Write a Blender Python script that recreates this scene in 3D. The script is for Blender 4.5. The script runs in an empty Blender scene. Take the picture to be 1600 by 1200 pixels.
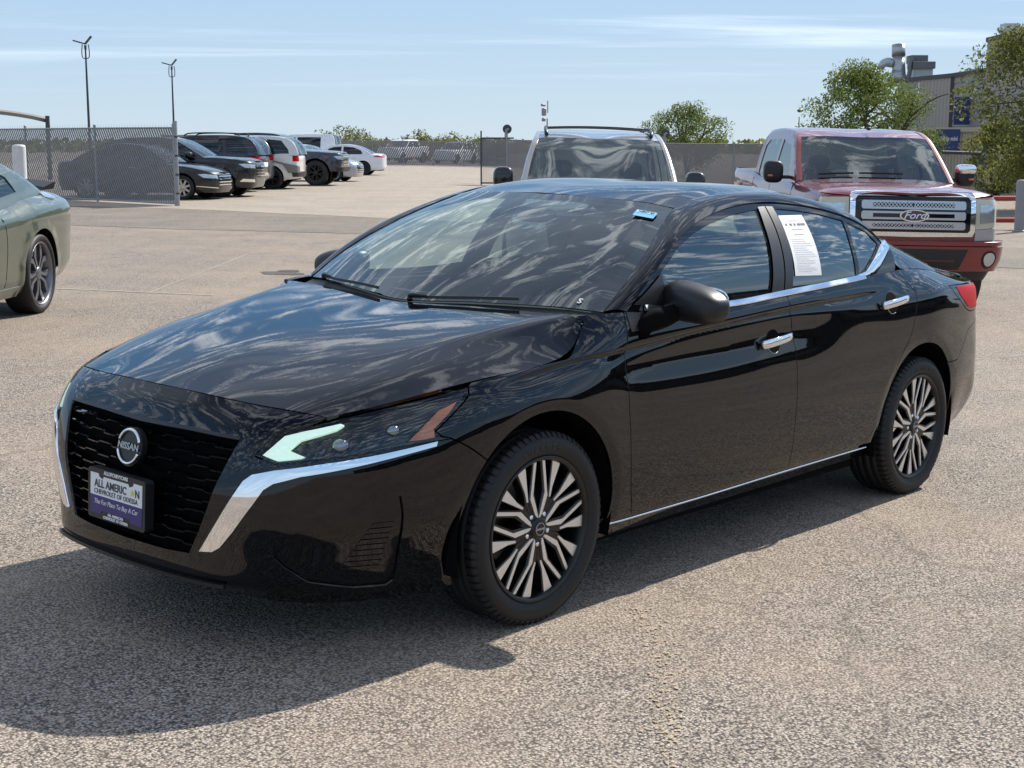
import bpy, math, random
import numpy as np
import mathutils
random.seed(7); RNG = np.random.default_rng(11)
SC = bpy.context.scene; COL = SC.collection
R = math.radians
# ------------------------------------------------------------------ camera
CAM = np.array([-3.6909, -3.9635, 1.6115]); YAW, PITCH, ROLL, FPX = .7163, -.1625, .0292, 2278.6
cd = bpy.data.cameras.new('camera'); cam = bpy.data.objects.new('camera', cd); COL.objects.link(cam)
cd.sensor_width = 36; cd.lens = 36*FPX/1600; cd.clip_start = .05; cd.clip_end = 4000
VIEW = np.array([math.cos(PITCH)*math.cos(YAW), math.cos(PITCH)*math.sin(YAW), math.sin(PITCH)])
RIGHT = np.cross(VIEW, [0, 0, 1.]); RIGHT /= np.linalg.norm(RIGHT); UPV = np.cross(RIGHT, VIEW)
cm = mathutils.Matrix([list(RIGHT), list(UPV), list(-VIEW)]).transposed().to_4x4(); cm.translation = mathutils.Vector(CAM)
cam.matrix_world = cm; SC.camera = cam
# ------------------------------------------------------------------ daylight: sun behind the car, 41 degrees up
SUN_AZ, SUN_EL = math.atan2(-.03, 1.15), R(41)
SUN = np.array([math.cos(SUN_EL)*math.cos(SUN_AZ), math.cos(SUN_EL)*math.sin(SUN_AZ), math.sin(SUN_EL)])
sl = bpy.data.lights.new('sun', 'SUN'); sl.energy = 5.0; sl.angle = R(.53); sl.color = (1, .94, .85)
so = bpy.data.objects.new('sun', sl); COL.objects.link(so)
so.rotation_euler = mathutils.Vector(-SUN).to_track_quat('-Z', 'Y').to_euler(); so.location = (0, 0, 30)
W = bpy.data.worlds.new('World'); SC.world = W; W.use_nodes = True
nt = W.node_tree; nt.nodes.clear()
def wn(t, **k):
    n = nt.nodes.new(t)
    for a, b in k.items(): setattr(n, a, b)
    return n
def wl(a, b): nt.links.new(a, b)
def wmath(op, a, b=None, c=None, clamp=False):
    n = wn('ShaderNodeMath', operation=op); n.use_clamp = clamp
    for i, v in enumerate((a, b, c)):
        if v is None: continue
        if isinstance(v, (int, float)): n.inputs[i].default_value = v
        else: wl(v, n.inputs[i])
    return n.outputs[0]
sky = wn('ShaderNodeTexSky', sky_type='NISHITA'); sky.sun_disc = False
sky.sun_elevation = SUN_EL; sky.sun_rotation = math.pi/2-SUN_AZ
sky.air_density = 1.0; sky.dust_density = .1; sky.ozone_density = 3.0; sky.altitude = 800
tc = wn('ShaderNodeTexCoord'); sx = wn('ShaderNodeSeparateXYZ'); wl(tc.outputs['Generated'], sx.inputs[0])
zc = wmath('MAXIMUM', sx.outputs[2], 0.0)
def layer(base):
    den = wmath('ADD', zc, base); cx = wmath('DIVIDE', sx.outputs[0], den); cy = wmath('DIVIDE', sx.outputs[1], den)
    c = wn('ShaderNodeCombineXYZ'); wl(cx, c.inputs[0]); wl(cy, c.inputs[1]); return c.outputs[0]
LOWL, HIGHL = layer(.035), layer(.20)
def cloud(scale, rotz, sxyz, detail, rough, lo, hi, seed, dist=0., src=None):
    mp = wn('ShaderNodeMapping', vector_type='TEXTURE'); mp.inputs['Rotation'].default_value = (0, 0, rotz); mp.inputs['Scale'].default_value = [1/q for q in sxyz]
    mp.inputs['Location'].default_value = (seed, seed*.7, 0); wl(src or LOWL, mp.inputs[0])
    nz = wn('ShaderNodeTexNoise'); nz.inputs['Scale'].default_value = scale; nz.inputs['Detail'].default_value = detail
    nz.inputs['Roughness'].default_value = rough; nz.inputs['Distortion'].default_value = dist; wl(mp.outputs[0], nz.inputs[0])
    mr = wn('ShaderNodeMapRange', interpolation_type='SMOOTHSTEP'); mr.inputs[1].default_value = lo; mr.inputs[2].default_value = hi
    wl(nz.outputs[0], mr.inputs[0]); return mr.outputs[0]
puffs = cloud(8.0, -.2, (.85, 1.6, 1), 10, .66, .475, .635, 3.1, .5, HIGHL)      # broken altocumulus overhead
streak = cloud(.50, -.80, (.34, 1.25, 1), 8, .60, .48, .78, 8.4, .4)   # thin streaks lower down
elev = wn('ShaderNodeMapRange', interpolation_type='SMOOTHSTEP'); elev.inputs[1].default_value = .18; elev.inputs[2].default_value = .28
wl(sx.outputs[2], elev.inputs[0])
low = wn('ShaderNodeMapRange', interpolation_type='SMOOTHSTEP'); low.inputs[1].default_value = .02; low.inputs[2].default_value = .09
wl(sx.outputs[2], low.inputs[0])
m1 = wmath('MULTIPLY', puffs, elev.outputs[0]); m1 = wmath('MULTIPLY', m1, .92)
m2 = wmath('MULTIPLY', streak, low.outputs[0]); m2 = wmath('MULTIPLY', m2, .46)
cm_ = wmath('MAXIMUM', m1, m2)
SKY_STRENGTH = .10
mixc = wn('ShaderNodeMix', data_type='RGBA'); wl(cm_, mixc.inputs[0]); 
veil = wn('ShaderNodeMapRange', interpolation_type='SMOOTHERSTEP'); veil.inputs[1].default_value = .0; veil.inputs[2].default_value = .85   # pale haze low down, all round the horizon
veil.inputs[3].default_value = .92; veil.inputs[4].default_value = 0; wl(sx.outputs[2], veil.inputs[0])
hz = wn('ShaderNodeMix', data_type='RGBA'); wl(veil.outputs[0], hz.inputs[0]); wl(sky.outputs[0], hz.inputs[6]); 
hc = wn('ShaderNodeMix', data_type='RGBA'); hm = wn('ShaderNodeMapRange'); hm.inputs[1].default_value = 0; hm.inputs[2].default_value = .27; wl(sx.outputs[2], hm.inputs[0]); wl(hm.outputs[0], hc.inputs[0])
hc.inputs[6].default_value = (4.9, 6.0, 6.9, 1); hc.inputs[7].default_value = (1.75, 4.1, 7.5, 1); wl(hc.outputs[2], hz.inputs[7])
wl(hz.outputs[2], mixc.inputs[6])
mixc.inputs[7].default_value = (13.4, 14.2, 15.4, 1)
bg = wn('ShaderNodeBackground'); bg.inputs[1].default_value = SKY_STRENGTH; wl(mixc.outputs[2], bg.inputs[0])
wo = wn('ShaderNodeOutputWorld'); wl(bg.outputs[0], wo.inputs[0])
SC.view_settings.view_transform = 'Standard'; SC.view_settings.look = 'None'; SC.view_settings.gamma = 1; SC.view_settings.use_curve_mapping = False
SC.view_settings.exposure = 0.3
SC.render.engine = 'CYCLES'; SC.cycles.use_denoising = True; SC.cycles.max_bounces = 10; SC.cycles.transparent_max_bounces = 16
SC.cycles.caustics_reflective = False; SC.cycles.caustics_refractive = False
# ------------------------------------------------------------------ the lot slopes gently across the view; car_pose carries the sedan's frame to the world
def axes(roll):
    c, s = math.cos(roll), math.sin(roll); return np.array([c*RIGHT+s*UPV, -s*RIGHT+c*UPV, VIEW])
AX = axes(0).T @ axes(ROLL)                       # sedan frame -> world
def car_to_world(p): return CAM+(np.atleast_2d(p)-CAM)@AX.T
SLN = AX[:, 2]; P0 = car_to_world([[CAM[0], CAM[1], 0]])[0]
def ground_z(x, y):
    h = -(SLN[0]*(np.asarray(x)-P0[0])+SLN[1]*(np.asarray(y)-P0[1]))/SLN[2]
    return P0[2]+.18*np.tanh(h/.18)
def pix(x, y, depth_or_z=None, lift=0.):
    """point on the ground seen at photograph pixel (x, y)"""
    d = VIEW+RIGHT*(x-800)/FPX+UPV*(600-y)/FPX; z = 0.
    for _ in range(30):
        t = (z+lift-CAM[2])/d[2]; p = CAM+t*d; z = float(ground_z(p[0], p[1]))
    return np.array([p[0], p[1], z])
def at(x, y, depth):
    """point at photograph pixel (x, y), depth metres along the view"""
    return CAM+depth*(VIEW+RIGHT*(x-800)/FPX+UPV*(600-y)/FPX)
# ------------------------------------------------------------------ numeric helpers
def pchip(xs, ys, x):
    xs = np.asarray(xs, float); ys = np.asarray(ys, float); x = np.asarray(x, float)
    h = np.diff(xs); d = np.diff(ys) / h
    m = np.zeros(len(xs)); m[0] = d[0]; m[-1] = d[-1]
    for i in range(1, len(xs) - 1):
        if d[i-1] * d[i] > 0:
            w1 = 2*h[i] + h[i-1]; w2 = h[i] + 2*h[i-1]
            m[i] = (w1 + w2) / (w1/d[i-1] + w2/d[i])
    k = np.clip(np.searchsorted(xs, x) - 1, 0, len(xs) - 2)
    t = (x - xs[k]) / h[k]
    y = ((1+2*t)*(1-t)**2)*ys[k] + t*(1-t)**2*h[k]*m[k] + t*t*(3-2*t)*ys[k+1] + t*t*(t-1)*h[k]*m[k+1]
    y = np.where(t < 0, ys[0] + m[0]*(x-xs[0]), y)
    return np.where(t > 1, ys[-1] + m[-1]*(x-xs[-1]), y)

def gsmooth(a, sig, axis=0):
    if sig <= 0: return a
    a = np.moveaxis(np.asarray(a, float), axis, 0)
    r = max(1, int(math.ceil(3*sig))); n = len(a)
    r = min(r, n-1)
    k = np.exp(-.5*(np.arange(-r, r+1)/sig)**2); k /= k.sum()
    pre = 2*a[0] - a[r:0:-1]; post = 2*a[-1] - a[-2:-r-2:-1]
    p = np.concatenate([pre, a, post])
    out = sum(k[i]*p[i:i+n] for i in range(2*r+1))
    return np.moveaxis(out, 0, axis)

def arc(pts):
    pts = np.asarray(pts, float)
    return np.r_[0, np.cumsum(np.linalg.norm(np.diff(pts, axis=0), axis=1))]

def resample(pts, n, smooth=0):
    """a curve through pts, n points, even in arc length"""
    pts = np.asarray(pts, float); s = arc(pts); t = np.linspace(0, s[-1], 400)
    c = np.stack([pchip(s, pts[:, k], t) for k in range(pts.shape[1])], 1)
    if smooth: c = gsmooth(c, smooth*400)
    s = arc(c); t = np.linspace(0, s[-1], n)
    return np.stack([np.interp(t, s, c[:, k]) for k in range(pts.shape[1])], 1)

def sstep(a, b, x):
    t = np.clip((x-a)/(b-a), 0, 1); return t*t*(3-2*t)

class Belt:
    """The wrap-round skin of a car body: P(u, z) = plan(u) + normal(u) * D(u, z).
    On the flank u is the car's x; round the nose and tail it goes on as arc length."""
    def __init__(s, plan, rows, u0, du=.01, dz=.0025, zmax=1.3, su=.06, sz=.018, extra=None):
        plan = np.asarray(plan, float)            # (x, w) nose centre -> tail centre
        a = arc(plan); i0 = int(np.argmin(abs(plan[:, 0]-u0))); ua = a - a[i0] + plan[i0, 0]
        s.u = np.arange(ua[0], ua[-1]+du/2, du); s.ua = ua
        X = gsmooth(pchip(ua, plan[:, 0], s.u), su/du); W = gsmooth(pchip(ua, plan[:, 1], s.u), su/du)
        W[0] = W[-1] = 0
        s.X, s.W = X, W
        tx = np.gradient(X); tw = np.gradient(W); l = np.hypot(tx, tw)
        nx, nw = -tw/l, tx/l                       # outward
        if nw[len(nw)//2] < 0: nx, nw = -nx, -nw
        s.nx, s.nw = nx, nw
        ust = np.array([s.u_at(*r[0]) for r in rows])
        K = len(rows[0][1])
        Z = np.stack([gsmooth(pchip(ust, [r[1][k][0] for r in rows], s.u), su/du) for k in range(K)])
        Dd = np.stack([gsmooth(pchip(ust, [r[1][k][1] for r in rows], s.u), su/du) for k in range(K)])
        s.Z, s.Dk = Z, Dd
        s.z = np.arange(.1, zmax, dz)
        D = np.stack([pchip(Z[:, i], Dd[:, i], s.z) for i in range(len(s.u))])
        D = gsmooth(D, sz/dz, 1)
        if extra is not None: D = gsmooth(extra(s, D), .004/dz, 1)
        s.D = gsmooth(D, 1.0, 0)
        s.P = np.stack([X[:, None]+nx[:, None]*s.D, -(W[:, None]+nw[:, None]*s.D), np.broadcast_to(s.z, D.shape)], 2)
        s.P[0, :, 1] = 0; s.P[-1, :, 1] = 0
        gu = np.gradient(s.P, axis=0); gz = np.gradient(s.P, axis=1)
        gu[0, :, 0] = 0; gu[-1, :, 0] = 0
        n = np.cross(gu, gz); n /= np.linalg.norm(n, axis=2)[..., None]
        if n[len(n)//2, n.shape[1]//3, 1] > 0: n = -n
        s.N = n; s.du, s.dz = du, dz
    def u_at(s, x, w):
        return s.u[np.argmin((s.X-x)**2+(s.W-w)**2)]
    def _bil(s, T, uz):
        uz = np.atleast_2d(uz)
        a = np.clip((uz[:, 0]-s.u[0])/s.du, 0, len(s.u)-1.001); b = np.clip((uz[:, 1]-s.z[0])/s.dz, 0, len(s.z)-1.001)
        i = a.astype(int); j = b.astype(int); f = (a-i)[:, None]; g = (b-j)[:, None]
        return (T[i, j]*(1-f)+T[i+1, j]*f)*(1-g)+(T[i, j+1]*(1-f)+T[i+1, j+1]*f)*g
    def pos(s, uz): return s._bil(s.P, uz)
    def nrm(s, uz):
        n = s._bil(s.N, uz); return n/np.linalg.norm(n, axis=1)[:, None]
    def zrow(s, k, u): return np.interp(u, s.u, s.Z[k])

class Wall:
    """an explicit surface y = -f(x, z)"""
    def __init__(s, f): s.f = f
    def pos(s, q):
        q = np.atleast_2d(q); return np.c_[q[:, 0], -s.f(q[:, 0], q[:, 1]), q[:, 1]]
    def nrm(s, q):
        e = .004; q = np.atleast_2d(q)
        a = s.pos(q+[e, 0])-s.pos(q-[e, 0]); b = s.pos(q+[0, e])-s.pos(q-[0, e])
        n = np.cross(a, b); n /= np.linalg.norm(n, axis=1)[:, None]
        return np.where(n[:, 1:2] > 0, -n, n)

def pip(poly, q):
    poly = np.asarray(poly); x, y = q[:, 0], q[:, 1]; ins = np.zeros(len(q), bool)
    j = len(poly)-1
    for i in range(len(poly)):
        xi, yi = poly[i]; xj, yj = poly[j]
        if yi != yj:
            ins ^= ((yi > y) != (yj > y)) & (x < (xj-xi)*(y-yi)/(yj-yi)+xi)
        j = i
    return ins

def segdist(poly, q):
    poly = np.asarray(poly); d = np.full(len(q), 9e9)
    for i in range(len(poly)):
        a = poly[i]; b = poly[(i+1) % len(poly)]; ab = b-a; L = ab@ab
        if L < 1e-14: continue
        t = np.clip(((q-a)@ab)/L, 0, 1); d = np.minimum(d, np.linalg.norm(q-a-t[:, None]*ab, axis=1))
    return d

def area2(p):
    p = np.asarray(p); return np.sum(p[:, 0]*np.roll(p[:, 1], -1)-np.roll(p[:, 0], -1)*p[:, 1])

def densify(poly, step):
    poly = np.asarray(poly, float); out = []
    for i in range(len(poly)):
        a = poly[i]; b = poly[(i+1) % len(poly)]; n = max(1, int(np.ceil(np.linalg.norm(b-a)/step)))
        out += [a+(b-a)*k/n for k in range(n)]
    return np.array(out)

def inset(poly, d):
    """shift a closed outline inwards by d"""
    p = np.asarray(poly, float)
    if area2(p) < 0: p = p[::-1]
    e = np.roll(p, -1, 0)-p; L = np.linalg.norm(e, axis=1); keep = L > 1e-6
    p = p[keep]; e = np.roll(p, -1, 0)-p; e /= np.linalg.norm(e, axis=1)[:, None]
    n = np.c_[-e[:, 1], e[:, 0]]; m = n+np.roll(n, 1, 0)
    c = np.maximum((m*m).sum(1)/2, .35)
    return p+m/c[:, None]*d

def curve2(pts, n=40, closed=False):
    """smooth 2-D curve through points"""
    return resample(pts, n)
# ------------------------------------------------------------------ mesh helpers
class MB:
    """collects geometry with its own normals; build() links it as one mesh object"""
    def __init__(s): s.V = []; s.F = []; s.LN = []; s.MI = []; s.n = 0
    def add(s, V, F, N=None, mi=0, smooth=False):
        V = np.asarray(V, float); F = [tuple(f) for f in F]
        if not len(F): return s
        fn = np.zeros((len(F), 3))
        for k in (3, 4):
            ix = [i for i, f in enumerate(F) if len(f) == k]
            if ix:
                A = V[np.array([F[i] for i in ix])]
                fn[ix] = np.cross(A[:, 1]-A[:, 0], A[:, 2]-A[:, 0]) if k == 3 else np.cross(A[:, 2]-A[:, 0], A[:, 3]-A[:, 1])
        for i, f in enumerate(F):
            if len(f) > 4:
                A = V[list(f)]; fn[i] = np.cross(A, np.roll(A, -1, 0)).sum(0)
        if N is None and smooth:
            N = np.zeros_like(V)
            for i, f in enumerate(F):
                for v in f: N[v] += fn[i]
            N /= np.maximum(np.linalg.norm(N, axis=1), 1e-12)[:, None]
        un = fn/np.maximum(np.linalg.norm(fn, axis=1), 1e-14)[:, None]
        for i, f in enumerate(F):
            s.F.append(tuple(v+s.n for v in f)); s.MI.append(mi)
            if N is None: s.LN.extend([un[i]]*len(f))
            else: s.LN.extend(N[v] for v in f)
        s.V.append(V); s.n += len(V); return s
    def build(s, name, mats, parent=None, weld=1e-5, **props):
        me = bpy.data.meshes.new(name)
        V = np.concatenate(s.V) if s.V else np.zeros((0, 3)); F = s.F
        if weld and len(V):
            _, first, inv = np.unique(np.round(V/weld).astype(np.int64), axis=0, return_index=True, return_inverse=True); inv = inv.ravel()
            G = [tuple(int(inv[v]) for v in f) for f in F]
            if all(len(set(f)) == len(f) for f in G) and len(set(frozenset(f) for f in G)) == len(G): F = G; V = V[first]
        me.from_pydata(V.tolist(), [], F)
        me.polygons.foreach_set('use_smooth', [True]*len(s.F))
        if not isinstance(mats, (list, tuple)): mats = [mats]
        for m in mats: me.materials.append(m)
        if len(mats) > 1: me.polygons.foreach_set('material_index', s.MI)
        me.update()
        if len(me.loops) == len(s.LN): me.normals_split_custom_set([tuple(n) for n in s.LN])
        return link(name, me, parent, **props)

def pair(mb, name, mats, parent=None, **props):
    """the left part and its mirror image, two objects; parent may be a pair too"""
    pl, pr = parent if isinstance(parent, tuple) else (parent, parent)
    l = mb.build(name, mats, pl, **props)
    r = MB(); V = np.concatenate(mb.V)*np.array([1, -1, 1.]); r.V = [V]; r.n = len(V); r.F = flipF(mb.F); r.MI = mb.MI; k = 0
    m = np.array([1, -1, 1.])
    for f in mb.F:
        r.LN.extend((np.asarray(n)*m for n in mb.LN[k:k+len(f)][::-1])); k += len(f)
    return l, r.build(name, mats, pr, **props)

def link(name, data, parent=None, **props):
    o = bpy.data.objects.new(name, data); COL.objects.link(o)
    if parent is not None: o.parent = parent
    for k, v in props.items(): o[k] = v
    return o

def thing(name, label, category, loc=(0, 0, 0), rotz=0., group=None):
    o = link(name, None); o.location = loc; o.rotation_euler = (0, 0, rotz); o.empty_display_size = .2
    o['label'] = label; o['category'] = category
    if group: o['group'] = group
    return o

def copy_tree(o, parent=None):
    c = o.copy(); COL.objects.link(c)
    if parent is not None: c.parent = parent
    for ch in list(o.children): copy_tree(ch, c)
    return c

def flipF(F): return [tuple(reversed(f)) for f in F]
def mirY(V, F, N=None):
    m = np.array([1, -1, 1.]); return V*m, flipF(F), None if N is None else N*m

def cdt(poly, step, holes=(), lines=None):
    """triangulated region in 2-D: outline points first"""
    poly = np.asarray(poly); loops = [poly]+[np.asarray(h) for h in holes]
    pts = []; edges = []; n = 0
    for L in loops:
        pts.append(L); edges += [(n+i, n+(i+1) % len(L)) for i in range(len(L))]; n += len(L)
    lo, hi = poly.min(0), poly.max(0)
    gx = np.arange(lo[0]+step*.37, hi[0], step); gy = np.arange(lo[1]+step*.41, hi[1], step)
    g = np.stack(np.meshgrid(gx, gy, indexing='ij'), -1).reshape(-1, 2)
    if len(g):
        k = pip(poly, g)
        for h in holes: k &= ~pip(h, g)
        g = g[k]
    if len(g):
        k = np.ones(len(g), bool)
        for L in loops: k &= segdist(L, g) > step*.45
        g = g[k]
    if lines is not None and len(lines):
        k = pip(poly, lines)
        for h in holes: k &= ~pip(h, lines)
        ln = lines[k]
        if len(ln):
            k = np.ones(len(ln), bool)
            for L in loops: k &= segdist(L, ln) > .004
            ln = ln[k]
        if len(ln):
            if len(g):
                cell = {}
                for q in ln: cell.setdefault((int(q[0]//.02), int(q[1]//.02)), []).append(q)
                keep = []
                for q in g:
                    a, b = int(q[0]//.02), int(q[1]//.02)
                    keep.append(all((q[0]-w[0])**2+(q[1]-w[1])**2 > .010**2 for i in (-1, 0, 1) for j in (-1, 0, 1) for w in cell.get((a+i, b+j), ())))
                g = g[np.array(keep)]
            pts.append(ln)
    if len(g): pts.append(g)
    P = np.concatenate(pts)
    r = mathutils.geometry.delaunay_2d_cdt([mathutils.Vector(p) for p in P], edges, [], 0, 1e-7)
    Q = np.array([tuple(v) for v in r[0]]); T = np.array([f for f in r[2] if len(f) == 3])
    c = Q[T].mean(1); k = pip(poly, c)
    for h in holes: k &= ~pip(h, c)
    T = T[k]
    A = Q[T]; cr = (A[:, 1, 0]-A[:, 0, 0])*(A[:, 2, 1]-A[:, 0, 1])-(A[:, 1, 1]-A[:, 0, 1])*(A[:, 2, 0]-A[:, 0, 0])
    T[cr < 0] = T[cr < 0][:, ::-1]
    ml = np.max(np.linalg.norm(A-np.roll(A, 1, 1), axis=2), axis=1); T = T[np.abs(cr)/np.maximum(ml, 1e-9) > .0012*min(1, step/.03)]
    return Q, T

def panel(mb, surf, poly, step=.035, off=0., depth=.012, gap=.0025, holes=(), sym=None, both=None, mi=0, bstep=None, dome=0.):
    """a sheet cut from a skin along an outline in its (u, z) domain, with edges turned in.
    sym: the u of the centre line, where the left half meets its mirror image"""
    poly = np.asarray(poly, float)
    if both is None: both = sym is not None
    if area2(poly) < 0: poly = poly[::-1]
    bs = bstep or step*.7
    p = inset(poly, gap) if gap else poly
    if sym is not None:
        near = p[:, 0] < sym+max(gap*1.6, .004); p[near, 0] = sym
    p = densify(p, bs)
    hs = [densify(h, bs) for h in holes]
    Q, T = cdt(p, step, hs, getattr(surf, 'lines', None))
    P = surf.pos(Q); Nn = surf.nrm(Q)
    V = P+Nn*off
    if dome:
        dd = segdist(p, Q); V = V+Nn*(dome*np.clip(dd/.03, 0, 1)**.6)[:, None]
    # facing
    A = V[T]; f = np.cross(A[:, 1]-A[:, 0], A[:, 2]-A[:, 0]); s = (f*Nn[T[:, 0]]).sum(1).sum()
    F = T if s > 0 else T[:, ::-1]
    if dome:
        Nd = np.zeros_like(V); ff = f if s > 0 else -f
        for k in range(3): np.add.at(Nd, T[:, k], ff)
        ln = np.linalg.norm(Nd, axis=1)[:, None]; Nn = np.where(ln > 1e-12, Nd/np.maximum(ln, 1e-12), Nn)
    out = [(V, F, Nn)]
    if depth:
        for li, L in enumerate([p]+hs):
            if li and area2(L) > 0: L = L[::-1]
            a = surf.pos(L)+surf.nrm(L)*off; nn = surf.nrm(L); b = a-nn*depth; n = len(L)
            t = np.roll(a, -1, 0)-np.roll(a, 1, 0); o = np.cross(t, nn)*(1 if s > 0 else -1); o /= np.maximum(np.linalg.norm(o, axis=1), 1e-9)[:, None]
            FF = []
            for i in range(n):
                j = (i+1) % n
                if sym is not None and abs(L[i, 0]-sym) < 1e-6 and abs(L[j, 0]-sym) < 1e-6: continue
                FF.append((i, n+i, n+j, j) if s > 0 else (j, n+j, n+i, i))
            m = o+nn*.6; m /= np.linalg.norm(m, axis=1)[:, None]
            out.append((np.r_[a, b], FF, np.r_[m, o]))
    for V_, F_, N_ in out:
        mb.add(V_, F_, N_, mi)
        if both: mb.add(*mirY(V_, F_, N_), mi=mi)
    return mb

def grid_surface(rows, nu, nv, su=.0, sv=.0, mirror=True):
    """smooth sheet through a small net of points; rows[i][j] = (x, w, z), j from the centre line outwards"""
    R = np.asarray(rows, float); R = R*np.array([1, -1, 1.])
    if mirror: R = np.concatenate([(R*np.array([1, -1, 1.]))[:, :0:-1], R], 1)
    m, n = R.shape[:2]
    a = np.arange(m); b = np.arange(n); ta = np.linspace(0, m-1, nu); tb = np.linspace(0, n-1, nv)
    X = np.stack([[pchip(b, R[i, :, k], tb) for k in range(3)] for i in range(m)])      # m,3,nv
    G = np.stack([[pchip(a, X[:, k, j], ta) for j in range(nv)] for k in range(3)])     # 3,nv,nu
    G = G.transpose(2, 1, 0)
    G = gsmooth(gsmooth(G, su*nu, 0), sv*nv, 1)
    return G

def grid_normals(G):
    a = np.gradient(G, axis=0); b = np.gradient(G, axis=1); n = np.cross(a, b); n /= np.maximum(np.linalg.norm(n, axis=2), 1e-12)[..., None]
    return n

def grid_faces(nu, nv, flip=False):
    i, j = np.meshgrid(np.arange(nu-1), np.arange(nv-1), indexing='ij'); a = (i*nv+j).ravel()
    F = np.stack([a, a+nv, a+nv+1, a+1], 1); return F[:, ::-1] if flip else F

def add_grid(mb, G, up=(0, 0, 1), skirt=.012, mi=0, off=0.):
    nu, nv = G.shape[:2]; N = grid_normals(G)
    flip = (N.reshape(-1, 3)@np.array(up)).sum() < 0
    if flip: N = -N
    G = G+N*off
    mb.add(G.reshape(-1, 3), grid_faces(nu, nv, flip), N.reshape(-1, 3), mi)
    if skirt:
        idx = [(i, 0) for i in range(nu)]+[(nu-1, j) for j in range(1, nv)]+[(i, nv-1) for i in range(nu-2, -1, -1)]+[(0, j) for j in range(nv-2, 0, -1)]
        a = np.array([G[k] for k in idx]); nn = np.array([N[k] for k in idx]); b = a-nn*skirt; n = len(a)
        t = np.roll(a, -1, 0)-np.roll(a, 1, 0); o = np.cross(t, nn); o /= np.maximum(np.linalg.norm(o, axis=1), 1e-9)[:, None]
        if not flip: sgn = 1
        else: sgn = -1
        o = o*sgn
        F = [((i, n+i, n+(i+1) % n, (i+1) % n) if sgn > 0 else ((i+1) % n, n+(i+1) % n, n+i, i)) for i in range(n)]
        mb.add(np.r_[a, b], F, np.r_[o, o], mi)
    return mb

def box_geo(c, s, ch=0.):
    c = np.asarray(c, float); h = np.asarray(s, float)/2
    if not ch:
        V = np.array([[x, y, z] for x in (-1, 1) for y in (-1, 1) for z in (-1, 1)])*h+c
        return V, [(0, 1, 3, 2), (4, 6, 7, 5), (0, 4, 5, 1), (2, 3, 7, 6), (0, 2, 6, 4), (1, 5, 7, 3)]
    ch = min(ch, h.min()*.9); V = []; ix = {}
    for x in (-1, 1):
        for y in (-1, 1):
            for z in (-1, 1):
                for a in range(3):
                    v = np.array([x, y, z])*(h-ch); v[a] = (x, y, z)[a]*h[a]; ix[(x, y, z, a)] = len(V); V.append(v+c)
    F = []
    def q(l, n):
        A = np.array([V[i] for i in l]); f = np.cross(A[1]-A[0], A[2]-A[0]); F.append(tuple(l) if f@np.asarray(n) > 0 else tuple(l[::-1]))
    for a in range(3):
        b, d = [(1, 2), (0, 2), (0, 1)][a]
        for sgn in (-1, 1):
            l = []
            for (p, r) in ((-1, -1), (1, -1), (1, 1), (-1, 1)):
                k = [0, 0, 0]; k[a] = sgn; k[b] = p; k[d] = r; l.append(ix[(*k, a)])
            n = [0, 0, 0]; n[a] = sgn; q(l, n)
    for a in range(3):
        b, d = [(1, 2), (0, 2), (0, 1)][a]
        for p in (-1, 1):
            for r in (-1, 1):
                k = [0, 0, 0]; k[b] = p; k[d] = r; l = []
                for sgn, e in ((-1, b), (1, b), (1, d), (-1, d)):
                    k[a] = sgn; l.append(ix[(*k, e)])
                n = [0, 0, 0]; n[b] = p; n[d] = r; q(l, n)
    for x in (-1, 1):
        for y in (-1, 1):
            for z in (-1, 1): q([ix[(x, y, z, a)] for a in range(3)], (x, y, z))
    return np.array(V), F

def frames(P):
    P = np.asarray(P, float); t = np.gradient(P, axis=0); t /= np.maximum(np.linalg.norm(t, axis=1), 1e-12)[:, None]
    ref = np.array([0, 0, 1.]) if abs(t[:, 2]).max() < .9 else (np.array([1., 0, 0]) if abs(t[:, 0]).max() < .9 else np.array([0, 1., 0]))
    a = np.cross(t, ref); a /= np.maximum(np.linalg.norm(a, axis=1), 1e-9)[:, None]; b = np.cross(a, t)
    return t, a, b

def tube_geo(P, r, n=8, caps=True):
    P = np.asarray(P, float); r = np.broadcast_to(r, (len(P),)); t, a, b = frames(P)
    th = np.linspace(0, 2*np.pi, n, endpoint=False); m = len(P)
    V = (P[:, None]+r[:, None, None]*(np.cos(th)[None, :, None]*a[:, None]+np.sin(th)[None, :, None]*b[:, None])).reshape(-1, 3)
    F = [(i*n+j, i*n+(j+1) % n, (i+1)*n+(j+1) % n, (i+1)*n+j) for i in range(m-1) for j in range(n)]
    A = V[list(F[0])]; out = ((A.mean(0)-P[0])@np.cross(A[1]-A[0], A[2]-A[0])) > 0
    if not out: F = flipF(F)
    if caps:
        c0 = tuple(range(n)); c1 = tuple((m-1)*n+j for j in range(n))
        F += [c0[::-1], c1] if not out else [c0, c1[::-1]]
        # orient caps away from the tube
        for k, s in ((-2, -1), (-1, 1)):
            A = V[list(F[k])]; f = np.cross(A[1]-A[0], A[2]-A[0])
            if f@(t[0 if s < 0 else -1]*s) < 0: F[k] = F[k][::-1]
    return V, F

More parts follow.
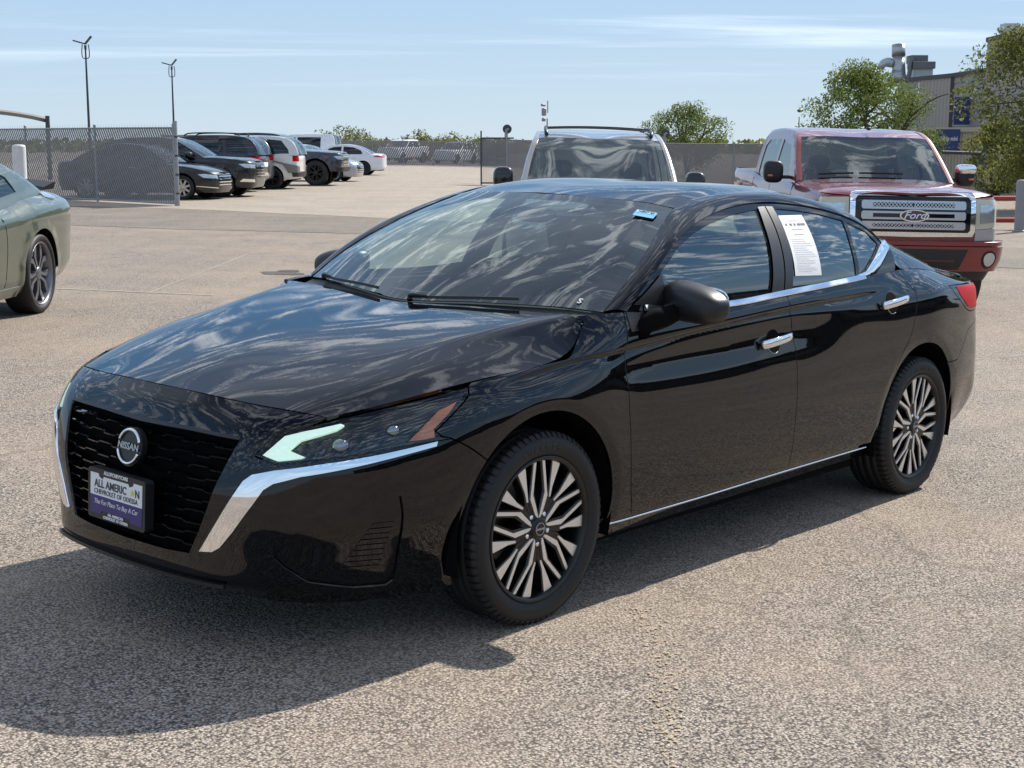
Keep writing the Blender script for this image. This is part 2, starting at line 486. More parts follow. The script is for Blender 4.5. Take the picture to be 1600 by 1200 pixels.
def sweep_geo(P, sec, up=(0, 0, 1)):
    """a flat section (list of (side, up)) swept along P"""
    P = np.asarray(P, float); t = np.gradient(P, axis=0); t /= np.linalg.norm(t, axis=1)[:, None]
    a = np.cross(t, np.asarray(up, float)); a /= np.linalg.norm(a, axis=1)[:, None]; b = np.cross(a, t); n = len(sec)
    V = np.concatenate([p+np.array([x*ai+y*bi for x, y in sec]) for p, ai, bi in zip(P, a, b)])
    F = [(i*n+j, i*n+(j+1) % n, (i+1)*n+(j+1) % n, (i+1)*n+j) for i in range(len(P)-1) for j in range(n)]
    if area2(sec) > 0: F = flipF(F)
    c0 = tuple(range(n)); c1 = tuple((len(P)-1)*n+j for j in range(n))
    F += [c0, c1[::-1]] if area2(sec) < 0 else [c0[::-1], c1]
    # make caps agree
    for k, s in ((-2, -1), (-1, 1)):
        A = V[list(F[k])]; f = np.cross(A, np.roll(A, -1, 0)).sum(0)
        if f@(t[0 if s < 0 else -1]*s) < 0: F[k] = F[k][::-1]
    return V, F

def lathe_geo(prof, n=32, axis='y', c=(0, 0, 0)):
    """prof: (r, h) pairs turned round an axis"""
    th = np.linspace(0, 2*np.pi, n, endpoint=False); V = []
    for r, h in prof:
        x, y = r*np.cos(th), r*np.sin(th); hh = np.full(n, h)
        V.append(np.stack({'y': (x, hh, y), 'z': (x, y, hh), 'x': (hh, x, y)}[axis], 1))
    V = np.concatenate(V)+np.asarray(c, float); m = len(prof)
    F = [(i*n+j, i*n+(j+1) % n, (i+1)*n+(j+1) % n, (i+1)*n+j) for i in range(m-1) for j in range(n)]
    return V, F

def outward(V, F, c=None):
    """turn faces away from a centre if most of them look in"""
    V = np.asarray(V); c = V.mean(0) if c is None else np.asarray(c); s = 0
    for f in F:
        A = V[list(f)]; s += np.cross(A[1]-A[0], A[2]-A[0])@(A.mean(0)-c)
    return (V, F) if s > 0 else (V, flipF(F))

def prism_geo(poly, d0, d1, M):
    """a flat outline thickened from d0 to d1; M maps (a, b, d) to 3-D"""
    poly = np.asarray(poly, float)
    if area2(poly) < 0: poly = poly[::-1]
    n = len(poly); a = np.array([M(x, y, d0) for x, y in poly]); b = np.array([M(x, y, d1) for x, y in poly])
    tri = mathutils.geometry.tessellate_polygon([[mathutils.Vector((x, y, 0)) for x, y in poly]])
    F = [tuple(t) for t in tri]+[tuple(n+i for i in reversed(t)) for t in tri]
    # fix the facing of the two caps against each other
    V = np.r_[a, b]
    ax = b.mean(0)-a.mean(0)
    FF = []
    for k, f in enumerate(F):
        A = V[list(f)]; c = np.cross(A[1]-A[0], A[2]-A[0])@ax
        want = -1 if k < len(tri) else 1
        FF.append(f if c*want > 0 else f[::-1])
    side = [(i, (i+1) % n, n+(i+1) % n, n+i) for i in range(n)]
    A = V[list(side[0])]; e = np.cross(A[1]-A[0], A[3]-A[0])
    # outward test with a point just inside the first edge
    m = (poly[0]+poly[1])/2; tt = poly[1]-poly[0]; nin = np.array([-tt[1], tt[0]])/np.linalg.norm(tt)
    inside = np.array(M(*(m+nin*1e-3), d0))-np.array(M(*m, d0))
    if e@inside > 0: side = flipF(side)
    return V, FF+side

def rot(V, ang, axis='z', c=(0, 0, 0)):
    c = np.asarray(c, float); ca, sa = math.cos(ang), math.sin(ang)
    Rm = {'z': [[ca, -sa, 0], [sa, ca, 0], [0, 0, 1]], 'y': [[ca, 0, sa], [0, 1, 0], [-sa, 0, ca]], 'x': [[1, 0, 0], [0, ca, -sa], [0, sa, ca]]}[axis]
    return (np.asarray(V)-c)@np.array(Rm).T+c

def ellipsoid_geo(c, r, n=20, m=12, p=2.0):
    V = []; F = []
    for i in range(m+1):
        a = -np.pi/2+np.pi*i/m
        for j in range(n):
            b = 2*np.pi*j/n; f = lambda t: math.copysign(abs(t)**(2/p), t)
            V.append([f(math.cos(a))*f(math.cos(b)), f(math.cos(a))*f(math.sin(b)), f(math.sin(a))])
    V = np.array(V)*np.asarray(r)+np.asarray(c)
    for i in range(m):
        for j in range(n): F.append((i*n+j, i*n+(j+1) % n, (i+1)*n+(j+1) % n, (i+1)*n+j))
    return outward(V, F)

def text_obj(name, s, size, mat, parent, M, align='CENTER', extrude=.0008, bold=0., squeeze=1.0, shear=0.):
    """lettering turned into a mesh; M is its 4x4 matrix in the parent's space"""
    cu = bpy.data.curves.new(name, 'FONT'); cu.body = s; cu.size = size; cu.align_x = align; cu.align_y = 'CENTER'
    cu.extrude = extrude; cu.offset = bold; cu.shear = shear; cu.resolution_u = 3
    t = bpy.data.objects.new(name, cu); COL.objects.link(t)
    dg = bpy.context.evaluated_depsgraph_get(); me = bpy.data.meshes.new_from_object(t.evaluated_get(dg))
    bpy.data.objects.remove(t); bpy.data.curves.remove(cu); me.name = name
    if squeeze != 1.0: me.transform(mathutils.Matrix.Diagonal((squeeze, 1, 1, 1)))
    me.materials.clear(); me.materials.append(mat)
    o = link(name, me, parent); o.matrix_local = M
    return o

def frame_matrix(o, x, y):
    """matrix with its x and y axes along the two vectors"""
    x = mathutils.Vector(x).normalized(); z = x.cross(mathutils.Vector(y)).normalized(); y = z.cross(x)
    M = mathutils.Matrix((x, y, z)).transposed().to_4x4(); M.translation = mathutils.Vector(o); return M
# ------------------------------------------------------------------ materials
def new_mat(name):
    m = bpy.data.materials.new(name); m.use_nodes = True; return m, m.node_tree, m.node_tree.nodes['Principled BSDF']
def pm(name, col, rough=.5, metal=0., coat=0., spec=.5, coat_rough=.02, emit=None, es=0., alpha=1., noise=0., nscale=40., rvar=0., bump=0., bscale=200.):
    m, t, b = new_mat(name)
    b.inputs['Base Color'].default_value = (*col, 1); b.inputs['Roughness'].default_value = rough; b.inputs['Metallic'].default_value = metal
    b.inputs['Coat Weight'].default_value = coat; b.inputs['Coat Roughness'].default_value = coat_rough; b.inputs['Specular IOR Level'].default_value = spec
    if emit: b.inputs['Emission Color'].default_value = (*emit, 1); b.inputs['Emission Strength'].default_value = es
    if noise or rvar or bump:
        co = t.nodes.new('ShaderNodeTexCoord')
        n = t.nodes.new('ShaderNodeTexNoise'); n.inputs['Scale'].default_value = nscale; n.inputs['Detail'].default_value = 5
        t.links.new(co.outputs['Object'], n.inputs[0])
        if noise:
            mx = t.nodes.new('ShaderNodeMix'); mx.data_type = 'RGBA'; t.links.new(n.outputs[0], mx.inputs[0])
            mx.inputs[6].default_value = (*[c*(1-noise) for c in col], 1); mx.inputs[7].default_value = (*[min(1, c*(1+noise)) for c in col], 1)
            t.links.new(mx.outputs[2], b.inputs['Base Color'])
        if rvar:
            mr = t.nodes.new('ShaderNodeMapRange'); mr.inputs[1].default_value = .3; mr.inputs[2].default_value = .7
            mr.inputs[3].default_value = max(0, rough-rvar); mr.inputs[4].default_value = min(1, rough+rvar)
            t.links.new(n.outputs[0], mr.inputs[0]); t.links.new(mr.outputs[0], b.inputs['Roughness'])
        if bump:
            n2 = t.nodes.new('ShaderNodeTexNoise'); n2.inputs['Scale'].default_value = bscale; n2.inputs['Detail'].default_value = 4
            t.links.new(co.outputs['Object'], n2.inputs[0])
            bp = t.nodes.new('ShaderNodeBump'); bp.inputs['Strength'].default_value = bump; bp.inputs['Distance'].default_value = .002
            t.links.new(n2.outputs[0], bp.inputs['Height']); t.links.new(bp.outputs[0], b.inputs['Normal'])
    return m
def car_paint(name, col, metal=0., coat=1., rough=.35, dust=.04, ior_gain=.5, coat_ior=1.52):
    """clear-coated paint with a breath of dust and faint orange peel"""
    m, t, b = new_mat(name)
    co = t.nodes.new('ShaderNodeTexCoord')
    n = t.nodes.new('ShaderNodeTexNoise'); n.inputs['Scale'].default_value = 3.; n.inputs['Detail'].default_value = 8; n.inputs['Roughness'].default_value = .7
    t.links.new(co.outputs['Object'], n.inputs[0])
    mr = t.nodes.new('ShaderNodeMapRange'); mr.inputs[1].default_value = .4; mr.inputs[2].default_value = .8; mr.inputs[3].default_value = 0; mr.inputs[4].default_value = dust
    t.links.new(n.outputs[0], mr.inputs[0])
    mx = t.nodes.new('ShaderNodeMix'); mx.data_type = 'RGBA'; t.links.new(mr.outputs[0], mx.inputs[0])
    mx.inputs[6].default_value = (*col, 1); mx.inputs[7].default_value = (.35, .30, .25, 1); t.links.new(mx.outputs[2], b.inputs['Base Color'])
    b.inputs['Metallic'].default_value = metal; b.inputs['Roughness'].default_value = rough; b.inputs['Specular IOR Level'].default_value = ior_gain
    b.inputs['Coat Weight'].default_value = coat; b.inputs['Coat Roughness'].default_value = .012; b.inputs['Coat IOR'].default_value = coat_ior
    n2 = t.nodes.new('ShaderNodeTexNoise'); n2.inputs['Scale'].default_value = 90; n2.inputs['Detail'].default_value = 1
    t.links.new(co.outputs['Object'], n2.inputs[0])
    bp = t.nodes.new('ShaderNodeBump'); bp.inputs['Strength'].default_value = .05; bp.inputs['Distance'].default_value = .0006
    t.links.new(n2.outputs[0], bp.inputs['Height']); t.links.new(bp.outputs[0], b.inputs['Coat Normal'])
    return m
def glass_mat(name, tint=(.55, .62, .60), ior=1.6, rough=0.):
    """thin car glass: a Fresnel reflection over a tinted view through"""
    m = bpy.data.materials.new(name); m.use_nodes = True; t = m.node_tree; t.nodes.clear()
    o = t.nodes.new('ShaderNodeOutputMaterial'); mx = t.nodes.new('ShaderNodeMixShader'); f = t.nodes.new('ShaderNodeFresnel'); gn = t.nodes.new('ShaderNodeNewGeometry'); im = t.nodes.new('ShaderNodeMapRange'); im.inputs[3].default_value = ior; im.inputs[4].default_value = 1/ior
    t.links.new(gn.outputs['Backfacing'], im.inputs[0]); t.links.new(im.outputs[0], f.inputs[0])
    tr = t.nodes.new('ShaderNodeBsdfTransparent'); tr.inputs[0].default_value = (*tint, 1); g = t.nodes.new('ShaderNodeBsdfGlossy'); g.inputs['Roughness'].default_value = rough
    g.inputs[0].default_value = (.96, 1, .98, 1)
    t.links.new(f.outputs[0], mx.inputs[0]); t.links.new(tr.outputs[0], mx.inputs[1]); t.links.new(g.outputs[0], mx.inputs[2]); t.links.new(mx.outputs[0], o.inputs[0])
    return m
M = {}
M['black_paint'] = car_paint('black_paint', (.0018, .0019, .0028), dust=.004, ior_gain=.0)
M['gloss_black'] = pm('gloss_black', (.003, .003, .004), .05)
M['satin_black'] = pm('satin_black', (.012, .012, .013), .38)
M['black_plastic'] = pm('black_plastic', (.018, .018, .019), .55, noise=.2, nscale=60, bump=.15, bscale=900)
M['void'] = pm('void_black', (.004, .004, .004), .95, spec=.1)
M['chrome'] = pm('chrome', (.86, .87, .89), .04, 1.)
M['dark_chrome'] = pm('dark_chrome', (.35, .36, .38), .08, 1.)
M['machined'] = pm('machined_alloy', (.82, .82, .81), .36, .85, noise=.05, nscale=30)
M['wheel_black'] = pm('wheel_black', (.005, .005, .0055), .3)
M['badge_silver'] = pm('badge_silver', (.42, .42, .43), .3, 1.)
M['tyre'] = pm('tyre_rubber', (.009, .0088, .0085), .62, noise=.25, nscale=14, bump=.2, bscale=400)
M['tyre_letter'] = pm('tyre_letter', (.035, .034, .033), .6)
M['steel'] = pm('brake_steel', (.28, .27, .26), .4, 1.)
M['glass'] = glass_mat('side_glass', (.40, .47, .45), 2.6)
M['windscreen'] = glass_mat('windscreen_glass', (.66, .78, .73), 2.25)
M['lens'] = glass_mat('lamp_lens', (.86, .88, .90), 1.5)
M['drl'] = pm('running_light', (.85, .95, .88), .35, emit=(.68, 1., .74), es=.50)
M['amber'] = pm('amber_reflector', (.62, .19, .06), .3, coat=.5, noise=.2, nscale=120)
M['red_lamp'] = pm('red_lamp', (.42, .003, .005), .4, spec=.08)
M['seat'] = pm('seat_cloth', (.035, .036, .038), .85, noise=.2, nscale=80)
M['dash'] = pm('dash_plastic', (.02, .02, .021), .7)
M['headliner'] = pm('headliner', (.30, .30, .29), .9)
M['white'] = pm('white_print', (.80, .80, .79), .5)
M['paper'] = pm('paper', (.82, .82, .81), .7)
M['ink'] = pm('ink', (.06, .06, .065), .6)
M['grey_ink'] = pm('grey_ink', (.42, .42, .43), .6)
M['purple'] = pm('purple_print', (.045, .030, .16), .45)
M['blue_sticker'] = pm('blue_sticker', (.16, .48, .80), .5)
M['yellow_print'] = pm('yellow_print', (.75, .60, .06), .5)
# ------------------------------------------------------------------ ground: one sheet to the horizon, a paler yard beyond the fence line, worn lines
def stone_mat(name, base, dark, light, sand, scale=1., patch=1., cracks=False):
    """rolled chippings: stones of many tones set in dusty binder"""
    m, t, b = new_mat(name); L = t.links.new; N = t.nodes.new
    co = N('ShaderNodeTexCoord'); mp = N('ShaderNodeMapping'); L(co.outputs['Object'], mp.inputs[0])
    def vor(sc, feat='F1'):
        v = N('ShaderNodeTexVoronoi'); v.feature = feat; v.inputs['Scale'].default_value = sc*scale; L(mp.outputs[0], v.inputs['Vector']); return v
    def noi(sc, d=5, r=.6):
        n = N('ShaderNodeTexNoise'); n.inputs['Scale'].default_value = sc; n.inputs['Detail'].default_value = d; n.inputs['Roughness'].default_value = r; L(mp.outputs[0], n.inputs[0]); return n.outputs[0]
    def ramp(src, pts):
        r = N('ShaderNodeValToRGB'); e = r.color_ramp.elements
        while len(e) < len(pts): e.new(.5)
        for k, (p, c) in enumerate(pts): e[k].position = p; e[k].color = (*c, 1)
        L(src, r.inputs[0]); return r.outputs[0]
    def mix(f, a, c, mode='MIX'):
        x = N('ShaderNodeMix'); x.data_type = 'RGBA'; x.blend_type = mode
        for s, i in ((f, 0), (a, 6), (c, 7)):
            if isinstance(s, (int, float)): x.inputs[i].default_value = s
            elif isinstance(s, tuple): x.inputs[i].default_value = (*s, 1)
            else: L(s, x.inputs[i])
        return x.outputs[2]
    v = vor(110); sep = N('ShaderNodeSeparateColor'); L(v.outputs['Color'], sep.inputs[0])
    v2 = vor(210); sep2 = N('ShaderNodeSeparateColor'); L(v2.outputs['Color'], sep2.inputs[0])
    stone = ramp(sep.outputs[0], [(0, dark), (.22, tuple(.6*a+.4*d for a, d in zip(base, dark))), (.5, base), (.8, tuple(.5*a+.5*d for a, d in zip(base, light))), (1, light)])
    fine = ramp(sep2.outputs[1], [(0, tuple(.7*d for d in dark)), (.5, base), (1, light)])
    col = mix(.35, stone, fine)
    # shade of the deep gaps between stones, put into the colour
    gap = N('ShaderNodeMapRange'); gap.inputs[1].default_value = .42; gap.inputs[2].default_value = .72; gap.inputs[3].default_value = 0; gap.inputs[4].default_value = .85; L(v.outputs['Distance'], gap.inputs[0])
    col = mix(gap.outputs[0], col, tuple(.55*d for d in dark))
    big = noi(.55, 7, .62); mid = noi(3.2, 6, .65)
    pt = N('ShaderNodeMapRange'); pt.inputs[1].default_value = .42; pt.inputs[2].default_value = .68; pt.inputs[3].default_value = 0; pt.inputs[4].default_value = .42*patch; L(big, pt.inputs[0])
    col = mix(pt.outputs[0], col, sand)
    p2 = N('ShaderNodeMapRange'); p2.inputs[1].default_value = .55; p2.inputs[2].default_value = .8; p2.inputs[3].default_value = 0; p2.inputs[4].default_value = .5*patch; L(mid, p2.inputs[0])
    col = mix(p2.outputs[0], col, tuple(.62*a for a in base))
    if cracks:
        wv = N('ShaderNodeTexNoise'); wv.inputs['Scale'].default_value = .9; wv.inputs['Detail'].default_value = 6; L(mp.outputs[0], wv.inputs[0])
        ad = N('ShaderNodeMixRGB'); ad.blend_type = 'ADD'; ad.inputs[0].default_value = .9; L(mp.outputs[0], ad.inputs[1]); L(wv.outputs['Color'], ad.inputs[2])
        ck = N('ShaderNodeTexVoronoi'); ck.feature = 'DISTANCE_TO_EDGE'; ck.inputs['Scale'].default_value = .21; L(ad.outputs[0], ck.inputs['Vector'])
        cr = N('ShaderNodeMapRange'); cr.inputs[1].default_value = .0012; cr.inputs[2].default_value = .0045; cr.inputs[3].default_value = .55; cr.inputs[4].default_value = 0; L(ck.outputs['Distance'], cr.inputs[0])
        brk = N('ShaderNodeMath'); brk.operation = 'MULTIPLY'; L(cr.outputs[0], brk.inputs[0]); L(mid, brk.inputs[1]); col = mix(brk.outputs[0], col, (.07, .06, .05))
        st = noi(1.25, 3, .5); sm = N('ShaderNodeMapRange'); sm.inputs[1].default_value = .66; sm.inputs[2].default_value = .74; sm.inputs[3].default_value = 0; sm.inputs[4].default_value = .38; L(st, sm.inputs[0]); col = mix(sm.outputs[0], col, (.10, .088, .078))
        s2 = N('ShaderNodeTexNoise'); s2.inputs['Scale'].default_value = 1.; s2.inputs['Detail'].default_value = 7; s2.inputs['Roughness'].default_value = .7
        m2 = N('ShaderNodeMapping'); m2.inputs['Scale'].default_value = (.22, 2.4, 1); m2.inputs['Rotation'].default_value = (0, 0, .78); L(co.outputs['Object'], m2.inputs[0]); L(m2.outputs[0], s2.inputs[0])
        r2 = N('ShaderNodeMapRange'); r2.inputs[1].default_value = .52; r2.inputs[2].default_value = .70; r2.inputs[3].default_value = 0; r2.inputs[4].default_value = .30; L(s2.outputs[0], r2.inputs[0]); col = mix(r2.outputs[0], col, (.16, .135, .115))
    L(col, b.inputs['Base Color']); b.inputs['Roughness'].default_value = .88; b.inputs['Specular IOR Level'].default_value = .3
    hgt = N('ShaderNodeMath'); hgt.operation = 'MULTIPLY_ADD'; L(v.outputs['Distance'], hgt.inputs[0]); hgt.inputs[1].default_value = -1; L(sep.outputs[2], hgt.inputs[2])
    bp = N('ShaderNodeBump'); bp.inputs['Strength'].default_value = .9; bp.inputs['Distance'].default_value = .004; L(hgt.outputs[0], bp.inputs['Height']); L(bp.outputs[0], b.inputs['Normal'])
    return m
def ground_sheet(name, xs, ys, mat, lift=0.):
    X, Y = np.meshgrid(xs, ys, indexing='ij'); Z = ground_z(X, Y)+lift; nu, nv = X.shape
    V = np.stack([X, Y, Z], -1).reshape(-1, 3); F = [(i*nv+j, (i+1)*nv+j, (i+1)*nv+j+1, i*nv+j+1) for i in range(nu-1) for j in range(nv-1)]
    mb = MB(); mb.add(V, F, smooth=True); o = mb.build(name, mat); o['kind'] = 'structure'; return o
def ground_poly(name, pts, mat, lift, step=1.5):
    """a flat patch of the ground with an outline in world x, y"""
    p = densify(np.array(pts, float), step); Q, T = cdt(p, step); V = np.c_[Q, ground_z(Q[:, 0], Q[:, 1])+lift]
    mb = MB(); mb.add(V, T, smooth=True); o = mb.build(name, mat); o['kind'] = 'structure'; return o
gxs = np.r_[-900, -400, -200, -100, -60, np.arange(-40, 125, 1.5), 150, 200, 250, 400, 900]
M['asphalt'] = stone_mat('worn_asphalt', (.385, .322, .258), (.040, .038, .040), (.65, .575, .49), (.44, .335, .24), cracks=True)
M['yard'] = stone_mat('pale_yard', (.45, .385, .305), (.26, .22, .18), (.58, .51, .42), (.50, .42, .32), .5, .8)
M['seal'] = stone_mat('dark_seal', (.31, .265, .22), (.05, .047, .045), (.50, .45, .38), (.36, .285, .21))
M['worn_paint'] = pm('worn_line_paint', (.42, .37, .31), .85, noise=.3, nscale=25)
ground_sheet('ground', gxs, gxs, M['asphalt'])
def gp(x, y): return pix(x, y)[:2]
def along(a, b, f): return a+(b-a)*f
FWD = np.array([math.cos(YAW), math.sin(YAW)]); RT = RIGHT[:2]
def rf(r, f): return CAM[:2]+RT*r+FWD*f           # metres to the right of and in front of the camera
ya, yb = gp(110, 322), gp(700, 346)
yd = (yb-ya)/np.linalg.norm(yb-ya); far = np.array([FWD[0], FWD[1]])
ground_poly('yard', [ya-yd*60, ya, along(ya, yb, .3)+far*.25, along(ya, yb, .6)-far*.2, yb, yb+yd*9, yb+yd*9+far*70, ya-yd*60+far*70], M['yard'], .006, 1.5)
sa, sb = gp(110, 352), gp(640, 368)
ground_poly('road_seal', [sa-yd*40, sa, along(sa, sb, .35)-far*.5, sb, sb+yd*30, yb+yd*30-far*.05, yb-far*.05, along(ya, yb, .6)-far*.25, along(ya, yb, .3)+far*.2, ya-far*.05, ya-yd*40-far*.05], M['seal'], .005, 1.5)
def paint_line(a, b, w):
    a, b = np.array(a), np.array(b); d = (b-a)/np.linalg.norm(b-a); n = np.array([-d[1], d[0]]); pts = []
    k = np.linspace(0, 1, 24); l = [a+(b-a)*t+n*w/2*(1+.35*(RNG.random()-.5)) for t in k]; r = [a+(b-a)*t-n*w/2*(1+.35*(RNG.random()-.5)) for t in k[::-1]]
    return ground_poly('bay_line', l+r, M['worn_paint'], .004, 1.)
paint_line(gp(60, 450), gp(335, 462), .05); paint_line(gp(232, 458), gp(385, 398), .016)

# old oil stains and a scatter of blown sand
M['oil'] = stone_mat('oil_stain', (.13, .112, .098), (.03, .028, .028), (.27, .24, .21), (.17, .14, .115)); M['sand'] = pm('blown_sand', (.46, .36, .25), .95, noise=.2, nscale=60)
def blot(c, rx, ry, ang, n=18, jag=.28):
    t = np.linspace(0, 2*np.pi, n, endpoint=False); r = 1+jag*RNG.normal(0, 1, n); r = (r+np.roll(r, 1)+np.roll(r, -1))/3; ca, sa = math.cos(ang), math.sin(ang)
    return [(c[0]+ca*rx*r_*math.cos(a)-sa*ry*r_*math.sin(a), c[1]+sa*rx*r_*math.cos(a)+ca*ry*r_*math.sin(a)) for a, r_ in zip(t, r)]
ra_ = math.atan2(RT[1], RT[0])
for x, y, rx, ry in ((437, 427, .26, .22), (452, 424, .16, .12)): ground_poly('oil_stain', blot(gp(x, y), rx, ry, ra_), M['oil'], .004+.003*(x > 440), .2)
mb = MB()
for k in range(550):
    q = RNG.random(); px = np.interp(q, [0, .3, .6, 1], [985, 1035, 1040, 1048])+RNG.normal(0, 15); py = np.interp(q, [0, .3, .6, 1], [940, 1010, 1100, 1195])+RNG.normal(0, 8); c = gp(px, py); r = .0012+.0045*RNG.random()**2
    p = np.array(blot(c, r*1.5, r, RNG.random()*3, 5)); V = np.c_[p, ground_z(p[:, 0], p[:, 1])+.004]; mb.add(V, [tuple(range(5))] if area2(p) > 0 else [tuple(range(4, -1, -1))])
o = mb.build('blown_sand', M['sand']); o['kind'] = 'stuff'
# ------------------------------------------------------------------ the black sedan: skin tables (metres, front axle at x = 0)
PLAN = [(-1.035,0),(-1.032,.15),(-1.018,.30),(-.985,.46),(-.90,.63),(-.80,.73),(-.66,.81),(-.5,.865),(-.3,.905),(-.1,.922),(.1,.926),(.5,.916),
        (1.0,.912),(1.6,.912),(2.2,.915),(2.6,.923),(2.85,.926),(3.2,.905),(3.45,.866),(3.58,.832),(3.68,.77),(3.76,.66),(3.82,.4),(3.84,0)]
def _side(x, w0, lst): return ((x, w0), [(z, w-w0) for z, w in lst])
ROWS = [((-1.035,0), [(.20,-.07),(.252,.004),(.34,.004),(.50,0),(.62,-.03),(.70,-.075),(.765,-.105),(.81,-.145)]),
        ((-1.018,.30), [(.20,-.07),(.252,.006),(.34,.004),(.50,0),(.62,-.03),(.70,-.072),(.76,-.105),(.80,-.14)]),
        ((-.985,.46), [(.20,-.07),(.255,.010),(.34,.004),(.50,.005),(.62,-.02),(.70,-.055),(.75,-.09),(.795,-.15)]),
        ((-.90,.63), [(.165,-.12),(.24,-.06),(.34,-.022),(.47,.014),(.62,0),(.70,-.03),(.76,-.075),(.805,-.14)]),
        ((-.73,.77), [(.165,-.125),(.235,-.075),(.34,-.032),(.46,.010),(.61,.004),(.72,-.025),(.785,-.07),(.825,-.125)]),
        ((-.5,.865), [(.17,-.11),(.245,-.075),(.36,-.030),(.48,.006),(.64,0),(.75,-.025),(.81,-.055),(.85,-.10)]),
        _side(-.3,.905, [(.20,.84),(.28,.875),(.40,.90),(.55,.912),(.70,.908),(.80,.885),(.842,.857),(.875,.82)]),
        _side(0,.925, [(.20,.85),(.28,.885),(.42,.915),(.58,.928),(.74,.925),(.84,.895),(.880,.868),(.915,.83)]),
        _side(.2,.924, [(.20,.85),(.28,.885),(.42,.915),(.58,.926),(.74,.923),(.86,.895),(.902,.872),(.96,.815)]),
        _side(.32,.92, [(.20,.85),(.285,.885),(.42,.912),(.58,.922),(.74,.919),(.87,.898),(.908,.886),(1.0,.815)]),
        _side(.5,.916, [(.20,.85),(.285,.885),(.42,.908),(.58,.916),(.75,.905),(.86,.883),(.918,.886),(1.035,.850)]),
        _side(1.0,.912, [(.20,.84),(.285,.885),(.42,.906),(.58,.913),(.75,.901),(.87,.874),(.953,.887),(1.015,.864)]),
        _side(1.6,.912, [(.2,.84),(.298,.885),(.43,.908),(.58,.914),(.76,.902),(.90,.877),(.988,.885),(1.033,.866)]),
        _side(2.2,.915, [(.21,.84),(.30,.885),(.43,.909),(.58,.917),(.76,.911),(.895,.902),(1.010,.876),(1.063,.855)]),
        _side(2.66,.925, [(.21,.85),(.305,.888),(.43,.914),(.58,.925),(.80,.921),(.945,.908),(1.03,.868),(1.09,.833)]),
        _side(2.9,.923, [(.21,.85),(.305,.885),(.43,.91),(.60,.924),(.82,.926),(.972,.910),(1.03,.855),(1.075,.803)]),
        _side(3.2,.905, [(.22,.83),(.31,.87),(.43,.892),(.6,.905),(.85,.902),(.985,.868),(1.02,.82),(1.045,.77)]),
        _side(3.45,.866, [(.24,.77),(.33,.82),(.45,.85),(.6,.866),(.85,.862),(.97,.835),(1.0,.78),(1.015,.73)]),
        ((3.68,.77), [(.26,-.06),(.34,-.01),(.45,.02),(.6,.01),(.8,-.02),(.95,-.02),(.985,-.04),(1.005,-.09)]),
        ((3.76,.66), [(.26,-.06),(.34,-.01),(.45,.02),(.6,.02),(.8,-.01),(.95,-.005),(.99,-.02),(1.01,-.07)]),
        ((3.84,0), [(.26,-.06),(.34,-.01),(.45,.02),(.6,.02),(.8,-.0),(.95,-.0),(1.0,-.01),(1.02,-.06)])]
ARCH = [((0.0,.345),.392),((2.80,.345),.392)]
def sedan_extra(b, D):
    uu, zz = b.u[:, None], b.z[None, :]
    zA = b.zrow(6, b.u)[:, None]
    # concave step under the shoulder crease of the front half
    on = sstep(-.30,-.05,uu)*(1-sstep(1.9,2.5,uu))*.016
    d = (zA-.012-zz)/.05
    D = D-on*np.where(d > 0, np.clip(1-d, 0, 1)**2*np.clip(d/.08, 0, 1), 0)
    for (cx, cz), r in ARCH:                     # raised lip round the wheel openings
        rr = np.hypot(uu-cx, zz-cz)
        D = D-.007*np.clip((r+.040-rr)/.040, 0, 1)*(zz > .2)
    return D
sedan = Belt(PLAN, ROWS, .5, sz=.011, extra=sedan_extra)
def _lines():
    o = []
    us = np.arange(-.34, 2.6, .016)
    for d in (.03, .012, .0, -.010, -.014, -.018, -.024, -.034, -.048, -.066, -.09): o.append(np.c_[us, sedan.zrow(6, us)+d])
    for (cx, cz), r in ARCH:
        t = np.radians(np.arange(-30, 210, 2.4))
        for d in (.012, .032, .039, .046, .053, .07): o.append(np.c_[cx+(r+d)*np.cos(t), cz+(r+d)*np.sin(t)])
    us = np.arange(sedan.u[0]+.008, -.45, .016)
    for k, ds in ((1, (-.03, -.012, 0, .012, .03, .05)), (5, (-.02, 0, .02))):
        for d in ds: o.append(np.c_[us, sedan.zrow(k, us)+d])
    us = np.arange(2.2, 3.6, .016)
    for d in (-.05, -.03, -.015, 0, .015, .03, .05): o.append(np.c_[us, sedan.zrow(5, us)+d])
    o = np.concatenate(o); key = np.round(o/.0028).astype(int); _, i = np.unique(key, axis=0, return_index=True); return o[np.sort(i)]
sedan.lines = _lines()
def belt_z(x): return pchip([.3,.5,.8,1.13,1.57,2.2,2.66,3.0,3.3,3.6],[1.03,1.035,1.019,1.014,1.033,1.063,1.09,1.07,1.035,1.0],x)
def glass_w(x, z):
    d = z-1.04
    w = .866-.10*d-1.25*d*d
    return w-.055*np.clip(x-1.9,0,9)**2-.10*np.clip(.9-x,0,9)**2
sedan_glass = Wall(glass_w)
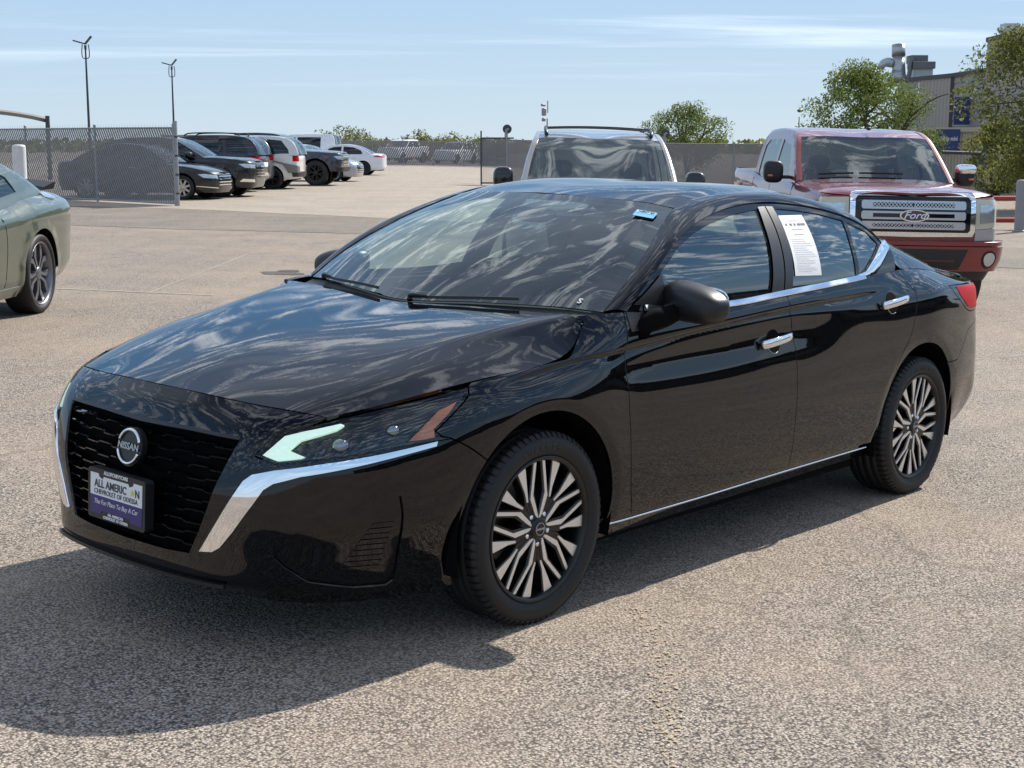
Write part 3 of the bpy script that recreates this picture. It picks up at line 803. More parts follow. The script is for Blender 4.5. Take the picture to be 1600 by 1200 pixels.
# ------------------------------------------------------------------ wheels
def tyre_mb(R_, r_, w, nseg=72, tread=True):
    """tyre round the y axis, outer face at y = -w/2"""
    mb = MB(); h = w/2; s = R_-r_
    sh = [(r_-.004, -h*.80), (r_+.004, -h*.90), (r_+.25*s, -h*1.0), (r_+.52*s, -h*1.02), (r_+.70*s, -h*.985), (r_+.73*s, -h*.965), (r_+.86*s, -h*.90), (r_+.945*s, -h*.81), (R_-.003, -h*.70)]
    prof = sh+[(R_, -h*.55)]+[(R_+.001, 0)]+[(R_, h*.55)]+[(r, -y) for r, y in sh[::-1]]
    if tread:
        g = .007; t = []
        for y0 in (-.52, -.18, .18, .52):
            t += [(R_, h*(y0-.045)), (R_-g, h*(y0-.035)), (R_-g, h*(y0+.035)), (R_, h*(y0+.045))]
        prof = sh+t+[(r, -y) for r, y in sh[::-1]]
    V, F = lathe_geo(prof, nseg)
    V, F = outward(V, F)
    # normals: smooth around, creased in the tread grooves
    mb.add(V, F, smooth=not tread)
    if tread:
        mb2 = MB(); m = len(prof); P = np.array(prof)
        tn = np.diff(P, axis=0); pn = np.stack([-tn[:, 1], tn[:, 0]], 1); pn /= np.linalg.norm(pn, axis=1)[:, None]
        vn = np.zeros((m, 2)); vn[:-1] += pn; vn[1:] += pn; vn /= np.linalg.norm(vn, axis=1)[:, None]
        if vn[5, 1] > 0: vn = -vn
        th = np.linspace(0, 2*np.pi, nseg, endpoint=False)
        N = np.concatenate([np.stack([a*np.cos(th), np.full(nseg, b), a*np.sin(th)], 1) for a, b in vn])
        mb2.add(V, F, N)
        # sipes: thin raised lugs across the shoulders
        for k in range(nseg):
            for sgn in (-1, 1):
                a = 2*np.pi*k/nseg; c, sn = math.cos(a), math.sin(a); wd = R_*2*math.pi/nseg*.33
                pr = [(R_+.0035, sgn*h*.55), (R_+.0025, sgn*h*.78), (r_+.965*s+.003, sgn*h*.83), (r_+.80*s+.004, sgn*h*.945)]
                Vv = []
                for r, y in pr:
                    for q in (-wd, wd): Vv.append((r*c-q*sn, y, r*sn+q*c))
                for r, y in pr:
                    for q in (-wd, wd): Vv.append(((r-.007)*c-q*sn, y-sgn*.004, (r-.007)*sn+q*c))
                FF = []
                for i in range(3):
                    FF += [(2*i, 2*i+1, 2*i+3, 2*i+2)]
                    FF += [(2*i, 2*i+2, 8+2*i+2, 8+2*i), (2*i+1, 8+2*i+1, 8+2*i+3, 2*i+3)]
                FF += [(0, 8, 9, 1), (6, 7, 15, 14)]
                mb2.add(*outward(Vv, FF, (0.8*R_*c, 0, .8*R_*sn)))
        return mb2
    return mb

def rim_mb(r_, w, dish=.03, n=48):
    mb = MB(); h = w/2
    prof = [(r_-.012, -h*.80), (r_+.003, -h*.88), (r_+.001, -h*.93), (r_-.007, -h*.93), (r_-.014, -h*.86), (r_-.026, -h*.5), (r_-.034, h*.2), (r_-.03, h*.75), (r_, h*.8)]
    V, F = lathe_geo(prof, n); V, F = outward(V, F, (0, -h*3, 0)) if False else (V, F)
    fl = 0
    for f in F[:n]: pass
    mb.add(V, F, smooth=True)
    return mb

def disc_prism(poly, y0, y1, ang, ch=.0):
    """outline in (radial, lateral) turned to an angle in the wheel plane, outer face at y0"""
    c, s = math.cos(ang), math.sin(ang)
    return prism_geo(poly, y1, y0, lambda a, b, d: (a*c-b*s, d, a*s+b*c))

def spoke_outlines(r):
    thin = lambda g: [(x*r, y*g*r) for x, y in [(.14, .010), (.20, .068), (.44, .176), (.965, .112), (.982, .058), (.50, .120), (.30, .048), (.16, .006)]]
    thick = lambda g: [(x*r, y*g*r) for x, y in [(.41, .214), (.60, .240), (.955, .290), (.895, .452), (.850, .440), (.55, .286), (.41, .242)]]
    return thin, thick

def sedan_wheel(parent, x, side, steer=0., phase=.2, R_=.332, r_=.251, w=.22):
    wroot = link('wheel', None, parent); wroot.location = (x, side*.800, R_-.002); wroot.rotation_euler = (0, 0, steer if side < 0 else math.pi+steer)
    wroot.empty_display_size = .1
    tyre_mb(R_, r_, w).build('tyre', M['tyre'], wroot)
    rim_mb(r_, w).build('rim', M['wheel_black'], wroot)
    thin, thick = spoke_outlines(r_-.003); h = w/2
    yf = -h*.80
    web = MB()
    for k in range(5):
        a = phase+k*2*math.pi/5
        for g in (-1, 1):
            # black spoke bodies under the machined faces
            web.add(*disc_prism([(x*r_, y*g*r_) for x, y in [(.10, -.01), (.12, .07), (.40, .200), (.955, .125), (.965, .03), (.52, .085), (.30, .02)]], yf+.003, yf+.035, a))
            web.add(*disc_prism([(x*r_, y*g*r_) for x, y in [(.14, .10), (.36, .255), (.55, .30), (.835, .46), (.93, .455), (.97, .285), (.60, .225), (.36, .19), (.2, .06)]], yf+.004, yf+.04, a))
    V, F = lathe_geo([(0, yf+.001), (.040, yf+.001), (.062, yf+.006), (.075, yf+.016), (.08, yf+.05)], 40); web.add(V, F, smooth=True)
    web.build('spoke_body', M['wheel_black'], wroot)
    for k in range(5):
        a = phase+k*2*math.pi/5
        for g in (-1, 1):
            MB().add(*disc_prism(thin(g), yf-.0015, yf+.006, a)).build('spoke', M['machined'], wroot)
            MB().add(*disc_prism(thick(g), yf-.0005, yf+.007, a)).build('spoke', M['machined'], wroot)
        nb = MB(); a2 = a+math.pi/5; V, F = lathe_geo([(.0, yf-.001), (.007, yf-.001), (.010, yf+.004), (.011, yf+.02)], 8)
        nb.add(V+np.array([.055*math.cos(a2), 0, .055*math.sin(a2)]), F, smooth=True).build('lug_nut', M['chrome'], wroot)
    V, F = lathe_geo([(0, yf-.008), (.030, yf-.0075), (.038, yf-.005), (.040, yf+.004)], 28)
    MB().add(V, F, smooth=True).build('centre_cap', M['gloss_black'], wroot)
    ring = MB(); th = np.linspace(0, 2*np.pi, 25); P = np.stack([.021*np.cos(th), np.full(25, yf-.009), .021*np.sin(th)], 1)
    ring.add(*tube_geo(P, .0022, 6, False), smooth=True); ring.add(*box_geo((0, yf-.009, 0), (.050, .003, .008)))
    ring.build('cap_emblem', M['dark_chrome'], wroot)
    if side < 0:
        for k, ch in enumerate('TURANZA'):
            a = 1.95-.105*k; rr = r_+.42*(R_-r_); text_obj('tyre_lettering', ch, .030, M['tyre_letter'], wroot, frame_matrix((rr*math.cos(a), -h*1.018, rr*math.sin(a)), (math.sin(a), 0, -math.cos(a)), (math.cos(a), 0, math.sin(a))), extrude=.0008)
    br = MB(); V, F = lathe_geo([(.06, .0), (.155, .0), (.155, .012), (.06, .012)], 36); br.add(V, F, smooth=False); br.build('brake_disc', M['steel'], wroot)
    cal = MB(); V, F = box_geo((0.125, -.005, .03), (.07, .07, .12), .012); cal.add(rot(V, .5, 'y'), F); cal.build('brake_calliper', M['satin_black'], wroot)
    return wroot
# ------------------------------------------------------------------ the black sedan
CAR = thing('parked_sedan', 'glossy black four-door sedan in the foreground with lit front lamp and a window sticker', 'car')
pose = mathutils.Matrix(AX.tolist()).to_4x4(); pose.translation = mathutils.Vector(CAM-AX@CAM); CAR.matrix_world = pose
U0, U1 = sedan.u[0], sedan.u[-1]
def arch_pts(k, a0, a1, n=22, dr=0.):
    (cx, cz), r = ARCH[k]; t = np.radians(np.linspace(a0, a1, n)); return [(cx+(r+dr)*math.cos(a), cz+(r+dr)*math.sin(a)) for a in t]
GAP = [(U0, .806), (-1.5, .806), (-1.361, .802), (-1.154, .792), (-.982, .787), (-.885, .780), (-.840, .774)]
LENS = [(-1.079, .656), (-1.018, .727), (-.911, .749), (-.789, .774), (-.632, .800), (-.428, .831), (-.327, .849), (-.339, .822), (-.422, .765), (-.484, .723), (-.465, .706), (-.432, .697),
        (-.490, .694), (-.655, .682), (-.808, .662), (-.931, .648), (-1.001, .638)]
SEAM = [(-.405, .685), (-.362, .661), (-.275, .611)]
GRILLE = [(U0, .694), (-1.538, .699), (-1.376, .702), (-1.223, .702), (-1.147, .700), (-1.176, .637), (-1.206, .568), (-1.241, .476), (-1.275, .399), (-1.312, .326), (-1.42, .320), (U0, .318)]
FOG = [(-1.012, .345), (-1.000, .368), (-.974, .394), (-.932, .436), (-.881, .478), (-.800, .508), (-.709, .525), (-.612, .533), (-.603, .482), (-.596, .240), (-.621, .222), (-.740, .226), (-.903, .255), (-.985, .312)]
a_f = math.degrees(math.atan2(.611-.345, -.275)); a_f = 180-math.degrees(math.asin((.611-.345)/.392))
# front bumper
mb = MB()
out = GAP[:]+LENS[2::-1]+LENS[:11:-1][::1]
out = GAP+[LENS[2], LENS[1], LENS[0]]+LENS[:11:-1]+[LENS[11]]+SEAM[:2]+arch_pts(0, a_f, 203, 10)+[(-.40, .17), (-.8, .165), (-1.05, .175), (-1.2, .195), (U0, .20)]+GRILLE[::-1]
panel(mb, sedan, out, .035, holes=[FOG], sym=U0); mb.build('front_bumper', M['black_paint'], CAR)
mb = MB(); panel(mb, sedan, FOG, .03, off=-.010, depth=.02); fogp = pair(mb, 'corner_intake', M['gloss_black'], CAR)
for k in range(9):
    z = .29+.019*k; u1 = -.655+.003*k; u0 = -.80+.012*k
    mb = MB(); panel(mb, sedan, [(u0, z), (u1, z), (u1, z+.009), (u0+.006, z+.009)], .05, off=-.007, depth=.006, gap=0); pair(mb, 'vent_slat', M['gloss_black'], fogp)
# lower lip blade across the front
mb = MB(); us = np.linspace(U0, -1.17, 26)
lipP = sedan.pos(np.c_[us, np.full(len(us), .252)]); lipN = sedan.nrm(np.c_[us, np.full(len(us), .252)])
for sg in (1, -1):
    P_ = lipP*np.array([1, sg, 1])+np.array([-.004, 0, -.012]); mb.add(*sweep_geo(P_, [(-.008, -.006), (.008, -.006), (.008, .005), (-.008, .006)]))
mb.build('front_lip', M['satin_black'], CAR)
# grille
mb = MB(); panel(mb, sedan, GRILLE, .05, off=-.055, depth=0, gap=-.01, sym=U0); grille = mb.build('grille', M['void'], CAR)
def grille_edge(z): return float(np.interp(z, [.326, .399, .476, .568, .637, .700], [-1.312, -1.275, -1.241, -1.206, -1.176, -1.147]))
for k in range(10):
    z = .352+.0355*k; ue = grille_edge(z); pts = []
    per = .165; h = .0035; ph = .075 if k % 2 else 0.
    u = U0; lo = []
    us = np.arange(U0, ue, .006)
    q = ((us-U0+ph) % per)/per
    dzv = np.interp(q, [0, .18, .26, .68, .76, 1], [-h, -h, h, h, -h, -h])
    for sg in (1, -1):
        P_ = sedan.pos(np.c_[us, z+dzv])-sedan.nrm(np.c_[us, z+dzv])*.016
        P_ = P_*np.array([1, sg, 1])
        if sg == 1: PL = P_
        else: PR = P_
    P_ = np.r_[PR[:0:-1], PL] if True else PL
    m_ = MB(); m_.add(*sweep_geo(P_, [(-.016, -.0045), (.006, -.003), (.008, .002), (-.016, .0045)])); m_.build('grille_bar', M['gloss_black'], grille)
mb = MB()
for (ua, za, ub, zb) in [(-1.60, .70, -1.10, .702)]: pass
mb2 = MB(); panel(mb2, sedan, [(U0, .690), (-1.40, .695), (-1.15, .694), (-1.147, .703), (-1.38, .706), (U0, .703)], .03, off=.002, depth=.02, gap=0, sym=U0); mb2.build('grille_trim', M['satin_black'], CAR)
# chrome sweeps either side of the grille
CHR = [(-.483, .692), (-.656, .669), (-.866, .642), (-1.004, .620), (-1.077, .601), (-1.106, .579), (-1.131, .541), (-1.196, .443), (-1.265, .338),
       (-1.215, .344), (-1.186, .362), (-1.137, .420), (-1.071, .509), (-1.037, .559), (-1.006, .580), (-.924, .605), (-.667, .649), (-.489, .678)]
mb = MB(); panel(mb, sedan, CHR, .02, off=.006, depth=.014, gap=0); pair(mb, 'chrome_sweep', M['chrome'], CAR)
# head lamps
for sg in (1,):
    mb = MB(); panel(mb, sedan, LENS, .03, off=-.001, depth=.010); lens = pair(mb, 'headlight', M['lens'], CAR)
    mb = MB(); panel(mb, sedan, LENS, .03, off=-.030, depth=0, gap=-.004); pair(mb, 'lamp_housing', M['gloss_black'], lens)
    DRL = [(-1.056, .661), (-.987, .722), (-.921, .738), (-.797, .761), (-.783, .756), (-.810, .742), (-.929, .710), (-.964, .682), (-.912, .664), (-.925, .658), (-1.002, .647)]
    mb = MB(); panel(mb, sedan, DRL, .02, off=-.006, depth=.014, gap=.001); pair(mb, 'running_light', M['drl'], lens)
    AMB = [(-.578, .699), (-.542, .725), (-.460, .786), (-.386, .809), (-.422, .775), (-.485, .729), (-.484, .703), (-.523, .699)]
    mb = MB(); panel(mb, sedan, AMB, .02, off=-.006, depth=.014, gap=.002); pair(mb, 'side_reflector', M['amber'], lens)
    for (u, z, r) in ((-.80, .700, .030), (-.62, .738, .024)):
        c = sedan.pos([(u, z)])[0]-sedan.nrm([(u, z)])[0]*.030
        mb = MB(); mb.add(*ellipsoid_geo(c, (r, r, r*.85), 16, 10), smooth=True); pair(mb, 'lamp_projector', M['dark_chrome'], lens)
# front wings
a_r0 = -12
FEN = [LENS[11], LENS[10], LENS[9], LENS[8], LENS[7], LENS[6], (-.310, .858), (-.183, .872), (0, .887), (.10, .894), (.139, .897), (.165, .904), (.182, .914), (.241, .953), (.306, 1.006), (.292, 1.028), (.42, 1.033), (.490, 1.034),
       (.477, .960), (.456, .906), (.454, .840), (.458, .690), (.471, .549), (.495, .401), (.532, .285), (.389, .285)]+arch_pts(0, -9, a_f, 26)+SEAM[1::-1]
mb = MB(); panel(mb, sedan, FEN, .03); pair(mb, 'front_wing', M['black_paint'], CAR)
# doors
def bz(xs): return [(x, float(belt_z(x))) for x in xs]
DF = [(.532, .285), (.495, .401), (.471, .549), (.458, .690), (.454, .840), (.456, .906), (.477, .960), (.490, 1.034)]+bz([.6, .8, 1.0, 1.2, 1.4, 1.577])+[(1.580, 1.002), (1.612, .903), (1.628, .809), (1.633, .682), (1.630, .509), (1.640, .299), (1.1, .290)]
mb = MB(); panel(mb, sedan, DF, .035); door_f = pair(mb, 'front_door', M['black_paint'], CAR)
DR = [(1.640, .299), (1.630, .509), (1.633, .682), (1.628, .809), (1.612, .903), (1.580, 1.002)]+bz([1.577, 1.8, 2.0, 2.2, 2.4, 2.615])+[(2.645, 1.046), (2.701, .985), (2.690, .928), (2.655, .829), (2.625, .773), (2.556, .705), (2.495, .611), (2.420, .469), (2.359, .370), (2.29, .307)]
mb = MB(); panel(mb, sedan, DR, .035); door_r = pair(mb, 'rear_door', M['black_paint'], CAR)
# rear quarter, with the opening for the lamp
a_q = math.degrees(math.asin((.52-.345)/.392))
LAMP = [(3.10, .992), (3.62, .975), (3.80, .968), (4.15, .965), (4.15, .885), (3.80, .865), (3.63, .845), (3.36, .850), (3.28, .870), (3.17, .935)]
QU = [(2.29, .307), (2.359, .370), (2.420, .469), (2.495, .611), (2.556, .705), (2.625, .773), (2.655, .829), (2.690, .928), (2.701, .985), (2.645, 1.046), (2.615, float(belt_z(2.615)))]+bz([2.75, 2.9, 3.05, 3.2, 3.4])+[(3.55, 1.003), (3.62, .982), LAMP[0], LAMP[9], LAMP[8], LAMP[7], LAMP[6], (3.56, .80), (3.35, .76), (3.20, .62)]+arch_pts(1, 44, 186, 26)
mb = MB(); panel(mb, sedan, QU, .03); pair(mb, 'rear_wing', M['black_paint'], CAR)
mb = MB(); panel(mb, sedan, LAMP, .03, off=.001); lampo = pair(mb, 'tail_light', M['gloss_black'], CAR)
mb = MB(); panel(mb, sedan, [(3.19, .985), (3.62, .973), (3.80, .965), (4.14, .962), (4.14, .90), (3.80, .885), (3.66, .856), (3.40, .860), (3.31, .876), (3.22, .935)], .03, off=.003, depth=.004); pair(mb, 'lamp_lens', M['red_lamp'], lampo)
RB = [(3.20, .62), (3.35, .76), (3.56, .80), (3.63, .845), (3.80, .80), (4.1, .70), (U1, .69), (U1, .26), (3.9, .26), (3.45, .25), (3.19, .25)]+arch_pts(1, -12, 44, 10)
def sym_hi(mb, poly, **k):
    class Fl:                                    # the same skin run backwards so that the tail's centre line is the low end
        pos = staticmethod(lambda q: sedan.pos(np.atleast_2d(q)*np.array([-1, 1]))); nrm = staticmethod(lambda q: sedan.nrm(np.atleast_2d(q)*np.array([-1, 1])))
    return panel(mb, Fl, [(-a, b) for a, b in poly], sym=-U1, **k)
mb = MB(); sym_hi(mb, RB, step=.04); mb.build('rear_bumper', M['black_paint'], CAR)
mb = MB(); sym_hi(mb, [(3.63, .845), (3.80, .865), (4.15, .885), (4.15, .965), (3.80, .968), (3.62, .982), (3.55, 1.003), (3.75, 1.012), (U1, 1.02), (U1, .69), (4.1, .70), (3.8, .80)], step=.04); mb.build('boot_lid', M['black_paint'], CAR)
# sills: painted upper edge, black lower edge
mb = MB(); panel(mb, sedan, [(.389, .282), (.53, .282), (1.1, .287), (1.64, .296), (2.29, .304), (2.40, .33), (2.408, .285), (2.40, .225), (1.6, .215), (.9, .205), (.38, .205)], .04, off=-.018, gap=0); sill = pair(mb, 'sill', M['gloss_black'], CAR)
mb = MB(); xs = np.linspace(.40, 2.33, 24); zs = np.interp(xs, [.4, 1.0, 1.64, 2.33], [.272, .275, .284, .290]); P_ = sedan.pos(np.c_[xs, zs])+sedan.nrm(np.c_[xs, zs])*.001
mb.add(*tube_geo(P_, .0045, 6), smooth=True)
pair(mb, 'sill_strip', M['chrome'], sill)
# inner shell behind the panel gaps, wheel housings and floor
SH = [(U0, .30), (U0, .80), (-1.2, .78), (-.85, .76), (-.4, .83), (0, .88), (.3, .97), (.5, 1.0)]+bz([.8, 1.2, 1.6, 2.0, 2.4, 2.7, 3.0])+[(3.5, .98), (4.0, .98), (U1, .98), (U1, .28), (3.2, .26)]+arch_pts(1, -10, 190, 20)+arch_pts(0, -10, 190, 20)+[(-.5, .24), (-1.0, .25)]
mb = MB(); panel(mb, sedan, SH, .08, off=-.050, depth=0, gap=.01, both=True)
for k in (0, 1):
    (cx, cz), r = ARCH[k]; t = np.radians(np.linspace(-16, 196, 26)); n = len(t)
    A = np.stack([cx+.405*np.cos(t), np.full(n, -.89), cz+.405*np.sin(t)], 1); B = A.copy(); B[:, 1] = -.50
    for sg in (1, -1):
        m_ = np.array([1, sg, 1]); F = [(i, i+1, n+i+1, n+i) for i in range(n-1)]
        mb.add(np.r_[A, B]*m_, F, smooth=True)
        mb.add(np.r_[[[cx, -.50, cz]], B]*m_, [(0, i+1, i+2) for i in range(n-1)])
V, F = box_geo((1.55, 0, .21), (4.2, 1.0, .04)); mb.add(V, F)
V, F = box_geo((1.4, 0, .20), (1.9, 1.6, .03)); mb.add(V, F)
V, F = box_geo((-.22, 0, .52), (.9, 1.0, .44)); mb.add(V, F)  # unseen block added to stop sunlight leaking through into the car's shadow
V, F = box_geo((-.64, 0, .225), (.52, .90, .03)); mb.add(V, F)  # tray added to keep sun streaks out of the shade under the bumper
und = mb.build('underbody', M['void'], CAR); und['kind'] = 'stuff'
# bonnet
bon = []
def hood_rows():
    E_dom = [(-.840, .774), (-.733, .790), (-.568, .823), (-.389, .847), (-.310, .858), (-.183, .872), (0, .887), (.10, .893), (.150, .900), (.182, .914), (.241, .953), (.306, 1.006)]
    E = sedan.pos(E_dom)*np.array([1, -1, 1]); E = resample(E, 40); te = np.linspace(0, 1, 40); E = np.stack([np.polyval(np.polyfit(te, E[:, k], 5), np.linspace(0, 1, 9)) for k in range(3)], 1)
    pc = np.polyfit([-.885, -.75, -.6, -.3, 0, .165], [.806, .852, .888, .948, .993, 1.013], 3); pk = np.polyfit([-.847, -.7, -.5, -.25, 0, .285], [.795, .838, .886, .942, .988, 1.024], 3)
    tt = np.linspace(0, 1, 9)
    G = sedan.pos(GAP)*np.array([1, -1, 1]); G = resample(G, 25)
    rows = []
    for i, t in enumerate(tt):
        xc = -.885+(.165+.885)*t; zc = float(np.polyval(pc, xc))
        kx = -.847+(.285+.847)*t; kw = .426+(.70-.426)*t
        kz = float(np.polyval(pk, kx))
        e = E[i]
        c = np.array([xc, 0, zc]); k = np.array([kx, kw, kz])
        row = [c, c*.5+k*.5+np.array([0, 0, .004]), k, k*.5+e*.5+np.array([0, 0, .006+.010*math.sin(math.pi*t)]), e]
        if i == 0:
            row = [G[0], G[np.argmin(abs(G[:, 1]-.22))], G[np.argmin(abs(G[:, 1]-.43))], G[np.argmin(abs(G[:, 1]-.56))], G[-1]]
        rows.append(row)
    return rows
HG = grid_surface(hood_rows(), 80, 91, .05, .014)
mb = MB(); add_grid(mb, HG, skirt=.012); mb.build('bonnet', M['black_paint'], CAR)
# roof frame curve: windscreen side, roof edge, rear screen side
P1 = np.array([(.44, .79, 1.032), (.60, .772, 1.135), (.78, .722, 1.235), (.95, .662, 1.316), (1.123, .600, 1.383), (1.3, .585, 1.421), (1.55, .575, 1.443), (1.8, .575, 1.445), (2.05, .58, 1.426), (2.3, .585, 1.388), (2.5, .597, 1.338), (2.65, .605, 1.288), (2.9, .63, 1.19), (3.22, .66, 1.078)])
DLO = [(.57, 1.072), (.704, 1.156), (.883, 1.251), (1.034, 1.303), (1.195, 1.341), (1.384, 1.371), (1.602, 1.389), (1.736, 1.390), (1.916, 1.380), (2.078, 1.364), (2.286, 1.328), (2.440, 1.279), (2.535, 1.215)]
DT = resample(np.array(DLO), 40, .012)
def up_n(c, d):
    t = np.gradient(c, axis=0); n = np.c_[-t[:, 1], t[:, 0]]; n /= np.linalg.norm(n, axis=1)[:, None]; n[n[:, 1] < 0] *= -1; return c+n*d
DT2 = up_n(DT, .014)
P2d = np.r_[[(.50, 1.034)], DT2, [(2.575, 1.165), (2.60, 1.12), (2.615, float(belt_z(2.615))), (2.8, float(belt_z(2.8))), (3.0, float(belt_z(3.0))), (3.2, float(belt_z(3.2)))]]
P2g = sedan_glass.pos(P2d)*np.array([1, -1, 1]); P2b = sedan.pos(P2d)*np.array([1, -1, 1])
P2 = np.where((P2d[:, 0] > 2.59)[:, None], P2b, P2g)
RF = resample(P1, 90, .008); PB = resample(P2, 90, .006)
# match the two edges by x along the car
def reparam(C, xs): return np.stack([np.interp(xs, C[:, 0], C[:, k]) for k in range(3)], 1)
fr = np.linspace(0, 1, 90)
ra = resample(P1, 300, .008); pb = resample(P2, 300, .006)
xa = ra[0, 0]+(3.20-ra[0, 0])*fr; A_ = reparam(ra, xa); xb = np.maximum.accumulate(pb[:, 0]); pbm = pb.copy(); pbm[:, 0] = xb+np.arange(300)*1e-7
B_ = reparam(pbm, pb[0, 0]+(3.20-pb[0, 0])*fr)
ln = np.linalg.norm(A_-B_, axis=1)
rows = np.stack([A_+(B_-A_)*t+np.array([0, .55, .83])[None]*(np.minimum(.018, .11*ln)*math.sin(math.pi*t))[:, None] for t in np.linspace(0, 1, 9)], 1)
G = rows*np.array([1, -1, 1]); G = gsmooth(G, 1.2, 0)
mb = MB()
add_grid(mb, G, up=(0, -.6, .8), skirt=.012); pair(mb, 'roof_rail', M['black_paint'], CAR)
# roof skin
def p1(x): return np.array([float(np.interp(x, ra[:, 0], ra[:, k])) for k in range(3)])
rr = []
for t in np.linspace(0, 1, 7):
    e = p1(1.123+(2.65-1.123)*t); xc = 1.02+(2.66-1.02)*t; zc = float(pchip([1.02, 1.3, 1.6, 1.9, 2.2, 2.45, 2.66], [1.418, 1.452, 1.468, 1.462, 1.437, 1.396, 1.350], xc)); c = np.array([xc, 0, zc])
    rr.append([c, c*.62+e*.38+[0, 0, .006+.008*math.sin(math.pi*t)], c*.26+e*.74+[0, 0, .010+.006*math.sin(math.pi*t)], e])
RG = grid_surface(rr, 40, 41, .02, .02); mb = MB(); add_grid(mb, RG, skirt=.01); mb.build('roof', M['black_paint'], CAR)
mb = MB(); add_grid(mb, RG[::3, ::3], skirt=0, off=-.03); mb.build('headlining', M['headliner'], CAR)
# windscreen
wr = []
for t in np.linspace(0, 1, 6):
    e = p1(.44+(1.123-.44)*t); c = np.array([.20+(1.02-.20)*t, 0, float(pchip([0, .25, .5, .75, 1], [1.022, 1.140, 1.247, 1.340, 1.418], t))])
    wr.append([c, c*.6+e*.4+[-.030, 0, .018*.6], c*.22+e*.78+[-.022, 0, .012], e])
WG = grid_surface(wr, 34, 41, .01, .02); mb = MB(); add_grid(mb, WG, up=(-1, 0, 1), skirt=.006, off=-.003); ws = mb.build('windscreen', M['windscreen'], CAR)
# black print round the screen edge
mb = MB(); nu, nv = WG.shape[:2]
for sl_ in ((slice(0, 3), slice(0, nv)), (slice(0, nu), slice(0, 3)), (slice(0, nu), slice(nv-3, nv)), (slice(nu-2, nu), slice(0, nv))): add_grid(mb, WG[sl_], up=(-1, 0, 1), skirt=0, off=-.006)
mb.build('screen_border', M['void'], ws)
# rear screen and boot top
br_ = []
for t in np.linspace(0, 1, 5):
    e = p1(2.65+(3.22-2.65)*t); c = np.array([2.66+(3.33-2.66)*t, 0, float(pchip([0, .5, 1], [1.350, 1.225, 1.085], t))]); br_.append([c, c*.55+e*.45+[.012, 0, .008], e])
BG_ = grid_surface(br_, 20, 25, .01, .02); mb = MB(); add_grid(mb, BG_, up=(1, 0, 1), skirt=.006, off=-.003); mb.build('rear_screen', M['glass'], CAR)
dk = []
for t in np.linspace(0, 1, 5):
    xe = 3.20+(3.60-3.20)*t; e = sedan.pos([(xe, float(belt_z(xe)))])[0]*np.array([1, -1, 1]); c = np.array([3.33+(3.90-3.33)*t, 0, float(pchip([0, .4, .8, 1], [1.085, 1.07, 1.062, 1.035], t))])
    if t == 1: e = sedan.pos([(3.70, 1.005)])[0]*np.array([1, -1, 1])
    dk.append([c, c*.5+e*.5+[.05*t, 0, .012], e])
mb = MB(); add_grid(mb, grid_surface(dk, 20, 25, .02, .03), skirt=.02); mb.build('boot_top', M['black_paint'], CAR)
# side windows: black surround with three panes each side
def gz(x): return float(belt_z(x))
GF = [(.735, 1.045), (.735, 1.165), (.883, 1.243), (1.034, 1.294), (1.195, 1.331), (1.384, 1.361), (1.595, 1.378), (1.565, 1.318), (1.50, 1.16), (1.452, gz(1.45)+.018), (1.1, gz(1.1)+.02), (.9, gz(.9)+.02)]
GR = [(1.745, 1.380), (1.916, 1.370), (2.078, 1.354), (2.262, 1.322), (2.222, 1.222), (2.196, gz(2.2)+.02), (1.95, gz(1.95)+.02), (1.632, gz(1.63)+.02), (1.69, 1.21)]
GQ = [(2.293, 1.314), (2.435, 1.268), (2.500, 1.212), (2.30, 1.110), (2.232, gz(2.23)+.022), (2.250, 1.222)]
SUR = [(.50, 1.030)]+DT2.tolist()+[(2.575, 1.165), (2.60, 1.12), (2.615, gz(2.615)-.005)]+[(x, gz(x)-.005) for x in (2.3, 2.0, 1.7, 1.4, 1.1, .8, .6)]
mb = MB(); panel(mb, sedan_glass, SUR, .05, off=-.006, depth=.003, gap=0, holes=[GF, GR, GQ]); surround = pair(mb, 'window_surround', M['gloss_black'], CAR)
for nm, pl in (('front_window', GF), ('rear_window', GR), ('quarter_window', GQ)):
    mb = MB(); panel(mb, sedan_glass, pl, .05, off=-.010, depth=0, gap=-.004); pair(mb, nm, M['windscreen'] if nm == 'front_window' else M['glass'], CAR)
BPf = [(1.612, 1.386), (1.668, 1.388), (1.553, gz(1.55)+.014), (1.458, gz(1.46)+.014), (1.505, 1.16), (1.572, 1.318)]
BPr = [(1.676, 1.388), (1.730, 1.386), (1.682, 1.21), (1.624, gz(1.62)+.014), (1.560, gz(1.56)+.014)]
for pl in (BPf, BPr):
    mb = MB(); panel(mb, sedan_glass, pl, .05, off=0, depth=0, gap=.001); pair(mb, 'pillar_trim', M['satin_black'], surround)
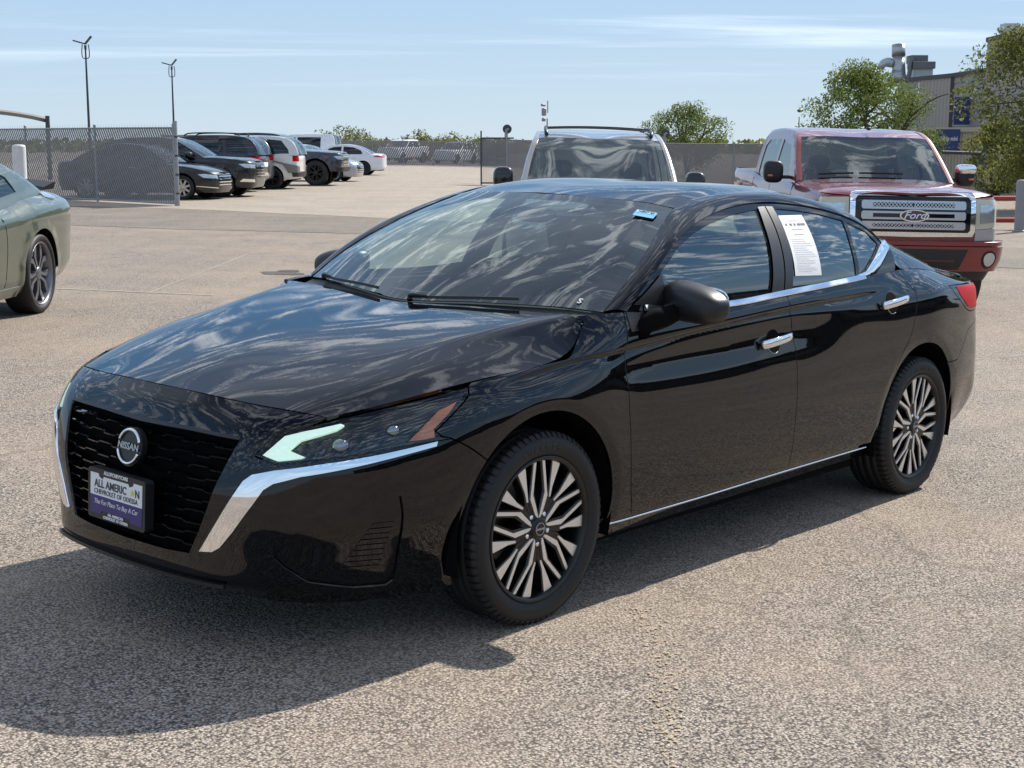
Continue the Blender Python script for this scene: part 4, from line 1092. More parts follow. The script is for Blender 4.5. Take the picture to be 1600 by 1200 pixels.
# chrome along the waist, kicking up behind the quarter window
KC = [(.53, gz(.53)+.002)]+[(x, gz(x)+.002) for x in (.8, 1.1, 1.4, 1.7, 2.0, 2.2)]+[(2.30, gz(2.3)+.001), (2.36, gz(2.36)+.004), (2.595, 1.193), (2.57, 1.225), (2.515, 1.207), (2.30, 1.098), (2.21, gz(2.2)+.023)]+[(x, gz(x)+.023) for x in (2.0, 1.7, 1.4, 1.1, .8)]+[(.56, gz(.56)+.018)]
KK = [(2.205, gz(2.2)+.001), (2.30, gz(2.3)+.001), (2.36, gz(2.36)+.004), (2.595, 1.193), (2.57, 1.225), (2.515, 1.207), (2.30, 1.098), (2.21, gz(2.2)+.023)]
mb = MB(); panel(mb, sedan_glass, KK, .0085, off=.004, depth=.014, gap=0, dome=.002)
xs = np.linspace(.60, 2.26, 40); q = np.c_[xs, belt_z(xs)+.012]; P_ = sedan_glass.pos(q)+np.array([0, -.004, 0]); V, F = sweep_geo(P_, [(-.006, -.012), (.009, -.012), (.010, -.008), (-.003, .009), (-.008, .009)]); mb.add(V, F)
pair(mb, 'waist_strip', M['chrome'], CAR)
mb = MB(); panel(mb, sedan_glass, [(2.375, gz(2.375)+.003), (2.60, gz(2.6)+.003), (2.61, 1.13), (2.60, 1.188)], .03, off=.003, depth=.01, gap=.002); pair(mb, 'corner_trim', M['gloss_black'], CAR)
mb = MB(); panel(mb, sedan_glass, [(.535, gz(.53)+.02), (.728, gz(.73)+.022), (.728, 1.160), (.62, 1.100)], .03, off=.001, depth=0, gap=.001); pair(mb, 'sail_panel', M['satin_black'], CAR)
# ------------------------------------------------------------------ wheels and fittings of the black sedan
for x, ph in ((0, .34), (2.80, .05)):
    for sd in (-1, 1): sedan_wheel(CAR, x, sd, steer=-.012 if x == 0 else 0, phase=ph+(0 if sd < 0 else .4))
def curve_panel(mb, pts, **k): return panel(mb, sedan, pts, **k)
def ell(c, a, b, n=24): return [(c[0]+a*math.cos(t), c[1]+b*math.sin(t)) for t in np.linspace(0, 2*np.pi, n, endpoint=False)]
# door handles in their cups
for door, (x0, z0), (x1, z1) in ((door_f, (1.358, .840), (1.590, .862)), (door_r, (2.350, .938), (2.590, .958))):
    xs = np.linspace(x0, x1, 14); zs = np.linspace(z0, z1, 14); t = np.linspace(0, 1, 14)
    o = .010+.026*np.sin(np.pi*np.clip(t*1.02, 0, 1))**.55
    P_ = sedan.pos(np.c_[xs, zs])+sedan.nrm(np.c_[xs, zs])*o[:, None]; hw = .0125+.004*np.sin(np.pi*t)
    V, F = sweep_geo(P_, [(math.cos(a)*.010, math.sin(a)*.0185) for a in np.linspace(0, 2*np.pi, 12, endpoint=False)])
    mb = MB(); mb.add(V, F, smooth=True); hd = pair(mb, 'handle', M['chrome'], door)
    c = ((x0+x1)/2-.01, (z0+z1)/2)
    mb = MB(); panel(mb, sedan, ell(c, .052, .048), .02, off=.0012, depth=0, gap=0); pair(mb, 'handle_cup', M['void'], door)
    P_ = sedan.pos(ell(c, .053, .049, 40)+[ell(c, .053, .049, 40)[0]]); P_ = P_+sedan.nrm(ell(c, .053, .049, 40)+[ell(c, .053, .049, 40)[0]])*.001
    mb = MB(); mb.add(*tube_geo(P_[20:34], .0022, 6), smooth=True); pair(mb, 'cup_rim', M['dark_chrome'], door)
# door mirrors
V, F = ellipsoid_geo((0, 0, 0), (1, 1, 1), 40, 24, 3.0)
V = V.copy(); s = np.clip((V[:, 1]+1)/2, 0, 1)               # 1 at the inner end
V[:, 2] = np.where(V[:, 2] > 0, V[:, 2]*(.50+.50*s**.6), V[:, 2]*(.80+.12*s)); V[:, 0] *= np.where(V[:, 0] < 0, 1.0, .55)
V = V*np.array([.093, .138, .084])+np.array([.782, -.962, 1.057]); V[:, 2] += (V[:, 1]+.968)*.05
V = rot(V, -.12, 'z', (.785, -.968, 1.06))
mb = MB(); mb.add(V, F, smooth=True); mir = pair(mb, 'door_mirror', M['satin_black'], CAR)
V, F = ellipsoid_geo((.826, -.962, 1.060), (.006, .108, .056), 24, 10, 3); mb = MB(); mb.add(V, F, smooth=True); pair(mb, 'mirror_glass', M['chrome'], mir)
mb = MB(); P_ = np.array([(.565, -.866, .945), (.572, -.880, .980), (.60, -.893, 1.008), (.70, -.915, 1.022)]); mb.add(*sweep_geo(P_, [(-.026, -.028), (.026, -.028), (.030, .02), (.0, .032), (-.030, .02)]), smooth=True)
pair(mb, 'mirror_arm', M['void'], mir)
mb = MB(); panel(mb, sedan, [(.50, .962), (.50, 1.03), (.64, 1.022), (.74, 1.014), (.70, .985), (.60, .966)], .03, off=.003, depth=.006, gap=0); pair(mb, 'mirror_base', M['satin_black'], mir)
# scuttle and wipers
he = HG[-1]; we = WG[0]
a = resample(he, 41); b = resample(we, 41)+np.array([.01, 0, -.012]); mid = (a+b)/2+np.array([0, 0, -.022])
G = np.stack([a+np.array([.004, 0, -.016]), mid, b], 0); mb = MB(); add_grid(mb, G, skirt=0); mb.build('scuttle_panel', M['black_plastic'], CAR)
def screen(w, t):
    """point on the windscreen: w across (-1..1), t upwards (0..1)"""
    i = t*(WG.shape[0]-1); j = (1+w)/2*(WG.shape[1]-1); i0, j0 = int(min(i, WG.shape[0]-2)), int(min(j, WG.shape[1]-2)); f, g = i-i0, j-j0
    return (WG[i0, j0]*(1-f)+WG[i0+1, j0]*f)*(1-g)+(WG[i0, j0+1]*(1-f)+WG[i0+1, j0+1]*f)*g
SGN = 1 if WG[0, 0, 1] < 0 else -1                              # +w is the car's right when SGN is 1
for (w0, t0, w1, t1, hw) in ((-.06, -.01, -.52, .012, 0), (.66, -.01, .16, .02, 0)):
    n = 12; P_ = np.array([screen(SGN*(w0+(w1-w0)*q), max(0, t0+(t1-t0)*q)) for q in np.linspace(0, 1, n)])+np.array([-.010, 0, .014])
    mb = MB(); mb.add(*sweep_geo(P_, [(-.004, -.008), (.004, -.008), (.003, .003), (-.003, .003)])); wp = mb.build('wiper', M['black_plastic'], CAR)
    ar = np.array([P_[0]+[.0, 0, -.02], P_[0]+[-.003, 0, .004], P_[1]+[-.002, 0, .004], P_[2]+[-.001, 0, .002]]); mb = MB(); mb.add(*tube_geo(resample(ar, 10), np.linspace(.011, .004, 10), 8), smooth=True)
    mb.build('wiper_arm', M['satin_black'], wp)
# maker's badge
bc = sedan.pos([(U0, .612)])[0]+np.array([-.004, 0, 0]); bx = np.array([0, -1., 0]); by = np.array([.20, 0, .98])
def bpt(a, b, d=0): n = np.cross(bx, by); return bc+bx*a+by*b+n*d
mb = MB(); mb.add(*prism_geo([(.066*math.cos(t), .064*math.sin(t)) for t in np.linspace(0, 2*np.pi, 40, endpoint=False)], -.02, .002, bpt)); badge = mb.build('badge', M['satin_black'], CAR)
for r0, rr_ in ((.057, .0052),):
    P_ = np.array([bpt(r0*math.cos(t), r0*.97*math.sin(t), .006) for t in np.linspace(.30, math.pi-.30, 24)]); mb = MB(); mb.add(*tube_geo(P_, rr_, 8), smooth=True); mb.build('badge_ring', M['chrome'], badge)
    P_ = np.array([bpt(r0*math.cos(t), -r0*.97*math.sin(t), .006) for t in np.linspace(.30, math.pi-.30, 24)]); mb = MB(); mb.add(*tube_geo(P_, rr_, 8), smooth=True); mb.build('badge_ring', M['chrome'], badge)
text_obj('badge_lettering', 'NISSAN', .030, M['badge_silver'], badge, frame_matrix(bpt(0, 0, .006), bx, by), extrude=.003, bold=.0009, squeeze=1.12)
# number plate in its dealer frame
pc = np.array([-1.064, 0, .447]); px_, py_ = np.array([0, -1., 0]), np.array([.03, 0, 1.])
def ppt(a, b, d=0): n = np.cross(px_, py_); n = n/np.linalg.norm(n); return pc+px_*a+py_*b+n*d
def rr_poly(w, h, r, n=5):
    o = []
    for cx_, cy_, a0 in ((w/2-r, h/2-r, 0), (-w/2+r, h/2-r, 90), (-w/2+r, -h/2+r, 180), (w/2-r, -h/2+r, 270)):
        o += [(cx_+r*math.cos(math.radians(a0+90*k/n)), cy_+r*math.sin(math.radians(a0+90*k/n))) for k in range(n+1)]
    return o
mb = MB(); mb.add(*prism_geo(rr_poly(.318, .166, .012), -.03, .004, ppt)); plate = mb.build('number_plate', M['satin_black'], CAR)
W_, H_ = .288, .134
mb = MB(); mb.add(*prism_geo([(-W_/2, -.006), (W_/2, -.006), (W_/2, .067), (.098, .067), (.096, .058), (.075, .050), (.068, .060), (-.068, .060), (-.075, .050), (-.096, .058), (-.098, .067), (-W_/2, .067)], .0, .0052, ppt)); mb.build('plate_face', M['white'], plate)
mb = MB(); mb.add(*prism_geo([(-W_/2, -.006), (W_/2, -.006), (W_/2, -.067), (.085, -.067), (.078, -.054), (-.078, -.054), (-.085, -.067), (-W_/2, -.067)], .0, .0052, ppt)); mb.build('plate_band', M['purple'], plate)
def ptxt(s, a, b, size, mat, **k): return text_obj('plate_lettering', s, size, M[mat], plate, frame_matrix(ppt(a, b, .0058), px_, py_), **k)
ptxt('ALL AMERIC', -.030, .034, .036, 'ink', squeeze=.92, bold=.0006); ptxt('N', .119, .034, .036, 'ink', squeeze=.92, bold=.0006)
ptxt('\u2605', .090, .034, .028, 'yellow_print') if False else None
st = []
for k in range(10): r_ = .013 if k % 2 == 0 else .0055; st.append((.092+r_*math.cos(math.pi/2+k*math.pi/5), .034+r_*math.sin(math.pi/2+k*math.pi/5)))
mb = MB(); mb.add(*prism_geo(st, .005, .0062, ppt)); mb.build('plate_star', M['yellow_print'], plate)
ptxt('CHEVROLET OF ODESSA', 0, .008, .0225, 'ink', squeeze=.98)
ptxt('The Fun Place To Buy A Car', 0, -.026, .0225, 'white', squeeze=.93, shear=.25)
ptxt('ALLOFCHEVYCARS', 0, .0735, .0165, 'white', squeeze=.95, bold=.0004); ptxt('ALL AMERICAN', 0, -.0615, .0125, 'white', bold=.0004); ptxt('CHEVROLET OF ODESSA', 0, -.0735, .0125, 'white', bold=.0004)
# windscreen stickers
def sticker(name, w, t, ww, hh, mat, parent=ws, off=.004):
    c = screen(SGN*w, t); du = screen(SGN*(w-.02), t)-c; dv = screen(SGN*w, min(1, t+.02))-c
    du = du/np.linalg.norm(du); n = np.cross(du, dv); n /= np.linalg.norm(n); dv = np.cross(n, du); c = c+n*off
    mb = MB(); mb.add([c-du*ww/2-dv*hh/2, c+du*ww/2-dv*hh/2, c+du*ww/2+dv*hh/2, c-du*ww/2+dv*hh/2], [(0, 1, 2, 3)])
    return mb.build(name, mat, parent), c, du, dv, n
sb_, c, du, dv, n = sticker('blue_sticker', -.80, .845, .085, .058, M['blue_sticker'])
mb = MB(); q = lambda a, b: c+du*a+dv*b+n*.001
mb.add([q(-.038, .002), q(.038, .002), q(.038, .025), q(-.038, .025)], [(0, 1, 2, 3)]); mb.build('sticker_panel', pm('pale_blue_print', (.35, .66, .86), .5), ws)
text_obj('sticker_lettering', 'NEXT 23', .017, M['ink'], ws, frame_matrix(q(.002, .014) + n*.0006, du, dv), bold=.0004)
c = screen(SGN*-.80, .045); du = screen(SGN*-.82, .045)-c; dv = screen(SGN*-.80, .07)-c; n = np.cross(du, dv); n /= np.linalg.norm(n)
text_obj('screen_letter', 'S', .036, M['white'], ws, frame_matrix(c+n*.002, du, dv), bold=.001, shear=.2)
# paper hung inside the rear door glass
PW = [(1.729, 1.352), (1.930, 1.352), (1.887, 1.100), (1.671, 1.107)]
PAPER = thing('window_sheet', 'white printed sheet stuck to the rear side window of the black sedan', 'paper'); PAPER.matrix_world = CAR.matrix_world.copy()
mb = MB(); panel(mb, sedan_glass, PW, .04, off=-.0065, depth=0, gap=0); mb.build('sheet', M['paper'], PAPER)
def pq(s, t): return (np.array(PW[0])*(1-s)+np.array(PW[1])*s)*(1-t)+(np.array(PW[3])*(1-s)+np.array(PW[2])*s)*t
lines = [(.34, .66, .085, .012, 'grey_ink'), (.30, .75, .225, .010, 'grey_ink'), (.32, .70, .31, .012, 'grey_ink')]
for k in range(16): lines.append((.10+.02*RNG.random(), .60+.32*RNG.random(), .39+.036*k, .006, 'grey_ink'))
for s0, s1, t, h, m_ in lines:
    mb = MB(); panel(mb, sedan_glass, [pq(s0, t), pq(s1, t), pq(s1, t+h), pq(s0, t+h)], .05, off=-.0055, depth=0, gap=0); mb.build('print_line', M[m_], PAPER)
for k, (s0, s1) in enumerate([(.13, .20), (.30, .40), (.46, .54), (.60, .74), (.76, .92)]):
    mb = MB(); panel(mb, sedan_glass, [pq(s0, .135), pq(s1, .135), pq(s1, .170), pq(s0, .170)], .05, off=-.0055, depth=0, gap=0); mb.build('print_heading', M['ink'], PAPER)
# cabin
def rbox(name, c, s, mat, parent, p=5, ry=0., seg=(20, 12), rz=0.):
    V, F = ellipsoid_geo((0, 0, 0), np.array(s)/2, seg[0], seg[1], p); V = rot(rot(V, ry, 'y'), rz, 'z')+np.array(c); mb = MB(); mb.add(V, F, smooth=True); return mb.build(name, mat, parent)
for y in (-.37, .37):
    st_ = rbox('front_seat', (1.42, y, .46), (.52, .50, .20), M['seat'], CAR, 4)
    rbox('seat_back', (1.74, y, .76), (.15, .48, .66), M['seat'], st_, 3.5, .28); rbox('head_rest', (1.88, y, 1.165), (.10, .25, .17), M['seat'], st_, 3, .2)
bs_ = rbox('rear_seat', (2.30, 0, .50), (.50, 1.30, .22), M['seat'], CAR, 5); rbox('seat_back', (2.62, 0, .80), (.16, 1.30, .60), M['seat'], bs_, 5, .4)
for y in (-.36, .36): rbox('head_rest', (2.80, y, 1.12), (.11, .26, .15), M['seat'], bs_, 3, .3)
mb = MB(); P_ = np.array([(.62, y, .93) for y in np.linspace(-.72, .72, 13)])
mb.add(*sweep_geo(P_, [(-.30, .06), (-.05, .075), (.12, .055), (.17, -.02), (.16, -.30), (-.30, -.30)][::-1]), smooth=False); dash = mb.build('dashboard', M['dash'], CAR)
rbox('instrument_hood', (.80, -.37, .995), (.16, .38, .07), M['dash'], dash, 3)
t = np.linspace(0, 2*np.pi, 33); P_ = np.stack([np.zeros(33), .185*np.cos(t), .185*np.sin(t)], 1); P_ = rot(P_, -.42, 'y')+np.array([.98, -.37, .93]); mb = MB(); mb.add(*tube_geo(P_, .015, 8, False), smooth=True)
stw = mb.build('steering_wheel', M['dash'], CAR); rbox('wheel_boss', (.96, -.37, .93), (.08, .17, .13), M['dash'], stw, 3, -.42)
rbox('inner_mirror', (.98, 0, 1.325), (.03, .22, .06), M['satin_black'], CAR, 4, .2)
V, F = box_geo((1.55, 0, .32), (2.5, 1.5, .06)); mb = MB(); mb.add(V, F); mb.build('cabin_floor', M['seat'], CAR)
V, F = box_geo((2.95, 0, 1.0), (.45, 1.3, .02)); mb = MB(); mb.add(V, F); mb.build('parcel_shelf', M['seat'], CAR)
for nm, x0, x1 in (('front_door_card', .55, 1.56), ('rear_door_card', 1.66, 2.5)):
    V, F = box_geo(((x0+x1)/2, -.815, .68), (x1-x0, .03, .64)); mb = MB(); mb.add(V, F); pair(mb, nm, M['dash'], CAR)
# ------------------------------------------------------------------ a plainer body builder for the other vehicles (front axle at x = 0, nose towards -x)
M['car_trim'] = pm('car_trim', (.015, .015, .016), .5)
M['dark_glass'] = glass_mat('privacy_glass', (.10, .11, .11), 1.6)
M['clear_glass'] = glass_mat('screen_glass', (.50, .58, .56), 2.1)
M['lamp_glass'] = pm('lamp_glass', (.55, .57, .58), .12, .6, coat=1.)
M['silver_wheel'] = pm('silver_wheel', (.50, .50, .51), .3, .9)
M['dark_wheel'] = pm('dark_wheel', (.03, .03, .032), .35, .5)
def plain_wheel(parent, x, y, R_, r_, w, spokes, mat, style='twin', steer=0.):
    side = -1 if y < 0 else 1
    wr = link('wheel', None, parent); wr.location = (x, y, R_-.004); wr.rotation_euler = (0, 0, steer if side < 0 else math.pi+steer); wr.empty_display_size = .1
    tyre_mb(R_, r_, w, 40, False).build('tyre', M['tyre'], wr)
    mb = MB(); h = w/2; V, F = lathe_geo([(r_-.01, -h*.8), (r_+.004, -h*.9), (r_-.006, -h*.95), (r_-.02, -h*.8), (r_-.05, h*.1), (r_-.05, h*.8)], 32); mb.add(V, F, smooth=True); mb.build('rim', mat, wr)
    mb = MB(); V, F = lathe_geo([(0, -h*.1), (r_-.03, -h*.1)], 24); mb.add(V, F); mb.build('brake_disc', M['void'], wr)
    for k in range(spokes):
        a = .3+2*math.pi*k/spokes
        if style == 'twin':
            for g in (-1, 1):
                pl = [(.05, .0*g), (.06, .035*g), (.55*r_, .08*g*r_/.25), (r_-.01, .075*g*r_/.25), (r_-.01, .035*g*r_/.25), (.5*r_, .045*g*r_/.25)]
                MB().add(*disc_prism(pl, -h*.72, -h*.4, a)).build('spoke', mat, wr)
        else:
            MB().add(*disc_prism([(.03, -.03), (r_-.01, -.028*r_/.25), (r_-.01, .028*r_/.25), (.03, .03)], -h*.72, -h*.4, a)).build('spoke', mat, wr)
    mb = MB(); V, F = lathe_geo([(0, -h*.8), (.05, -h*.78), (.065, -h*.7), (.07, -h*.3)], 16); mb.add(V, F, smooth=True); mb.build('hub', mat, wr)
    return wr
class Shape: pass
def make_vehicle(name, label, category, S, paint, wheel, group=None, glass='dark_glass', detail=True):
    """S: dict with plan, z tables and outlines (see the specs). Returns the root and the skin."""
    root = thing(name, label, category, group=group)
    xr = S['wheelbase']; bz_ = lambda x: pchip([p[0] for p in S['belt']], [p[1] for p in S['belt']], x)
    rows = []
    for (x, w) in S['plan']:
        zt = float(bz_(x)); zb = float(np.interp(x, [p[0] for p in S['bottom']], [p[1] for p in S['bottom']])); zm = S.get('zmid', .62)
        rows.append(((x, w), [(zb, -.06), (zb+.08, -.015), (zb*.5+zm*.5, .0), (zm, .004), (zt-.14, S.get('hip', 0)), (zt-.05, -.016), (zt, S.get('shoulder', -.05)), (zt+.04, S.get('shoulder', -.05)-.06)]))
    arches = [((0, S['wz']), S['arch']), ((xr, S['wz']), S['arch'])]
    def extra(b, D):
        uu, zz = b.u[:, None], b.z[None, :]
        for (cx, cz), r in arches:
            rr = np.hypot(uu-cx, zz-cz); D = D+S.get('flare', .015)*(1-sstep(r+.05, r+.07, rr))*(zz > zb*.5)
        return D
    sk = Belt(S['plan'], rows, .8, zmax=S.get('ztop', 1.6), su=S.get('su', .05), sz=.02, extra=extra)
    u0, u1 = sk.u[0], sk.u[-1]
    # body: flank, nose and tail in one skin with the wheel openings cut out
    us = np.linspace(u0, u1, 60); top = [(u, float(sk.zrow(6, u))) for u in us]
    us2 = [u for u in us if (u < -S['arch'] or S['arch'] < u < xr-S['arch'] or u > xr+S['arch'])]
    bot = [(u, float(sk.zrow(0, u))) for u in us2]
    ap = []
    for (cx, cz), r in arches:
        zb_ = float(np.interp(cx, [p[0] for p in S['bottom']], [p[1] for p in S['bottom']])); a0 = math.degrees(math.asin(min(.98, (cz-zb_)/r)))
        t = np.radians(np.linspace(180+a0, -a0, 24)); ap.append([(cx+r*math.cos(a), cz+r*math.sin(a)) for a in t])
    out = [b for b in bot if b[0] < 0]+ap[0]+[b for b in bot if 0 < b[0] < xr]+ap[1]+[b for b in bot if b[0] > xr]+top[::-1]
    both_ends(sk, out, S.get('step', .07)).build('body', paint, root)
    sh = [(u, max(z-.03, .3)) for u, z in top]
    # inside of the body and wheel housings
    mb = MB()
    for (cx, cz), r in arches:
        t = np.radians(np.linspace(-25, 205, 18)); n = len(t)
        A = sk.pos(np.c_[cx+(r+.01)*np.cos(t), np.maximum(cz+(r+.01)*np.sin(t), .12)]); A[:, 1] += .02; B = A.copy(); B[:, 1] = -.45
        F = [(i, i+1, n+i+1, n+i) for i in range(n-1)]
        for sg in (1, -1): mb.add(np.r_[A, B]*np.array([1, sg, 1]), F, smooth=True); mb.add(np.r_[[[cx, -.45, cz]], B]*np.array([1, sg, 1]), [(0, i+1, i+2) for i in range(n-1)])
    xa, xb = S['plan'][0][0], S['plan'][-1][0]; zb0 = min(p[1] for p in S['bottom'])
    V, F = box_geo(((xa+xb)/2, 0, zb0+.06), ((xb-xa)*.92, 1.2, .06)); mb.add(V, F)
    V, F = box_geo((xr/2, 0, zb0+.05), (xr-2*S['arch']-.04, S['plan'][len(S['plan'])//2][1]*1.84, .06)); mb.add(V, F)
    und = mb.build('underbody', M['void'], root); und['kind'] = 'stuff'
    def edge(x, w=None):
        u = x if w is None else sk.u_at(x, w); return sk.pos([(u, float(sk.zrow(6, u)))])[0]*np.array([1, -1, 1])
    # bonnet
    def deck(nm, us_, cx_, cz_, mat, bulge=.02):
        E_ = [sk.pos([(u, float(sk.zrow(6, u)))])[0]*np.array([1, -1, 1]) for u in us_]; r_ = []
        for e, x, z in zip(E_, cx_, cz_): c = np.array([x, 0, z]); r_.append([c, c*.5+e*.5+[0, 0, bulge], c*.15+e*.85+[0, 0, bulge*.8], e])
        mb = MB(); add_grid(mb, grid_surface(r_, 24, 25, .02, .02), skirt=.02); return mb.build(nm, mat, root)
    h = S['bonnet']; n = len(h['x'])
    deck('bonnet', np.linspace(sk.u_at(S['plan'][0][0], h.get('w0', .55)), h['xe'], n), h['x'], h['z'], paint, h.get('bulge', .02))
    if 'boot' in S:
        h = S['boot']; n = len(h['x']); deck(h.get('name', 'boot_lid'), np.linspace(h['xe'], sk.u_at(S['plan'][-1][0], .55), n), h['x'], h['z'], h.get('mat', paint), h.get('bulge', .02))
    # cabin sides
    C = S['cabin']; zc = C['z0']; k1, k2 = C['lean']
    def fw(x, z):
        d = np.maximum(z-np.interp(x, [p[0] for p in S['belt']], [p[1] for p in S['belt']]), -.1)
        wb = np.interp(x, C['wx'], C['ww']); return wb-k1*d-k2*d*np.abs(d)
    wall = Wall(fw); o = np.array(C['outline'], float)
    topc = resample(o, 60, C.get('smooth', .010))
    base = [(x, float(bz_(x))-.02) for x in np.linspace(o[-1, 0], o[0, 0], 14)]
    poly = topc.tolist()+base; panes = C['panes']
    mb = MB(); panel(mb, wall, poly, .08, depth=.01, gap=0, holes=[np.array(p)[::(1 if area2(p) > 0 else -1)] for _, p in panes]); pair(mb, 'cabin_side', paint if not C.get('trim') else M['car_trim'], root)
    for nm, p in panes:
        mb = MB(); panel(mb, wall, p, .15, off=-.008, depth=0, gap=-.004); pair(mb, nm, M[C.get('front_glass', glass)] if nm == 'front_window' else M[glass], root)
    P2_ = wall.pos(topc)*np.array([1, -1, 1]); t = np.gradient(topc, axis=0); nn = np.c_[-t[:, 1], t[:, 0]]; nn /= np.linalg.norm(nn, axis=1)[:, None]; nn[nn[:, 1] < 0] *= -1
    rd = C.get('round', .05)
    P1_ = P2_+np.c_[nn[:, 0]*rd*.75, np.full(len(nn), -rd*1.3), nn[:, 1]*rd*.75]
    Md = (P1_+P2_)/2+np.c_[nn[:, 0]*rd*.32, np.full(len(nn), .25*rd), nn[:, 1]*rd*.32]
    G = gsmooth(np.stack([P1_, P1_*.5+Md*.5+.003, Md, P2_*.5+Md*.5, P2_], 1)*np.array([1, -1, 1]), .8, 0); mb = MB(); add_grid(mb, G, up=(0, -.5, .8), skirt=.01); pair(mb, 'roof_rail', paint, root)
    s = arc(topc)
    def span(nm, xa_, xb_, cpts, mat, bow, n=7, off=0.):
        ia, ib = np.argmin(np.linalg.norm(topc-np.array(xa_), axis=1)), np.argmin(np.linalg.norm(topc-np.array(xb_), axis=1)); ix = np.linspace(ia, ib, n); cc = resample(np.array(cpts), n); r_ = []
        for q, c2 in zip(ix, cc):
            e = np.array([np.interp(q, np.arange(60), P1_[:, k]) for k in range(3)]); c = np.array([c2[0], 0, c2[1]]); m_ = c*.55+e*.45; r_.append([c, m_+np.array(bow)*.75, c*.2+e*.8+np.array(bow)*.55, e])
        g = grid_surface(r_, 4*n, 33, .07, .07); mb = MB(); add_grid(mb, g, up=(bow[0]*10, 0, 1), skirt=.006, off=off); return mb.build(nm, mat, root), g
    i0, i1 = C['screen'], C['rear']
    ws_, wg = span('windscreen', o[0], i0[0], i0[1], M['clear_glass'], (-.05, 0, .015), off=-.004)
    rf_, rg = span('roof', i0[0], i1[0], C['roof'], paint, (0, 0, .018))
    span('rear_screen' if not C.get('solid_back') else 'cab_back', i1[0], o[-1], i1[1], M[glass], (.03, 0, .01), off=-.004)
    mb = MB(); add_grid(mb, rg[::4, ::4], skirt=0, off=-.05); mb.build('headlining', M['headliner'] if glass != 'dark_glass' else M['car_trim'], root)
    # cabin fittings
    V, F = box_geo((o[0, 0]+.30, 0, float(bz_(o[0, 0]))-.05), (.5, 1.4, .12), .04); MB().add(V, F).build('dashboard', M['dash'], root)
    for y in (-.38, .38):
        rbox('front_seat', (C['seat'], y, float(bz_(C['seat']))-.18), (.16, .46, .62), M['seat'], root, 3.5, .2); rbox('head_rest', (C['seat']+.09, y, float(bz_(C['seat']))+.22), (.10, .26, .18), M['seat'], root, 3, .2)
    V, F = box_geo(((o[0, 0]+o[-1, 0])/2, 0, .42), (o[-1, 0]-o[0, 0]-.2, 1.4, .08)); MB().add(V, F).build('cabin_floor', M['seat'], root)
    # wheels
    for x in (0, xr):
        for sg in (-1, 1): plain_wheel(root, x, sg*S['track'], S['wheel_r'], S['rim_r'], S['tyre_w'], wheel[0], M[wheel[1]], wheel[2] if len(wheel) > 2 else 'twin')
    root_s = Shape(); root_s.root = root; root_s.skin = sk; root_s.wall = wall; root_s.u0 = u0; root_s.u1 = u1; root_s.bz = bz_; root_s.P1 = P1_; root_s.topc = topc; root_s.wg = wg
    return root_s
def both_ends(sk, out, step):
    """flank outline that runs from the nose's centre line to the tail's, with its mirror image"""
    mb = MB(); poly = np.array(out, float)
    if area2(poly) < 0: poly = poly[::-1]
    p = densify(poly, step*.7); p[p[:, 0] < sk.u[0]+.003, 0] = sk.u[0]; p[p[:, 0] > sk.u[-1]-.003, 0] = sk.u[-1]
    Q, T = cdt(p, step); V = sk.pos(Q); N = sk.nrm(Q); A = V[T]; s = (np.cross(A[:, 1]-A[:, 0], A[:, 2]-A[:, 0])*N[T[:, 0]]).sum(); F = T if s > 0 else T[:, ::-1]
    mb.add(V, F, N); mb.add(*mirY(V, F, N)); return mb
def stick(veh, nm, poly, mat, off=.004, depth=.012, step=.06, parent=None, wall=False, sides='pair', gap=0., dome=0.):
    mb = MB(); panel(mb, veh.wall if wall else veh.skin, poly, step, off=off, depth=depth, gap=gap, dome=dome)
    if sides == 'pair': return pair(mb, nm, mat, parent or veh.root)
    return mb.build(nm, mat, parent or veh.root)
def stick_mid(veh, nm, poly, mat, off=.004, depth=.012, step=.06, tail=False):
    """a panel across the centre line of the nose or the tail; poly in (distance from the centre line, z)"""
    u0, u1, sk = veh.u0, veh.u1, veh.skin
    class Fl:
        pos = staticmethod(lambda q: sk.pos(np.c_[(u1-np.atleast_2d(q)[:, 0]) if tail else (u0+np.atleast_2d(q)[:, 0]), np.atleast_2d(q)[:, 1]]))
        nrm = staticmethod(lambda q: sk.nrm(np.c_[(u1-np.atleast_2d(q)[:, 0]) if tail else (u0+np.atleast_2d(q)[:, 0]), np.atleast_2d(q)[:, 1]]))
    mb = MB(); panel(mb, Fl, poly, step, off=off, depth=depth, gap=0, sym=0.); return mb.build(nm, mat, veh.root)
def seam_lines(veh, segs, w=.007):
    mb = MB()
    for pl in segs:
        pl = np.array(pl, float); pl = resample(pl, max(6, int(arc(pl)[-1]/.06))); P_ = veh.skin.pos(pl)+veh.skin.nrm(pl)*-.001
        mb.add(*tube_geo(P_, w*.5, 5, False))
    l, r = pair(mb, 'door_seam', M['void'], veh.root); l['kind'] = r['kind'] = 'stuff'
